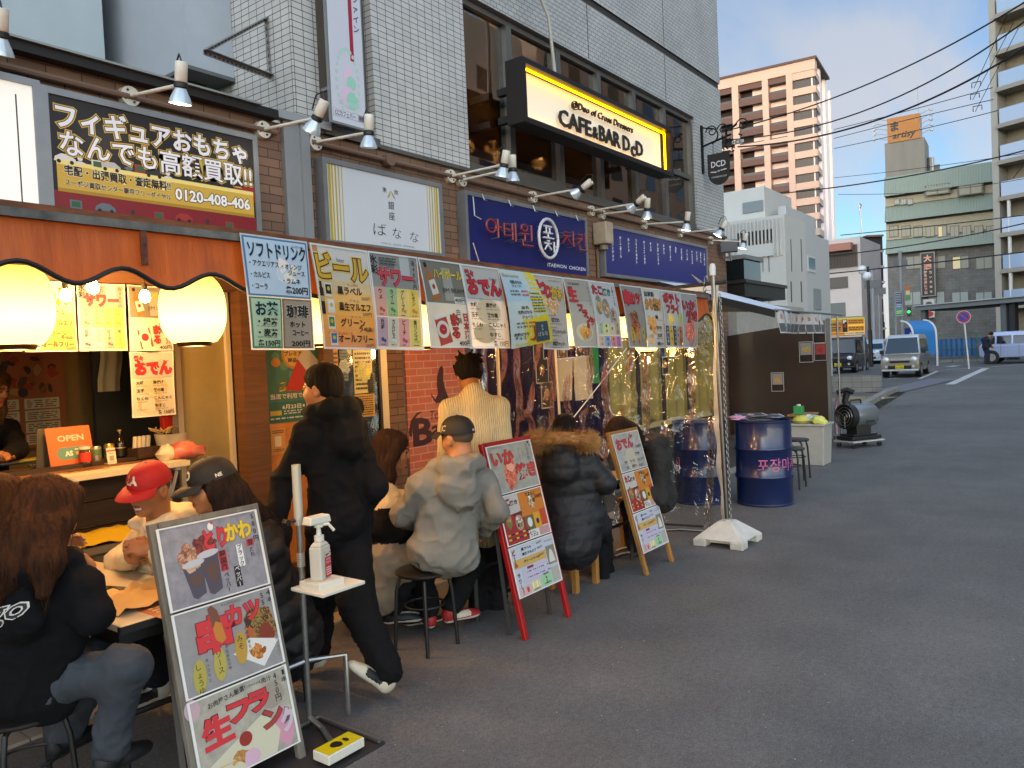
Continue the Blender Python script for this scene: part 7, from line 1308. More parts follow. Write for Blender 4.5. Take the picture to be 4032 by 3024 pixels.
strip([(3478, 1546), (3720, 1492)], 1.1, mat('#6a666c', .6, var=.15), 'ramp', .02); strip([(3300, 1580), (3440, 1562)], 1.6, mat('#8a7a60', .95, var=.3, vs=3), 'bare_soil', .005)
strip([(3740, 1514), (3815, 1480), (3882, 1450)], .3, WL, 'road_marking'); strip([(3725, 1456), (3850, 1449), (4080, 1432)], .16, WL, 'road_marking', .010); strip([(3735, 1444), (3770, 1440)], .5, WL, 'road_marking'); strip([(3497, 1491), (3540, 1489)], .3, WL, 'road_marking'); strip([(3620, 1492), (3690, 1462)], .14, WL, 'road_marking')
R_ = random.Random(2); mb = MB()
for k in range(160):
    p = GR(3405+R_.random()*130, 1612-R_.random()*70); x, y = p.x+R_.gauss(0, .1), p.y+R_.gauss(0, .12); hgt = R_.uniform(.03, .1); mb.add([(x-.02, y, .0), (x+.02, y, 0), (x+R_.gauss(0, .04), y+R_.gauss(0, .04), hgt)], [(0, 1, 2)], mat('#5a6234', .8))
tag(mb.build('weeds'), 'small weeds growing along the gutter kerb', 'weeds', kind='stuff')
for k, (px, py) in enumerate(((3432, 1588), (3452, 1580), (3475, 1572))): p = GR(px, py); bag('litter', ('crumpled white litter nearest in the gutter', 'crumpled white litter in the middle of the gutter', 'crumpled white litter farthest along the gutter')[k], (p.x, p.y, .035), (.09, .06, .03), mat('#b9b6ae', .7), k)
# --- cars
GLC = mat('#1d2326', .06, .1, coat=.7); TY = mat('#161616', .8); RIM = mat('#9a9da0', .35, .7); LENS = mat('#c4c8ca', .1, .2, coat=.8)
def car(name, label, loc, hd, col, col2=None, Lc=3.4, Wc=1.48, Hc=1.78, hood=.62, rake=.35, roof='#b9bcbe', plate=True, tall=True, cat='van'):
    t = thing(name, label, cat, (0, 0, 0)); CM = mat(col, .25, .25, coat=.6); C2 = mat(col2, .3, .2, coat=.5) if col2 else CM; belt = .98 if tall else .9; x0, x1 = Lc/2, -Lc/2   # nose at +x
    rear = .12 if tall else .5
    def shell(profile, wb, wt, zsplit, m, nm):
        n = len(profile); vs = []
        for sg in (1, -1):
            for x, z in profile: k = 0 if z <= zsplit else (z-zsplit)/(Hc-zsplit); vs.append((x, sg*(wb*(1-k)+wt*k)/2, z))
        mb = MB(); mb.add(vs, [tuple(range(n))[::-1], tuple(range(n, 2*n))]+[(i, (i+1) % n, n+(i+1) % n, n+i) for i in range(n)], m); return mb
    shell([(x0, .3), (x0+.03, .55), (x0-.03, .8), (x0-hood*.5, .93), (x0-hood, belt), (x1+.03, belt), (x1, .85), (x1, .35), (x1+.15, .26), (x0-.15, .26)], Wc, Wc, 9, CM, 0).build('body', t, 40, .05)
    gp = [(x0-hood+.02, belt-.02), (x0-hood-rake, Hc-.08), (x0-hood-rake-.25, Hc), (x1+rear+.2, Hc), (x1+rear, Hc-.07), (x1+.04, belt-.02)]
    shell(gp, Wc-.04, Wc-.26, belt, C2, 0).build('cabin', t, 40, .05)
    ws = MB(); e = .012; xa, za, xb, zb = x0-hood+.0, belt+.03, x0-hood-rake+.03, Hc-.14; wa, wb_ = (Wc-.14)/2, (Wc-.34)/2
    ws.add([(xa+e, -wa, za), (xa+e, wa, za), (xb+e, wb_, zb), (xb+e, -wb_, zb)], [(0, 1, 2, 3)], GLC); ws.build('windscreen', t)
    hw = lambda z: ((Wc-.04)*(1-(z-belt)/(Hc-belt))+(Wc-.26)*(z-belt)/(Hc-belt))/2+.012
    spans = [(x0-hood-.16, x0-hood-rake-.1, -.05+.0), (-.12+0, 0, 0)]
    cuts = [x0-hood-.12, -.05 if tall else -.25, x1+.85 if tall else x1+.75, x1+.2]
    for sg in (1, -1):
        for i in range(3):
            a, b = cuts[i]-.05, cuts[i+1]+.03; za, zb = belt+.05, Hc-.2
            at_, bt = (a-rake*.8 if i == 0 else a), (b+(.0 if i < 2 else rear*.6))
            mb = MB(); mb.add([(a, sg*hw(za), za), (b, sg*hw(za), za), (bt, sg*hw(zb), zb), (at_, sg*hw(zb), zb)], [(0, 1, 2, 3)], GLC); mb.build('side_window', t)
        for x in (x0-.62, x1+.55):
            mb = MB(); mb.tube([(x, sg*(Wc/2-.16), .29), (x, sg*(Wc/2+.005), .29)], .285, TY, 20); w = mb.build('wheel', t, 40); mb = MB(); mb.tube([(x, sg*(Wc/2-.0), .29), (x, sg*(Wc/2+.015), .29)], .19, RIM, 16); mb.build('rim', w, 40)
            mb = MB(); mb.tube([(x, sg*(Wc/2-.2), .32), (x, sg*(Wc/2+.002), .32)], .335, BLK, 20); mb.build('wheel_arch', t, 40)
        mb = MB(); mb.lathe([(.0, .05), (.1, .03), (.13, 0), (.13, -.05)], LENS, 16, Matrix.Translation((x0-.03, sg*(Wc/2-.2), .74)) @ Matrix.Rotation(PI/2, 4, 'Y')); mb.build('headlight', t, 40)
        mb = MB(); mb.box((x1-.005, sg*(Wc/2-.09), .85), (.04, .12, .3), mat('#9a1a14', .2, emit=.3, coat=.5)); mb.build('tail_light', t)
        mb = MB(); mb.tube([(x0-.02, sg*(Wc/2-.22), .46), (x0+.03, sg*(Wc/2-.22), .46)], .06, LENS, 12); mb.build('fog_light', t, 40)
        mb = MB(); mb.box((x0-hood-.15, sg*(Wc/2+.08), belt+.1), (.1, .16, .17), CM if not tall else BLK); mb.build('mirror', t, bevel=.02)
    mb = MB(); mb.box((x0+.02, 0, .66), (.03, Wc*.52, .09), BLK); mb.box((x0+.02, 0, .42), (.04, Wc*.62, .14), BLK); mb.build('grille', t)
    mb = MB(); mb.box((x0+.0, 0, .3), (.1, Wc-.04, .08), C2); mb.build('bumper', t, bevel=.02)
    if plate: s = Sheet(frame((x0+.05, -.165, .36), (0, 1, 0), (0, 0, 1)), .33, .165, '#c9b400'); s.t('11-87', .12, .95, .64, .5, INK, .02); s.lines(.25, .75, .12, .28, 1, INK, 2); hang(s.mb.build('number_plate'), t)
    if not tall or 1:
        for sg in (1, -1):
            for x in (0.02, x1+.95): mb = MB(); mb.b2((x-.006, sg*(Wc/2+.0), .4), (x+.006, sg*(Wc/2+.003), belt), DARK); mb.build('door_seam', t)
    t.location = loc; t.rotation_euler = (0, 0, hd); return t
a, b = GR(3642, 1484), GR(3480, 1486); c = (a+b)/2; hd = PI+.03; dv = Vector((math.cos(hd), math.sin(hd), 0)); ctr = c-dv*(1.7-.62)
car('parked_van', 'two tone white and beige boxy van with yellow plate in the car park', (ctr.x, ctr.y+.06, ground_z(ctr.x)), hd, '#8f8676', '#b9bdbf', Hc=1.82)
a = GR(3372, 1468); car('parked_van', 'dark brown boxy van half hidden behind the plywood screen', (a.x+1.3, a.y+.75, ground_z(a.x)), PI, '#2a1c1e', '#241a1c', Hc=1.82)
a = GR(3440, 1440); car('parked_car', 'white car partly hidden between the two vans', (a.x+3, a.y+.6, ground_z(a.x)), PI, '#a9b5bf', None, Hc=1.5, tall=False, hood=.85, rake=.5, cat='car')
a, b = D(3985, 1431, 39), D(4195, 1422, 37.5); a.z = b.z = ground_z(a.x); q = (b-a).normalized(); hd = math.atan2(q.y, q.x); k0 = a+q*1.2; 
car('parked_car', 'light blue small car with its tail to the left and a person leaning beside it', (k0.x+.35*math.sin(-hd)*-1, k0.y+.75, D(3868, 1431, 39).z), hd, '#98a5c4', None, Hc=1.55, tall=False, hood=.8, rake=.5, cat='car')
# --- signs, lamps, poles
p = GR(3816, 1453); t = thing('no_parking_sign', 'round blue and red no parking sign on a white pole', 'sign', p); hh = XP(3795, 1248, p.x); mb = MB(); mb.tube([p, (p.x, hh.y, hh.z)], .035, WHITE, 10); mb.build('pole', t, 40)
Mn = frame((p.x-.06, hh.y, hh.z), (0, -1, 0), (0, 0, 1)); s = Sheet(Mn @ Matrix.Translation((-.3, -.3, 0)), .6, .6, None); s.ell(.5, .5, .5, .5, '#b9b2b4', 0, 28); s.ell(.5, .5, .46, .46, '#a02a34', 1, 28); s.ell(.5, .5, .34, .34, '#23378a', 2, 28); s.poly([(.24, .3), (.3, .24), (.76, .7), (.7, .76)], '#a02a34', 3); hang(s.mb.build('disc'), t)
mb = MB(Mn); mb.tube([(0, 0, -.03), (0, 0, -.002)], .29, CHR, 24); hang(mb.build('disc_back'), t)
p = GR(3432, 1445); X_ = p.x; t = thing('globe_street_lamp', 'black street lamp post with a pair of white globes', 'street lamp', p); tp = XP(3408, 1050, X_); mb = MB(); bt = XP(3425, 1300, X_); mb.tube([p, (X_, bt.y, bt.z)], .11, BLK, 10); mb.tube([(X_, bt.y, bt.z), (X_, tp.y-.1, tp.z)], .075, BLK, 10); mb.build('post', t, 40)
for k, (px, py) in enumerate(((3396, 1063), (3415, 1088))): q = XP(px, py, X_); mb = MB(); mb.lathe([(0, -.26), (.18, -.19), (.26, 0), (.18, .19), (0, .26)], mat('#c9cdd0', .3), 16, Matrix.Translation(q)); mb.build('globe', t, 60); mb = MB(); mb.tube([q+Vector((0, 0, -.2)), (X_, tp.y-.1, q.z-.5)], .03, BLK, 6); mb.build('arm', t)
for i, (px, py0, py1, w_, dd, lab) in enumerate(((3446, 1445, 1060, .1, 48, 'grey utility pole behind the black lamp post'), (3468, 1440, 1100, .07, 60, 'thin light pole with a row of lamps'), (3556, 1420, 990, .14, 62, 'tall grey pole behind the information board'))):
    p = D(px, py0, dd); q = D(px-16, py1, dd); t = thing('utility_pole', lab, 'pole', (p.x, p.y, ground_z(p.x))); mb = MB(); mb.tube([(p.x, p.y, 0), (p.x, p.y, q.z)], w_, mat('#85878a', .6), 10); mb.build('shaft', t, 40); mb = MB(); mb.b2((p.x-.1, p.y-.5, q.z-1.2), (p.x+.1, p.y+.5, q.z-.7), mat('#55585a', .5)); mb.build('box', t)
t = thing('light_strip_pole', 'slanted white glowing strip beside the office building', 'lamp', D(3483, 1270, 70)); a, b = D(3480, 1120, 70), D(3486, 1268, 70); mb = MB(); mb.tube([a, b], .1, mat('#dcd6cc', .4, emit=.5), 6); mb.build('tube', t)
def plane_sign(name, label, px0, px1, py0, py1, dd, bgc, fn, legs=True):
    a, b = D(px0, py1, dd), D(px1, py1, dd); top = D(px0, py0, dd).z; u = b-a; u.z = 0; z0 = a.z; M = frame(a, u, (0, 0, 1)); t = thing(name, label, 'sign', (a.x, a.y, ground_z(a.x))); s = Sheet(M, u.length, top-z0, bgc); fn(s); hang(s.mb.build('panel'), t)
    mb = MB(M); mb.b2((-.05, -.05, -.2), (u.length+.05, top-z0+.05, -.004), mat('#77797b', .5)); hang(mb.build('case'), t)
    if legs:
        for q in (.0, u.length-.1): mb = MB(M); mb.b2((q, -z0, -.15), (q+.1, -.05, -.05), mat('#8a8c8e', .5)); hang(mb.build('leg'), t)
    return t
def fpk(s):
    s.rect(0, 0, .39, .83, '#c9862a', 1); s.rect(.39, 0, .14, .83, '#191615', 2); s.rect(.54, .02, .44, .38, '#c9862a', 1); s.rect(.54, .5, .44, .3, '#c9862a', 1); s.rect(0, 0, 1, .1, '#d9c04a', 3); s.t('1000円', .05, .36, .36, .2, INK, .03); s.t('200円', .08, .33, .68, .2, INK, .03); s.t('P', .42, .5, .22, .24, '#d9d4c8', .06); s.ell(.46, .48, .09, .09, '#b0281c', 3); s.rect(.05, .52, .3, .06, INK, 3); s.lines(.57, .96, .14, .36, 2, '#7a2a14', 3); s.lines(.57, .96, .55, .76, 2, '#5a2a14', 5); s.rect(0, .85, .45, .13, '#c9702a', 2); s.rect(.46, .86, .25, .1, '#a9a9a4', 2); s.rect(.73, .86, .26, .1, '#8a8f94', 2)
plane_sign('parking_price_sign', 'bright yellow lit parking price sign above the dark van', 3262, 3406, 1254, 1322, 40, mat('#e0a83a', .5, emit=.45), fpk)
def finfo(s): s.rect(.08, .05, .84, .4, '#3a4654', 1); s.lines(.15, .85, .08, .42, 5, '#b9bfc4', 1); s.rect(.08, .47, .84, .22, '#3f5f9a', 1); s.lines(.15, .85, .5, .66, 2, '#d0d4d8', 2); s.rect(.08, .71, .84, .25, '#2f9a3c', 1); s.lines(.15, .85, .76, .92, 2, '#d0d8d0', 3)
plane_sign('information_board', 'tall grey framed information board with blue and green fields', 3526, 3556, 1150, 1245, 58, '#9a9c9e', finfo)
def fflag(s): s.rect(0, 0, 1, .35, '#b5662a', 1); s.rect(0, .35, 1, .3, '#c9b49a', 1); s.rect(0, .65, 1, .35, '#5f8a4a', 1)
plane_sign('street_banner', 'small orange and green street banner beside the information board', 3567, 3583, 1125, 1180, 57, '#b9a98a', fflag, False)
def fblue(s): s.poly([(.3, .9), (.6, .4), (.9, .9)], '#b9c0cc', 2)
plane_sign('blue_shop_sign', 'dark blue sign board beside the blue arched shelter', 3563, 3600, 1292, 1332, 52, '#1f2f7a', fblue)
t = thing('traffic_light', 'green traffic light far down the street', 'traffic light', D(3580, 1228, 58)); q = D(3580, 1228, 58); mb = MB(); mb.box(q, (.2, .25, .7), BLK); mb.build('housing', t); q = q+Vector((-.11, 0, .0)); mb = MB(); mb.tube([q, q+Vector((-.05, 0, 0))], .1, mat('#22ff66', .4, emit=1.5), 14); mb.build('green_light', t)
# blue arched shelter
a, b = D(3600, 1330, 40), D(3692, 1330, 40); u = b-a; u.z = 0; M = frame((a.x, a.y, 0), u, (0, 0, 1)); t = thing('arched_shelter', 'blue arched shelter roof on a white frame behind the white van', 'shelter', (a.x, a.y, 0)); zt = D(3600, 1260, 40).z; zb = 1.0; BLU = mat('#2a78b8', .4, trans=.2)
arc = [(zb, .9), (zb+.6*(zt-zb), .85)]+[(zb+(zt-zb)*(.6+.4*math.sin(k/6*PI/2)), .85-1.2*(1-math.cos(k/6*PI/2))) for k in range(1, 7)]
mb = MB(M); W2 = u.length; mb.add([(x, z, d-1) for z, d in arc for x in (.05, W2-.05)], [(2*i, 2*i+1, 2*i+3, 2*i+2) for i in range(len(arc)-1)], BLU); hang(mb.build('roof_sheet', None, 60), t)
for x in (0, W2): mb = MB(M); mb.tube([(x, ground_z(a.x), -.1)]+[(x, z, d-1+.02) for z, d in arc], .05, WHITE, 8); hang(mb.build('frame_tube', None, 60), t)
# station canopy, fence, blue sheets
zc = D(3606, 1208, 46).z; A_, B_ = G(3604, 1207, zc), G(4060, 1165, zc); cf = Face(A_, B_); t = thing('walkway_canopy', 'long grey walkway canopy on steel posts before the office building', 'canopy', (A_.x, A_.y, 0))
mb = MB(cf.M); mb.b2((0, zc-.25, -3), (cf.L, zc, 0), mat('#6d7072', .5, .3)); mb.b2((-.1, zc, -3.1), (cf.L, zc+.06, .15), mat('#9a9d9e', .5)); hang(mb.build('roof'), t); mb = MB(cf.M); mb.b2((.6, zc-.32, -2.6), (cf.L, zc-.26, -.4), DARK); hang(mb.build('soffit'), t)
for px in (3612, 3925, 3960): uu = cf.hit(px, 1250)[0]; mb = MB(cf.M); mb.b2((uu, 0, -.6), (uu+.3, zc-.25, -.3), mat('#55585c', .5, .3) if px != 3960 else DARK); hang(mb.build('post'), t)
a, b = GR(3690, 1428), GR(4100, 1405); fc = Face(a, b); zg = ground_z(a.x); t = thing('wire_fence', 'green wire fence with blue sheeting behind the car park', 'fence', a); GN = mat('#3a6a52', .5); SH = mat('#2f5a86', .5, var=.25, vs=1.5, stretch=(.3, .3, 3)); htop = fc.hit(3700, 1318)[1]
for k in range(int(fc.L/2)+1): fc.box(k*2, k*2+.06, zg, htop, -.03, .03, GN, 'post', t)
mb = MB(fc.M)
for z in (zg+.15, (zg+htop)/2, htop-.02): mb.tube([(0, z, .02), (fc.L, z, .02)], .02, GN, 5)
hang(mb.build('rail'), t); mb = MB(fc.M); mb.add([(fc.L*i/40, zg+.3 if j == 0 else htop-.25, -.25-.06*(i % 2)) for j in range(2) for i in range(41)], [(i, i+1, i+42, i+41) for i in range(40)], SH); hang(mb.build('blue_sheeting'), t)
mb = MB(fc.M)
for k in range(34): mb.b2((k*.6, zg, .35), (k*.6+.56, zg+.14, .55), KB)
hang(mb.build('kerb_stones'), t)
# --- overhead wires
WIR = mat('#101216', .6)
def wire(name, label, pts, d0, d1, r):
    xs = np.array([p[0] for p in pts], float); ys = np.array([p[1] for p in pts], float); c = np.polyfit(xs, ys, min(2, len(pts)-1)); P = []
    for k in range(25): x = xs[0]+(xs[-1]-xs[0])*k/24; P.append(D(x, float(np.polyval(c, x)), d0+(d1-d0)*k/24))
    mb = MB(); mb.tube(P, r, WIR, 6); tag(mb.build(name, None, 60), label, 'wire', 'overhead wires')
for i, (pts, d0, d1, r, lab) in enumerate((([(2862, 512), (3273, 395), (3635, 226), (4120, -45)], 19, 12, .014, 'topmost thick black cable rising to the upper right corner'), ([(2856, 549), (3273, 485), (3635, 329), (4120, 20)], 19, 12, .014, 'middle thick black cable rising to the upper right'), ([(2905, 578), (3279, 524), (3613, 412), (4120, 130)], 19, 12, .018, 'lowest and thickest black cable rising to the upper right'),
  ([(3284, 510), (3560, 440), (3908, 345)], 40, 30, .016, 'thin wire with a hooked clamp, upper of three'), ([(3284, 545), (3560, 475), (3910, 392)], 40, 30, .016, 'thin wire with a hooked clamp, middle of three'), ([(3284, 585), (3560, 525), (3930, 435)], 40, 30, .016, 'thin wire with a hooked clamp, lower of three'),
  ([(2865, 775), (3284, 745), (3560, 690), (4050, 590)], 40, 30, .03, 'dark cable crossing the green mansard roof'), ([(3284, 700), (3640, 660), (4050, 600)], 44, 34, .014, 'thin wire just above the dark mansard cable'), ([(3300, 765), (3640, 755), (4050, 700)], 44, 34, .014, 'thin wire over the upper office windows'),
  ([(3310, 926), (3650, 892), (4050, 845)], 44, 34, .025, 'dark cable along the second mansard band'), ([(2985, 1030), (3300, 1000), (3480, 985), (4050, 875)], 36, 30, .025, 'cable passing before the white house top'), ([(3050, 1098), (3300, 1075), (3480, 1055), (4050, 990)], 36, 30, .028, 'cable passing before the white house slots'), ([(3990, 700), (4050, 625)], 20, 16, .012, 'short steep wire at the right picture edge'))): wire('overhead_wire', lab, pts, d0, d1, r)
for k, (a, b) in enumerate((((3835, 347), (3965, 60)), ((3830, 393), (3990, 90)), ((3840, 440), (4010, 110)))):
    mb = MB(); mb.tube([D(*a, 31), D(*b, 28)], .012, WIR, 5); q = D(a[0]-8, a[1], 31); mb.tube([q, q+Vector((0, .0, .2)), q+Vector((0, -.3, .2)), q+Vector((0, -.3, .02))], .02, WIR, 5); tag(mb.build('stay_wire'), 'thin slanting stay wire with a hook, %s of three' % ('topmost', 'middle', 'lowest')[k], 'wire')
q0 = D(2858, 560, 19); t = thing('cable_bracket', 'black tangle of cable clamps and insulators at the tiled corner', 'bracket', q0); R_ = random.Random(6); mb = MB()
for k in range(26): a = q0+Vector((R_.gauss(0, .05), R_.gauss(0, .12), R_.gauss(0, .16))); mb.tube([a, a+Vector((R_.gauss(0, .1), R_.gauss(0, .12), R_.gauss(0, .1)))], R_.uniform(.012, .03), WIR, 6)
mb.tube([(q0.x-4.5, 5.9, q0.z-.1), q0+Vector((0, 0, -.1))], .03, WIR, 6); mb.build('clamps', t); mb = MB(); 
for k in range(3): a = q0+Vector((0, -.2-.1*k, -.05)); mb.lathe([(.0, -.06), (.05, -.04), (.05, .04), (0, .06)], mat('#d0cfc8', .3), 8, Matrix.Translation(a))
mb.build('insulators', t)
q = D(3385, 820, 60); t = thing('aerial_pole', 'thin crooked aerial mast against the sky between tower and office block', 'mast', q); mb = MB(); mb.tube([D(3396, 930, 60), D(3390, 860, 60), D(3381, 800, 60)], .05, CHR, 5); mb.tube([D(3381, 800, 60), D(3392, 808, 60), D(3386, 822, 60)], .04, CHR, 5); mb.build('mast', t)
# --- buildings on the other side of the street, behind the viewer (they fill the window reflections), and an added sun blocker to the west
def plain(name, label, x0, x1, y0, y1, h, m, fx):
    t = thing(name, label, 'building', ((x0+x1)/2, (y0+y1)/2, 0)); mb = MB(); mb.b2((x0, y0, 0), (x1, y1, h), m); mb.build('walls', t)
    yy = y1; n = int((x1-x0)/3.2)
    for f_ in range(int(h/3.2)):
        for k in range(n): mb = MB(); mb.b2((x0+1+k*3.2, yy-.02, 1.0+f_*3.2), (x0+2.8+k*3.2, yy+.03, 2.6+f_*3.2), DG); mb.build('window', t)
plain('opposite_building', 'tan plastered building across the street, seen only in window reflections', 18, 47, -34, -22, 25, mat('#c4ab92', .8, var=.1, vs=.5), 0)
plain('opposite_building', 'brown tiled building across the street, seen only in window reflections', 49, 84, -34, -22, 29, mat('#b5937c', .8, var=.1, vs=.5), 0)
t = thing('sun_blocker', 'long high apartment block far behind the viewer', 'building', (-220, 0, 0)); mb = MB(); mb.b2((-240, -170, 0), (-220, 60, 49), mat('#8f8a84', .8)); mb.build('walls', t)  # unseen block, added and sized to shade the street from the sun
for k in range(13): mb = MB(); mb.b2((-220.2, -168, 3+k*3.4), (-219.7, 58, 4.1+k*3.4), mat('#6d6863', .8)); mb.build('balcony_band', t)
# ================================================================ people: smooth skins grown round a posed skeleton
def vnoise(p, seed=0):
    """value noise of points (n,3) in -1..1"""
    i = np.floor(p).astype(np.int64); f = p-i; f = f*f*(3-2*f); o = 0
    def h(a):
        k = (a[:, 0]*374761393+a[:, 1]*668265263+a[:, 2]*2147483647+seed*974711) & 0x7fffffff; k = ((k ^ (k >> 13))*1274126177) & 0x7fffffff; return ((k ^ (k >> 16)) & 0xffff)/32767.5-1
    for dx_ in (0, 1):
        for dy_ in (0, 1):
            for dz_ in (0, 1):
                w = (f[:, 0] if dx_ else 1-f[:, 0])*(f[:, 1] if dy_ else 1-f[:, 1])*(f[:, 2] if dz_ else 1-f[:, 2]); o = o+w*h(i+np.array([dx_, dy_, dz_]))
    return o
def A3(v): return np.array([v[0], v[1], v[2]], np.float32)
class Skin:
    def __init__(s): s.P = []
    def cone(s, a, b, ra, rb, k=.03): s.P.append(('c', A3(a), A3(b), ra, rb, k)); return s
    def ell(s, c, r, R=None, k=.03, cut=False): s.P.append(('x' if cut else 'e', A3(c), A3(r), np.eye(3, dtype=np.float32) if R is None else np.array([[R[i][j] for j in range(3)] for i in range(3)], np.float32), k)); return s
    def chain(s, pts, rr, k=.03):
        for a, b, r0, r1 in zip(pts[:-1], pts[1:], rr[:-1], rr[1:]): s.cone(a, b, r0, r1, k)
        return s
    def mesh(s, vox):
        lo = np.full(3, 1e9); hi = -lo
        def bb(p):
            if p[0] == 'c': r = max(p[3], p[4]); return np.minimum(p[1], p[2])-r, np.maximum(p[1], p[2])+r
            r = float(np.max(p[2])); return p[1]-r, p[1]+r
        for p in s.P:
            if p[0] != 'x': a, b = bb(p); lo = np.minimum(lo, a); hi = np.maximum(hi, b)
        lo = lo-3*vox; n = np.ceil((hi+3*vox-lo)/vox).astype(int)+1; Fd = np.full(n, .5, np.float32)
        ax = [lo[i]+vox*np.arange(n[i], dtype=np.float32) for i in range(3)]
        for p in s.P:
            k = p[-1]; a, b = bb(p); i0 = np.maximum(((a-lo-k-2*vox)/vox).astype(int), 0); i1 = np.minimum(((b-lo+k+2*vox)/vox).astype(int)+2, n)
            sl = tuple(slice(i0[i], i1[i]) for i in range(3)); X, Y, Z = np.meshgrid(*[ax[i][sl[i]].astype(np.float32) for i in range(3)], indexing='ij', sparse=True)
            if p[0] == 'c':
                d = p[2]-p[1]; L2 = float(d @ d)+1e-9; t = np.clip(((X-p[1][0])*d[0]+(Y-p[1][1])*d[1]+(Z-p[1][2])*d[2])/L2, 0, 1)
                q = np.sqrt((X-p[1][0]-t*d[0])**2+(Y-p[1][1]-t*d[1])**2+(Z-p[1][2]-t*d[2])**2)-(p[3]+(p[4]-p[3])*t)
            else:
                R = p[3]; x, y, z = X-p[1][0], Y-p[1][1], Z-p[1][2]; u = [(R[0][i]*x+R[1][i]*y+R[2][i]*z) for i in range(3)]; r = p[2]
                k0 = np.sqrt((u[0]/r[0])**2+(u[1]/r[1])**2+(u[2]/r[2])**2); k1 = np.sqrt((u[0]/r[0]**2)**2+(u[1]/r[1]**2)**2+(u[2]/r[2]**2)**2)+1e-6; q = k0*(k0-1)/k1
            g = Fd[sl]
            if p[0] == 'x': q = -q; h = np.maximum(k-np.abs(g-q), 0)/k; Fd[sl] = np.maximum(g, q)+h*h*k/4
            else: h = np.maximum(k-np.abs(g-q), 0)/k; Fd[sl] = np.minimum(g, q)-h*h*k/4
        S_ = Fd < 0; c = np.zeros(n-1, np.int8)
        for i in (0, 1):
            for j in (0, 1):
                for m in (0, 1): c += S_[i:n[0]-1+i, j:n[1]-1+j, m:n[2]-1+m]
        I, J, K_ = np.nonzero((c > 0) & (c < 8)); idx = np.full(n-1, -1, np.int64); idx[I, J, K_] = np.arange(len(I)); acc = np.zeros((len(I), 3)); cnt = np.zeros(len(I))
        co_ = [(i, j, m) for i in (0, 1) for j in (0, 1) for m in (0, 1)]
        for a in co_:
            for b in co_:
                if sum(b)-sum(a) == 1 and all(y >= x for x, y in zip(a, b)):
                    f0 = Fd[I+a[0], J+a[1], K_+a[2]]; f1 = Fd[I+b[0], J+b[1], K_+b[2]]; mk = (f0 < 0) != (f1 < 0); t = np.where(mk, f0/(f0-f1+1e-12), 0)
                    for q in range(3): acc[:, q] += np.where(mk, a[q]+(b[q]-a[q])*t, 0)
                    cnt += mk
        V_ = lo+vox*(np.stack([I, J, K_], 1)+acc/cnt[:, None]); fs = []
        for axis in range(3):
            o = [(axis+1) % 3, (axis+2) % 3]; s0 = [slice(None)]*3; s1 = [slice(None)]*3; s0[axis] = slice(0, -1); s1[axis] = slice(1, None); ch = S_[tuple(s0)] != S_[tuple(s1)]
            E = np.stack(np.nonzero(ch), 1); E = E[(E[:, o[0]] > 0) & (E[:, o[1]] > 0) & (E[:, o[0]] < n[o[0]]-1) & (E[:, o[1]] < n[o[1]]-1)]
            q = []
            for d0, d1 in ((1, 1), (0, 1), (0, 0), (1, 0)): C = E.copy(); C[:, o[0]] -= d0; C[:, o[1]] -= d1; q.append(idx[C[:, 0], C[:, 1], C[:, 2]])
            q = np.stack(q, 1); ins = S_[E[:, 0], E[:, 1], E[:, 2]]; q[~ins] = q[~ins][:, ::-1]; fs.append(q)
        return V_, np.concatenate(fs)
def normals(V_, Q):
    a = V_[Q[:, 2]]-V_[Q[:, 0]]; b = V_[Q[:, 3]]-V_[Q[:, 1]]; nf = np.cross(a, b); N_ = np.zeros_like(V_)
    for k in range(4): np.add.at(N_, Q[:, k], nf)
    return N_/(np.linalg.norm(N_, axis=1, keepdims=True)+1e-12)
def flesh(name, V_, Q, mats, sel=None, parent=None):
    me = bpy.data.meshes.new(name); me.from_pydata(V_.tolist(), [], Q.tolist())
    for m in mats: me.materials.append(m)
    if sel is not None: me.polygons.foreach_set('material_index', np.asarray(sel, np.int32))
    me.polygons.foreach_set('use_smooth', [True]*len(Q)); me.update(); o = bpy.data.objects.new(name, me); COL.objects.link(o)
    if parent: o.parent = parent
    return o
def ridge(p, s, seed): return (1-np.abs(vnoise(p*s, seed)))**4*1.5-.45
def folds(V_, Q, amp, scale=7, seed=0, sq=(1, 1, 1)):
    N_ = normals(V_, Q); p = V_*np.array(sq); d = ridge(p+.15*np.stack([vnoise(p*5, seed+k) for k in range(3)], 1), scale, seed)*.65+ridge(p, scale*2.3, seed+5)*.35
    return V_+N_*(amp*d)[:, None]
def dirm(hd, pitch=0, roll=0):
    """columns: right, forward, up for a heading in degrees from +X"""
    return (Matrix.Rotation(rad(hd-90), 4, 'Z') @ Matrix.Rotation(rad(-pitch), 4, 'X') @ Matrix.Rotation(rad(roll), 4, 'Y')).to_3x3()
SKIN = mat('#a06d49', .5, var=.06, vs=14); LIP = mat('#8a4438', .45); EYE = mat('#17120f', .2); TEETH = mat('#cfc8b8', .3)
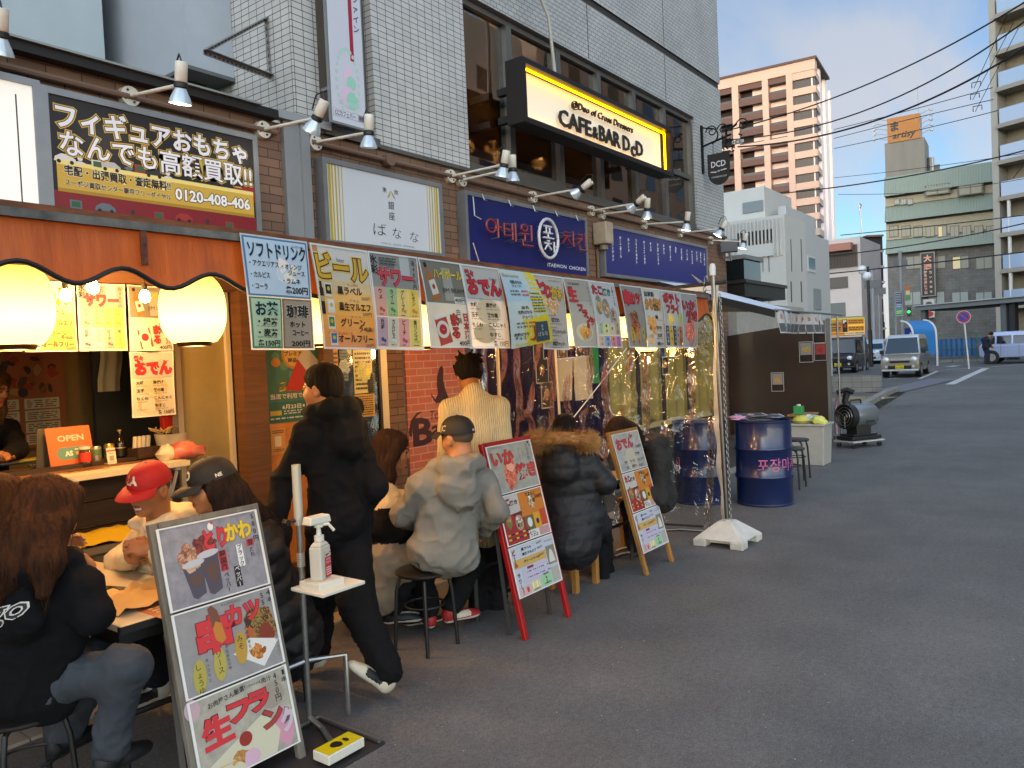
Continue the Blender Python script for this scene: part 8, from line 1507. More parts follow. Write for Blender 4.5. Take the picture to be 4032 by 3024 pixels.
def hand(s, w, d, pn, curl=.6, side=1, k=.006):
    """palm, five bent fingers and a thumb: w wrist, d finger direction, pn palm normal"""
    d = Vector(d).normalized(); pn = (Vector(pn)-Vector(pn).dot(d)*d).normalized(); x = d.cross(pn)*side; w = Vector(w)
    R_ = [[x[i], d[i], pn[i]] for i in range(3)]; s.ell(w+d*.048, (.042, .052, .017), R_, .02); s.cone(w-d*.03, w+d*.02, .027, .03, .02)
    for i, (ox, L_) in enumerate(((-.031, .072), (-.011, .083), (.010, .078), (.030, .06))):
        b = w+d*.088+x*ox*-1; ang = 0; q = b; c0 = curl*(1+.12*(i-1))
        for j, l in enumerate((.42, .33, .25)): ang += c0*(.75, .95, .7)[j]; e = q+(d*math.cos(ang)+pn*math.sin(ang))*L_*l; s.cone(q, e, .0088-.0008*j, .0082-.0008*j, k); q = e
    t0 = w+d*.025+x*.03; t1 = t0+(x*.75+d*.5+pn*.35).normalized()*.036; t2 = t1+(x*.15+d*.85+pn*.5).normalized()*.03; s.cone(t0, t1, .013, .0105, .012); s.cone(t1, t2, .0105, .0085, .006)
def face(s, H, R, smile=False):
    T = lambda x, y, z: H+R @ Vector((x, y, z)); Rn = [[R[i][j] for j in range(3)] for i in range(3)]
    s.ell(T(0, -.012, .028), (.074, .094, .084), Rn, .02).ell(T(0, .024, -.045), (.058, .066, .072), Rn, .04).ell(T(0, .062, -.096), (.024, .02, .018), Rn, .035)
    for q in (-1, 1):
        s.ell(T(q*.036, .05, -.03), (.026, .026, .026), Rn, .03); s.ell(T(q*.077, -.008, -.008), (.011, .024, .033), Rn, .008); s.ell(T(q*.077+q*.008, .0, -.008), (.006, .012, .018), Rn, .006, True)
        s.ell(T(q*.031, .096, .004), (.017, .012, .011), Rn, .012, True); s.ell(T(q*.031, .076, .003), (.014, .0125, .010), Rn, .004); s.cone(T(q*.014, .086, .022), T(q*.048, .072, .02), .009, .006, .012)
    s.cone(T(0, .084, .012), T(0, .101, -.026), .008, .0125, .012); s.cone(T(-.013, .09, -.032), T(.013, .09, -.032), .0085, .0085, .01)
    w = .028 if smile else .021
    s.cone(T(-w, .076, -.060+(.006 if smile else 0)), T(0, .089, -.062), .005, .0065, .008).cone(T(0, .089, -.062), T(w, .076, -.060+(.006 if smile else 0)), .0065, .005, .008)
    s.cone(T(-w*.8, .075, -.073), T(0, .087, -.078 if smile else -.073), .006, .007, .008).cone(T(0, .087, -.078 if smile else -.073), T(w*.8, .075, -.073), .007, .006, .008)
def face_sel(C, H, R, smile):
    P = (C-np.array(H)) @ np.array([[R[i][j] for j in range(3)] for i in range(3)]); x, y, z = np.abs(P[:, 0]), P[:, 1], P[:, 2]; sel = np.zeros(len(C), int)
    w = .03 if smile else .023; zc = -.067
    sel[(x < w) & (y > .07) & (np.abs(z-zc) < (.015 if smile else .011)*(1-(x/w)**2*.6))] = 1
    if smile: sel[(x < w*.8) & (y > .07) & (np.abs(z+.068-.003*(x/w)**2) < .0055)] = 3
    sel[(np.abs(x-.031) < .014) & (y > .06) & (np.abs(z-.003) < .0055)] = 2; sel[(np.abs(x-.032) < .02) & (y > .06) & (np.abs(z-.024-.1*(x-.031)*.3) < .0045)] = 2
    return sel
HAIRS = {}
def hair_mat(c1, c2): return mat(c1, .86, var2=c2, vs=60, bump=.6, bs=150, stretch=(1, 1, .08))
def hairdo(kind, H, R, c1, c2, root, seed=0, long_=None, hat=None):
    s = Skin(); T = lambda x, y, z: H+R @ Vector((x, y, z)); Rn = [[R[i][j] for j in range(3)] for i in range(3)]
    if kind == 'short':
        s.ell(T(0, -.016, .046), (.086, .102, .088), Rn, .02).ell(T(0, -.045, .0), (.082, .066, .07), Rn, .03); s.ell(T(0, .08, -.035), (.075, .075, .095), Rn, .015, True); s.ell(T(0, .02, -.09), (.12, .09, .06), Rn, .02, True)
    elif kind == 'tousled':
        s.ell(T(0, -.012, .052), (.095, .11, .09), Rn, .02).ell(T(0, -.05, .0), (.085, .066, .07), Rn, .03); s.ell(T(0, .09, -.045), (.07, .075, .09), Rn, .015, True); R_ = random.Random(seed)
        for k in range(46):
            a, b = R_.uniform(0, 6.28), R_.uniform(.1, 1.35); v = Vector((.092*math.cos(a)*math.sin(b), .105*math.sin(a)*math.sin(b)-.012, .05+.088*math.cos(b))); q = v+Vector((R_.gauss(0, .02)+v.x*.25, R_.gauss(0, .02)+v.y*.2, R_.gauss(.012, .015))); s.cone(T(*v), T(*q), .015, .004, .012)
    elif kind == 'fade':
        s.ell(T(0, -.012, .028), (.0758, .0962, .0862), Rn, .01); s.ell(T(0, .11, -.02), (.12, .1, .16), Rn, .01, True); s.ell(T(0, -.05, -.125), (.12, .12, .07), Rn, .02, True)
    else:
        s.ell(T(0, -.014, .03 if hat else .042), (.078, .094, .08) if hat else (.09, .106, .092), Rn, .02); s.ell(T(0, .095, -.04), (.062, .06, .09), Rn, .02, True)
        for q in (-1, 1): s.chain([T(q*.045, .0, .03) if hat else T(q*.06, .02, .07), T(q*.083, .0, -.02), T(q*.082, -.02, -.11)], [.04, .032, .028], .03)
        s.chain([T(0, -.04, .0) if hat else T(0, -.06, .05), T(0, -.07, -.06), T(0, -.065, -.13)], [.07, .075, .07], .04)
        for ch in (long_ or []): s.chain(ch[0], ch[1], .03)
    V_, Q = s.mesh(.007); N_ = normals(V_, Q); P = (V_-np.array(H)) @ np.array(Rn); a = np.arctan2(P[:, 0], P[:, 1]+.02)
    if kind == 'fade': return flesh('hair', V_, Q, [mat('#4a3a2e', .8)], None, root)
    amp = .0022 if kind in ('short', 'fade') else .0032
    d = amp*(np.sin(a*23+3*vnoise(P*np.array([9, 9, 3]), seed))*.5+vnoise(P*np.array([70, 70, 14]), seed+3)); V_ = V_+N_*d[:, None]
    # loose strands
    o = flesh('hair', V_, Q, [hair_mat(c1, c2)], None, root)
    if kind == 'long':
        R_ = random.Random(seed); mb = MB(); hm = hair_mat(c1, c2); ids = [q for q in (R_.randrange(len(V_)) for _ in range(520)) if not hat or P[q, 2] < -.04]
        for i in ids:
            p = Vector(V_[i])+Vector(N_[i])*.002; nn_ = Vector(N_[i]); g = Vector((0, 0, -1)); t = (g-nn_*g.dot(nn_)); 
            if t.length < .2: t = Vector((R_.gauss(0, 1), R_.gauss(0, 1), -.3))
            t.normalize(); sd_ = t.cross(nn_).normalized(); L_ = R_.uniform(.05, .1); w = R_.uniform(.0007, .0018)
            pts = [p+t*L_*q+nn_*(.004*math.sin(q*3))+sd_*(.006*math.sin(q*4+i)) for q in (0, .35, .7, 1)]
            mb.add([x for q, pt in enumerate(pts) for x in (pt-sd_*w*(1-q*.3), pt+sd_*w*(1-q*.3))], [(2*q, 2*q+1, 2*q+3, 2*q+2) for q in range(3)], hm)
        st_ = mb.build('loose_strands', None, 60); st_.parent = o
    return o
def cap(H, R, col, root, brim=1, label=None, pitch=0, logo='#c9c4b8', extra=None):
    M = Matrix.Translation(H) @ R.to_4x4() @ Matrix.Rotation(rad(-pitch), 4, 'X') @ Matrix.Translation((0, -.008, .03)); cm = mat(col, .75, var=.06, vs=20, bump=.15, bs=120)
    rx, ry, rz = .092, .108, .102; mb = MB(M); n, k = 36, 12; vs = []
    for j in range(k+1):
        b = PI/2*j/k
        for i in range(n): a = 2*PI*i/n; seam = 1-.006*math.exp(-((((a/(PI/3)) % 1)-.5)/.08)**2*.5) if j < k-1 else 1; f = 1+(.05*max(0, math.sin(a))*math.sin(b*1.6)); vs.append((rx*math.cos(a)*math.cos(b)**.8*seam*f, ry*math.sin(a)*math.cos(b)**.8*seam*f, rz*math.sin(b)))
    fs = [(j*n+i, j*n+(i+1) % n, (j+1)*n+(i+1) % n, (j+1)*n+i) for j in range(k) for i in range(n)]; mb.add(vs, fs, cm); mb.add([(x, y, z) for x, y, z in vs[:n]]+[(x*.9, y*.9, .0) for x, y, z in vs[:n]], [(i, (i+1) % n, n+(i+1) % n, n+i) for i in range(n)], cm)
    c = mb.build('cap', None, 50); c.parent = root
    mb = MB(M); mb.lathe([(.0, .004), (.008, .002), (.009, -.004)], cm, 10, Matrix.Translation((0, 0, rz))); b_ = mb.build('button', None, 50); b_.parent = c
    mb = MB(M); vs = []; m_ = 16
    for i in range(m_+1):
        a = PI*(.10+.80*i/m_); x0, y0 = rx*1.0*math.cos(a), ry*math.sin(a)
        for j in range(7): t = j/6; ex = .078*math.sin(a)**.5; x = x0*(1+.05*t); y = y0+ex*t*1.05; vs.append((x, y, .004-.02*t*t-.9*(x*x)*t*1.6+.004*math.sin(t*3)))
    w = 7; fs = [(i*w+j, i*w+j+1, (i+1)*w+j+1, (i+1)*w+j) for i in range(m_) for j in range(6)]; nv = len(vs); vs += [(x, y, z-.004) for x, y, z in vs]; fs += [tuple(nv+q for q in f)[::-1] for f in fs]; fs += [(i*w+6, nv+i*w+6, nv+(i+1)*w+6, (i+1)*w+6) for i in range(m_)]
    mb.add(vs, fs, cm); b_ = mb.build('brim', None, 50); b_.parent = c
    def emb(txt, a0, z0, k, colr, bold=.03):
        v, f = glyphs(txt, bold); xs_ = [q[0] for q in v]; cx_ = (min(xs_)+max(xs_))/2; vs = []
        for q in v: z = z0+(q[1]-.36)*k; cb = max(.05, 1-(z/rz)**2)**.4; a = a0+(q[0]-cx_)*k/(rx*1.05); f_ = 1+(.05*max(0, math.sin(a))*math.sin(math.asin(min(1, z/rz))*1.6)); vs.append((rx*math.cos(a)*cb*f_*1.025, ry*math.sin(a)*cb*f_*1.025, z))
        mb = MB(M); mb.add(vs, f, mat(colr, .7)); e = mb.build('embroidered_mark', None); e.parent = c
    if label: emb(label, PI/2, .05, .052, logo, .05)
    for e in (extra or []): emb(*e)
    return c
def shoe(root, ank, hd, cols, pitch=0):
    """sneaker pointing along hd with its ankle above the heel"""
    R = dirm(hd, pitch); T = lambda x, y, z: Vector(ank)+R @ Vector((x, y, z)); Rn = [[R[i][j] for j in range(3)] for i in range(3)]; s = Skin()
    s.ell(T(0, -.01, -.045), (.038, .05, .045), Rn, .03).ell(T(0, .08, -.055), (.043, .07, .034), Rn, .03).ell(T(0, .15, -.064), (.044, .055, .026), Rn, .03).cone(T(0, -.01, -.02), T(0, .0, .02), .042, .04, .02); s.ell(T(0, .06, -.125), (.2, .3, .042), Rn, .006, True)
    V_, Q = s.mesh(.007); C = V_[Q].mean(1); P = (C-np.array(ank)) @ np.array(Rn); sel = np.zeros(len(C), int); sel[P[:, 2] < -.066] = 1; sel[(P[:, 1] > .02) & (P[:, 1] < .12) & (np.abs(P[:, 0]) > .018) & (P[:, 2] > -.06)] = 2; sel[(np.abs(P[:, 0]) < .018) & (P[:, 1] > .03) & (P[:, 2] > -.04)] = 3
    return flesh('shoe', V_, Q, [mat(cols[0], .6), mat(cols[1], .5), mat(cols[2], .6), mat(cols[3], .7)], sel, root)
def seg(a, b, t): return Vector(a).lerp(Vector(b), t)
def person(label, hd, J, top=None, topk='hoodie', pants='#15161a', hair=None, hat=None, shoes=None, hp=0, hhd=None, roll=0, smile=False, fine=.007, hands=None, seed=0, longh=None, skirt=0, topmats=None, topsel=None, wide=1.0, shw=.165, group=None, amp=.013, hood=True, neck=True, coarse=.011, drop=.035, pw=1):
    """J: world joints hip chest head el er wl wr kl kr al ar"""
    J = {k: Vector(v) for k, v in J.items()}; base = Vector((J['hip'].x, J['hip'].y, 0)); O = base.copy()
    for k in J: J[k] = J[k]-O
    B = dirm(hd); rt, fw = B @ Vector((1, 0, 0)), B @ Vector((0, 1, 0)); R = dirm(hhd if hhd is not None else hd, hp, roll); H = J['head']; C = J['chest']; P = J['hip']
    sp = (C-P).normalized(); SL, SR = C-rt*shw-sp*drop, C+rt*shw-sp*drop; HL, HR = P-rt*.085, P+rt*.085; Bs = Matrix((rt, fw, sp)).transposed(); Bn = [[Bs[i][j] for j in range(3)] for i in range(3)]
    Bb = Skin(); nk = H+R @ Vector((0, -.03, -.085)); face(Bb, H, R, smile); Bb.chain([H+R @ Vector((0, -.022, -.05)), nk, C+sp*.04], [.054, .053, .062], .03)
    Bb.ell(seg(P, C, .72), (.115, .075, .17), Bn, .05).ell(seg(P, C, .25), (.11, .075, .15), Bn, .05).cone(SL+rt*.03, SR-rt*.03, .05, .05, .05).ell(P, (.13, .1, .1), Bn, .05)
    for S0, E, W_ in ((SL, J['el'], J['wl']), (SR, J['er'], J['wr'])): Bb.chain([S0, E, W_], [.038, .027, .023], .02)
    for h_, k_, a_ in ((HL, J['kl'], J['al']), (HR, J['kr'], J['ar'])): Bb.chain([h_, k_, a_], [.06, .045, .034], .02)
    for sd_, (w, e) in (('l', (J['wl'], J['el'])), ('r', (J['wr'], J['er']))):
        hs = (hands or {}).get(sd_); d = (w-e).normalized()
        if hs: hand(Bb, w+d*.015, hs[0], hs[1], hs[2], 1 if sd_ == 'r' else -1)
        else: hand(Bb, w+d*.015, d, (-rt if sd_ == 'r' else rt)*.5+fw*.4, .55, 1 if sd_ == 'r' else -1)
    V_, Q = Bb.mesh(fine); root = flesh('person', V_, Q, [SKIN, LIP, EYE, TEETH], face_sel(V_[Q].mean(1), H, R, smile)); root.location = O; tag(root, label, 'person', group)
    # trousers
    pm = cloth_mat(pants, .88); s = Skin(); s.ell(P+sp*.03, (.148*wide, .118, .12), Bn, .05)
    for h_, k_, a_ in ((HL, J['kl'], J['al']), (HR, J['kr'], J['ar'])): s.chain([h_, k_, seg(k_, a_, .93)], [.088*pw, .07*pw, .062*pw], .05)
    V_, Q = s.mesh(coarse); V_ = folds(V_, Q, .014, 8, seed+3); flesh('trousers', V_, Q, [pm], None, root)
    # upper garment
    s = Skin(); thick = {'hoodie': 1.0, 'puffer': 1.18, 'sweater': .98, 'coat': 1.1}[topk]; k_ = .06
    s.ell(seg(P, C, .74), (.165*wide*thick, .115*thick, .2), Bn, k_).ell(seg(P, C, .34), (.155*wide*thick, .118*thick, .2), Bn, k_).ell(P+sp*.02, (.17*wide*thick, .152*thick, .135), Bn, k_).cone(SL, SR, .07*thick, .07*thick, .05).cone(C+sp*.0, C+sp*.045, .1, .07, .05).cone(C+sp*.03, seg(C, SL, .8), .055, .05, .04).cone(C+sp*.03, seg(C, SR, .8), .055, .05, .04)
    for S0, E, W_ in ((SL, J['el'], J['wl']), (SR, J['er'], J['wr'])): s.chain([S0, E, seg(E, W_, .9)], [.068*thick, .057*thick, .046*thick], .035); q = seg(E, W_, .9); s.cone(q, W_, .043, .04, .012)
    if skirt:
        for h_, kk in ((HL, J['kl']), (HR, J['kr'])): s.cone(h_, seg(h_, kk, .75), .115, .105, .08)
        s.chain([P, P+Vector((0, 0, -skirt))-fw*.05], [.15*wide, .165*wide], .06)
    if hood:
        up = sp; c0 = C+sp*.07; nb = C+sp*.03-fw*.085
        s.chain([c0+rt*.075+fw*.085, c0+rt*.115+fw*.0, c0+rt*.085-fw*.085+up*.015, c0-fw*.12+up*.005, c0-rt*.085-fw*.085+up*.015, c0-rt*.115, c0-rt*.075+fw*.085], [.028, .038, .05, .058, .05, .038, .028], .03); s.ell(nb-sp*.085-fw*.04, (.125, .055, .115), Bn, .04)
    elif neck: s.chain([C+sp*.03, seg(C+sp*.03, nk, .45)], [.082, .07], .03)
    V_, Q = s.mesh(coarse)
    if topk == 'puffer': N_ = normals(V_, Q); h_ = (V_-np.array(P)) @ np.array(sp); V_ = V_+N_*((.014 if seed != 5 else .007)*np.abs(np.sin(h_*PI/.1+.5*vnoise(V_*4, seed)))-.004)[:, None]; V_ = folds(V_, Q, .011 if seed != 5 else .006, 10, seed)
    elif topk == 'sweater': V_ = folds(V_, Q, .007, 6, seed)
    else: V_ = folds(V_, Q, amp, 7, seed)
    g = flesh('jacket' if topk in ('puffer', 'coat') else 'sweater' if topk == 'sweater' else 'hoodie', V_, Q, topmats or [cloth_mat(top) if topk != 'puffer' else cloth_mat(top, .62, 1.2)], topsel(V_[Q].mean(1), J, sp) if topsel else None, root)
    if hair: hairdo(hair[0], H, R, hair[1], hair[2], root, seed, longh(J, H, R, rt, fw) if longh else None, hat)
    if hat: hat(H, R, root)
    for sd_, a_ in (('l', J['al']), ('r', J['ar'])):
        sh = (shoes or {}).get(sd_)
        if sh: shoe(root, a_, sh[0], sh[1], sh[2] if len(sh) > 2 else 0)
    root['_J'] = 0; del root['_J']; return root, J, R, g
WB = ('#c4bba6', '#c9c2b0', '#141416', '#b5a888')
# walking man in black
person('person in black hoodie and trousers walking past the stall with one heel raised', 100, dict(hip=D(1340, 2060, 3.98), chest=D(1298, 1672, 3.95), head=D(1268, 1530, 3.93), el=D(1112, 1905, 3.86), wl=D(1085, 2090, 3.72), er=D(1478, 1920, 3.98), wr=D(1400, 2060, 4.2), kl=D(1262, 2330, 4.1), al=D(1240, 2565, 4.12), kr=D(1405, 2370, 3.86), ar=D(1533, 2655, 3.74)),
       '#0b0b0e', 'hoodie', '#0e0d0f', ('short', '#0c0b0a', '#1a1614'), None, {'l': (140, WB), 'r': (150, WB, -44)}, 4, 112, shw=.175, seed=1, fine=.007, wide=1.08, pw=1.22)
# grey hoodie with black cap
person('person in grey hoodie and black cap seated with the back to the viewer', 62, dict(hip=D(1745, 2190, 4.42), chest=D(1785, 1880, 4.42), head=D(1800, 1725, 4.46), el=D(1580, 2030, 4.4), wl=D(1690, 2090, 4.8), er=D(1960, 2010, 4.38), wr=D(1900, 2100, 4.62), kl=D(1660, 2225, 4.82), al=D(1690, 2415, 4.72), kr=D(1860, 2215, 4.8), ar=D(1775, 2395, 4.7)),
       '#77736b', 'hoodie', '#121214', ('fade', '#2a211b', '#3a2f26'), lambda H, R, r: cap(H, R, '#0f0f13', r, pitch=-2, extra=[('MLB', -PI/2+.25, .02, .02, '#b9b5ae', .03), ('JC', PI-.35, .035, .045, '#a9a49a', .02)]), {'l': (55, ('#a02420', '#c9c0b4', '#8f1c1a', '#b53a30')), 'r': (-18, ('#a02420', '#cfc8bc', '#c9bda8', '#a82a24'))}, 2, 88, shw=.19, seed=2, wide=1.22, amp=.014)
# woman with colour blocked coat
def csel(C_, J, sp): h = (C_-np.array(J['hip'])) @ np.array(sp); s_ = np.zeros(len(C_), int); s_[h < .30] = 1; s_[h < .10] = 2; return s_
person('person with dark bob hair in a white black and beige coat, seen in profile', -28, dict(hip=D(1500, 2215, 4.72), chest=D(1505, 1960, 4.82), head=D(1548, 1775, 4.85), el=D(1440, 2090, 4.62), wl=D(1600, 2120, 4.7), er=D(1500, 2080, 4.6), wr=D(1640, 2110, 4.65), kl=D(1650, 2220, 4.85), al=D(1620, 2410, 4.85), kr=D(1620, 2220, 4.65), ar=D(1540, 2400, 4.7)),
       None, 'coat', '#17171a', ('long', '#1f1410', '#3a241a'), None, {'l': (-30, ('#15151a', '#c9c4ba', '#26262a', '#c9c4ba')), 'r': (-40, ('#15151a', '#c9c4ba', '#26262a', '#c9c4ba'))}, 10, -40, seed=3, fine=.006, topmats=[cloth_mat('#c4b598'), cloth_mat('#0e0c10'), cloth_mat('#8a7a66', .75, 1.3)], topsel=csel, hood=False, wide=1.1, skirt=.14,
       longh=lambda J, H, R, rt, fw: [([H+R @ Vector((q*.07, -.03, -.08)), H+R @ Vector((q*.08, -.02, -.16)), H+R @ Vector((q*.07, .0, -.21))], [.045, .05, .03]) for q in (-1, 1)]+[([H+R @ Vector((0, -.07, -.1)), H+R @ Vector((0, -.075, -.2))], [.07, .06])])
# cream ribbed sweater
def rib_mat():
    m = mat('#d6c49a', .9, var=.05, vs=6).copy(); t = m.node_tree; n = t.nodes; l = t.links; p = n['Principled BSDF']
    tcn = n.new('ShaderNodeTexCoord'); w = n.new('ShaderNodeTexWave'); w.wave_type = 'BANDS'; w.bands_direction = 'X'; w.inputs['Scale'].default_value = 21; w.inputs['Distortion'].default_value = .6; mp_ = n.new('ShaderNodeMapping'); mp_.inputs['Rotation'].default_value = (0, 0, rad(-40)); l.new(tcn.outputs['Object'], mp_.inputs[0]); mp_.vector_type = 'TEXTURE'; l.new(mp_.outputs[0], w.inputs['Vector'])
    b = n.new('ShaderNodeBump'); b.inputs['Strength'].default_value = .9; b.inputs['Distance'].default_value = .008; l.new(w.outputs['Fac'], b.inputs['Height']); l.new(b.outputs[0], p.inputs['Normal']); return m
person('person standing in a cream ribbed sweater with tousled black hair, back to the viewer', 52, dict(hip=D(1905, 2090, 5.1), chest=D(1866, 1575, 5.1), head=D(1847, 1480, 5.22), el=D(1745, 1900, 5.1), wl=D(1790, 1990, 5.4), er=D(2000, 1900, 5.1), wr=D(1960, 1990, 5.4), kl=D(1880, 2260, 5.1), al=D(1880, 2420, 5.1), kr=D(1960, 2260, 5.1), ar=D(1960, 2400, 5.1)),
       None, 'sweater', '#17171c', ('tousled', '#0a0908', '#1a1512'), None, {'l': (50, WB), 'r': (50, WB)}, 28, 52, seed=4, topmats=[rib_mat()], hood=False, wide=1.18, shw=.165, neck=False, drop=.06)
# fur collar parka
r_, J_, R_h, g_ = person('person in a dark parka with a wide tan fur collar, eating at the far table', 22, dict(hip=D(2250, 2050, 5.45), chest=D(2215, 1800, 5.42), head=D(2225, 1703, 5.52), el=D(2130, 1960, 5.5), wl=D(2260, 1920, 5.75), er=D(2385, 1905, 5.35), wr=D(2366, 1828, 5.62), kl=D(2360, 2080, 5.75), al=D(2370, 2290, 5.7), kr=D(2365, 2070, 5.7), ar=D(2385, 2262, 5.85)),
       '#0e0e14', 'puffer', '#0f0f12', ('short', '#0d0b0a', '#1c1613'), None, {'l': (10, ('#141416', '#1f1f21', '#141416', '#141416')), 'r': (10, ('#141416', '#1f1f21', '#141416', '#141416'))}, 22, 30, seed=5, hands={'r': ((-.2, .3, 1), (-.8, .3, .1), .8)}, hood=True, wide=1.25, skirt=.13, fine=.006)
B = dirm(22); rt, fw = B @ Vector((1, 0, 0)), B @ Vector((0, 1, 0)); c0 = J_['chest']+Vector((0, 0, .105))-fw*.02; FUR = mat('#c0935a', .8, var2='#8a5f30', vs=20); R_ = random.Random(3); mb = MB()
arc_ = [c0+rt*(.20*math.cos(a))-fw*(.155*math.sin(a)-.01)+Vector((0, 0, .045*math.sin(a))) for a in [PI*(-.16+1.32*k/30) for k in range(31)]]
for k in range(5200):
    i = R_.random()*29.99; p = arc_[int(i)].lerp(arc_[int(i)+1], i-int(i)); t = (arc_[int(i)+1]-arc_[int(i)]).normalized(); a = R_.uniform(0, 6.28); n1 = t.cross(Vector((0, 0, 1))).normalized(); n2 = n1.cross(t); d = (n1*math.cos(a)+n2*math.sin(a)+t*R_.gauss(0, .35)+Vector((0, 0, -.15))).normalized(); b = p+d*.035; e = p+d*R_.uniform(.07, .115)+Vector((R_.gauss(0, .008), R_.gauss(0, .008), -.01)); sd_ = d.cross(t).normalized()*.0022
    mb.add([b-sd_, b+sd_, e], [(0, 1, 2)], FUR)
f_ = mb.build('fur_collar'); f_.parent = r_; mb = MB(); mb.tube(arc_, .045, FUR, 10); f2 = mb.build('collar_roll', None, 60); f2.parent = f_
w_ = D(2366, 1828, 5.62); mb = MB(); mb.tube([w_+Vector((-.01, .03, .05)), w_+Vector((.08, .1, .1))], .003, OW, 5); mb.tube([w_+Vector((-.0, .03, .045)), w_+Vector((.085, .1, .09))], .003, OW, 5); tag(mb.build('chopsticks'), 'pair of wooden chopsticks in the hand of the fur collar parka', 'chopsticks')
# dark jacket leaning over the table
person('person in a dark grey hooded jacket bent low over the far table, hair hanging down', 140, dict(hip=D(2590, 1955, 6.5), chest=D(2553, 1775, 6.4), head=D(2440, 1712, 6.25), el=D(2600, 1960, 6.1), wl=D(2460, 1900, 6.1), er=D(2560, 1930, 6.6), wr=D(2430, 1880, 6.4), kl=D(2480, 2000, 6.2), al=D(2500, 2160, 6.25), kr=D(2480, 1990, 6.5), ar=D(2500, 2140, 6.5)),
       '#2f2d2b', 'hoodie', '#141b2e', ('long', '#1a110d', '#35221a'), None, {'l': (140, ('#1a1a1c', '#c9c4ba', '#26262a', '#b9b4aa')), 'r': (140, ('#1a1a1c', '#c9c4ba', '#26262a', '#b9b4aa'))}, 48, 140, seed=6, wide=1.3, shw=.18, longh=lambda J, H, R, rt, fw: [([H+R @ Vector((q*.06, .0, .0)), H+R @ Vector((q*.07, .05, -.09))+Vector((0, 0, -.06)), H+R @ Vector((q*.05, .06, -.1))+Vector((0, 0, -.2))], [.045, .045, .02]) for q in (-1, 1)])
# red cap man
def drk(H, R, r): cap(H, R, '#a0121a', r, label='LA', pitch=6)
person('laughing person in a red cap and cream hoodie with clasped hands', 178, dict(hip=D(700, 2400, 3.78), chest=D(640, 2110, 3.76), head=D(590, 1925, 3.66), er=D(470, 2215, 3.82), wr=D(512, 2195, 3.62), el=D(720, 2260, 3.5), wl=D(610, 2172, 3.5), kl=D(560, 2430, 3.5), al=D(620, 2680, 3.5), kr=D(520, 2420, 3.75), ar=D(560, 2660, 3.75)),
       '#d8ccae', 'hoodie', '#1a1b22', ('fade', '#17120f', '#241c17'), drk, {'l': (180, ('#c9c4ba', '#cfcac0', '#141416', '#c9c4ba')), 'r': (180, ('#17171a', '#c9c4ba', '#c9c4ba', '#c9c4ba'))}, 8, 197, smile=True, fine=.005, seed=7, hands={'r': ((-.1, -.95, .25), (1, -.2, .1), 1.05), 'l': ((-.85, .4, .3), (.3, .6, -.6), 1.0)}, wide=1.15, shw=.17, roll=-4)
# black cap woman
def gl(H, R, r):
    cap(H, R, '#101012', r, pitch=8, extra=[('NE', PI+.25-PI*.0, .022, .022, '#c9c5bd', .03), ('D', PI*.62, .05, .05, '#c4bfb5', .04)]); T = lambda x, y, z: H+R @ Vector((x, y, z)); mb = MB()
    for q in (-1, 1): mb.tube([T(q*.032+.021*math.cos(a), .099, .0+.018*math.sin(a)) for a in [2*PI*k/16 for k in range(17)]], .0016, BLK, 5); mb.tube([T(q*.053, .096, .004), T(q*.08, .01, .006)], .0016, BLK, 5)
    mb.tube([T(-.011, .1, .003), T(.011, .1, .003)], .0015, BLK, 5); o = mb.build('eyeglasses'); o.parent = r
person('person with glasses, black cap and long hair in a black puffer jacket, in profile', 165, dict(hip=D(1040, 2390, 3.75), chest=D(965, 2105, 3.66), head=D(838, 1912, 3.5), el=D(905, 2330, 3.58), wl=D(790, 2310, 3.55), er=D(890, 2290, 3.85), wr=D(770, 2300, 3.8), kl=D(900, 2440, 3.62), al=D(930, 2690, 3.6), kr=D(890, 2430, 3.85), ar=D(910, 2670, 3.85)),
       '#0b0a0c', 'puffer', '#0e0e11', ('long', '#120c0a', '#2a1a13'), gl, {'l': (165, WB), 'r': (165, WB)}, 6, 152, fine=.005, seed=8, wide=1.35, shw=.185, skirt=.16, hood=False, longh=lambda J, H, R, rt, fw: [([H+R @ Vector((0, -.07, -.08)), H+R @ Vector((0, -.12, -.16)), J['chest']-fw*.15+Vector((0, 0, -.02)), J['chest']-fw*.17+Vector((0, 0, -.2))], [.075, .075, .07, .03]), ([H+R @ Vector((-.07, -.02, -.1)), H+R @ Vector((-.075, -.05, -.2)), H+R @ Vector((-.08, -.09, -.3))], [.035, .04, .02])])
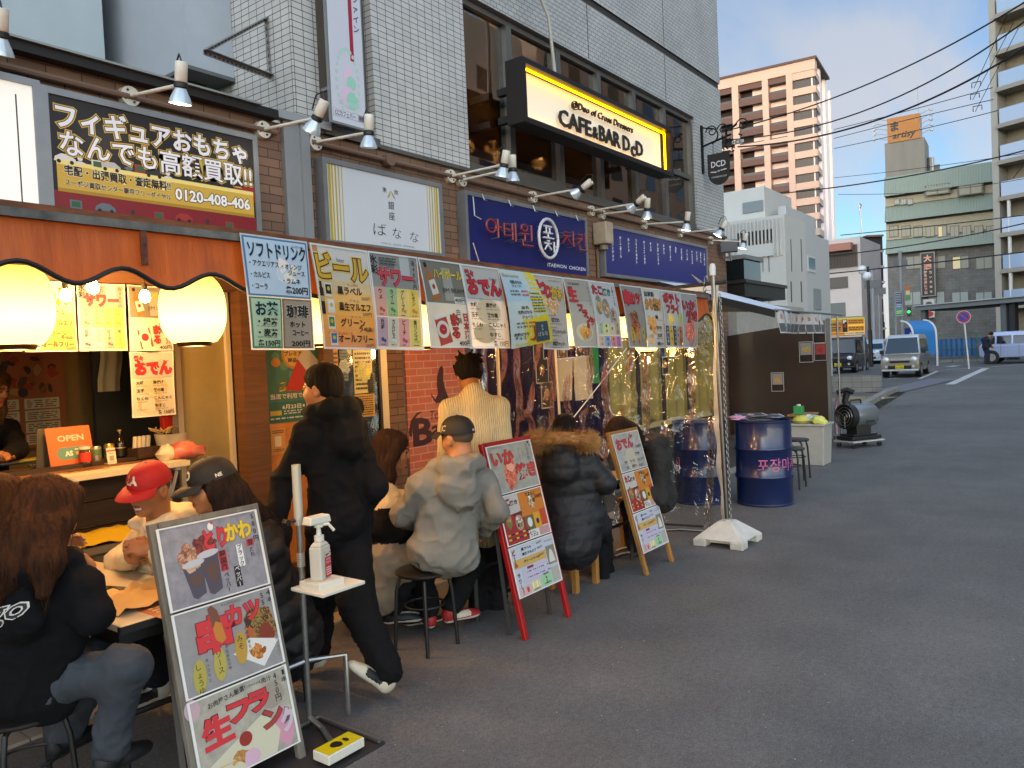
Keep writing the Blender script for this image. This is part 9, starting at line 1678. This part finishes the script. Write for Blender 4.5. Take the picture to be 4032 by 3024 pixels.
# foreground woman
r_, J_, R_h, g_ = person('person in black hoodie with white script across the back and grey trousers, nearest the camera', 28, dict(hip=D(85, 2690, 2.84), chest=D(150, 2280, 2.78), head=D(196, 2020, 2.78), el=D(-60, 2500, 2.8), wl=D(225, 2240, 3.1), er=D(365, 2420, 2.74), wr=D(352, 2320, 2.9), kl=D(400, 2580, 3.05), al=D(240, 2890, 3.0), kr=D(500, 2625, 2.78), ar=D(425, 2960, 2.86)),
       '#0a0a0d', 'hoodie', '#3c4046', ('long', '#1c0e07', '#42240f'), None, {'l': (20, ('#131315', '#2a2a2c', '#1c1c1e', '#1c1c1e')), 'r': (20, ('#131315', '#2a2a2c', '#1c1c1e', '#1c1c1e'))}, 20, 14, fine=.006, seed=9, wide=1.2, shw=.175, hands={'r': ((.25, .3, .8), (-.6, .6, -.1), .7), 'l': ((.5, .2, .8), (.3, -.6, -.1), .8)},
       longh=lambda J, H, R, rt, fw: [([H+R @ Vector((q*.07, -.03, -.07)), H+R @ Vector((q*.10, -.04, -.17)), H+R @ Vector((q*.11, -.03, -.27))], [.055, .055, .025]) for q in (-1, 1)]+[([H+R @ Vector((0, -.07, -.08)), H+R @ Vector((-.02, -.1, -.2)), H+R @ Vector((-.03, -.11, -.3))], [.085, .085, .045])])
# script on her back: laid on the hoodie
me_ = g_.data; Bw = dirm(28); rt, fw = Bw @ Vector((1, 0, 0)), Bw @ Vector((0, 1, 0)); c_ = J_['hip'].lerp(J_['chest'], .80)-rt*.07; sp = (J_['chest']-J_['hip']).normalized(); bpy.context.view_layer.update(); v, f = glyphs('Chicago', .01); xs_ = [q[0] for q in v]; cx_ = (min(xs_)+max(xs_))/2; wd_ = max(xs_)-min(xs_)
def onback(q, off):
    p = c_+rt*((q[0]-cx_)/wd_*.34+.0)+sp*((q[1]-.3)*.1+(q[0]-cx_)*.02)-fw*.4; ok, l_, n_, _i = g_.ray_cast(p, fw); return (l_+n_*off) if ok else p+fw*.25
for nm, b_, off, c in (('script_outline', .045, .0035, '#cfccc6'), ('script', .0, .0055, '#15151a')):
    v, f = glyphs('Chicago', b_); mb = MB(); mb.add([onback(q, off) for q in v], f, mat(c, .7)); o = mb.build(nm); o.parent = g_
# brown haired neighbour and stall keeper at the picture edge
person('person with brown hair cut by the left picture edge beside the black hoodie', 20, dict(hip=D(-90, 2420, 3.4), chest=D(-40, 2150, 3.4), head=D(5, 1985, 3.4), el=D(-150, 2300, 3.4), wl=D(60, 2260, 3.7), er=D(60, 2290, 3.3), wr=D(90, 2240, 3.6), kl=D(120, 2420, 3.6), al=D(100, 2650, 3.6), kr=D(140, 2420, 3.4), ar=D(100, 2660, 3.4)),
       '#3a2c22', 'coat', '#1a1a1e', ('long', '#2f1d12', '#4f3320'), None, {'l': (20, WB), 'r': (20, WB)}, 15, 15, seed=10, hood=False, fine=.008)
person('stall keeper with long streaked hair in black behind the counter, at the left picture edge', -75, dict(hip=D(-70, 1960, 5.35), chest=D(-55, 1680, 5.3), head=D(-28, 1530, 5.2), el=D(66, 1770, 5.1), wl=D(25, 1795, 4.92), er=D(-170, 1800, 5.2), wr=D(-60, 1800, 4.95), kl=D(-60, 2180, 5.3), al=D(-60, 2420, 5.3), kr=D(-110, 2180, 5.3), ar=D(-110, 2420, 5.3)),
       '#121113', 'hoodie', '#15151a', ('long', '#1c120c', '#6a4a26'), None, {'l': (-75, WB), 'r': (-75, WB)}, 18, -60, seed=11, hood=False, fine=.007, longh=lambda J, H, R, rt, fw: [([H+R @ Vector((q*.08, .0, -.06)), H+R @ Vector((q*.09, .02, -.16)), H+R @ Vector((q*.09, .03, -.24))], [.04, .035, .02]) for q in (-1, 1)])
zp = D(3885, 1429, 37.4).z
person('distant pedestrian in dark clothes leaning towards the light blue car', -40, dict(hip=D(3882, 1368, 37.4), chest=D(3880, 1335, 37.4), head=D(3903, 1318, 37.4), el=D(3890, 1352, 37.4), wl=D(3905, 1362, 37.1), er=D(3885, 1352, 37.4), wr=D(3902, 1365, 37.4), kl=D(3885, 1398, 37.4), al=D(3880, 1425, 37.4), kr=D(3890, 1398, 37.4), ar=D(3892, 1426, 37.4)),
       '#23262e', 'hoodie', '#262b36', ('short', '#141210', '#241f1b'), None, {'l': (-40, ('#1a1a1c', '#2a2a2c', '#1a1a1c', '#1a1a1c')), 'r': (-40, ('#1a1a1c', '#2a2a2c', '#1a1a1c', '#1a1a1c'))}, 30, -40, seed=12, hood=False, fine=.012, coarse=.02)
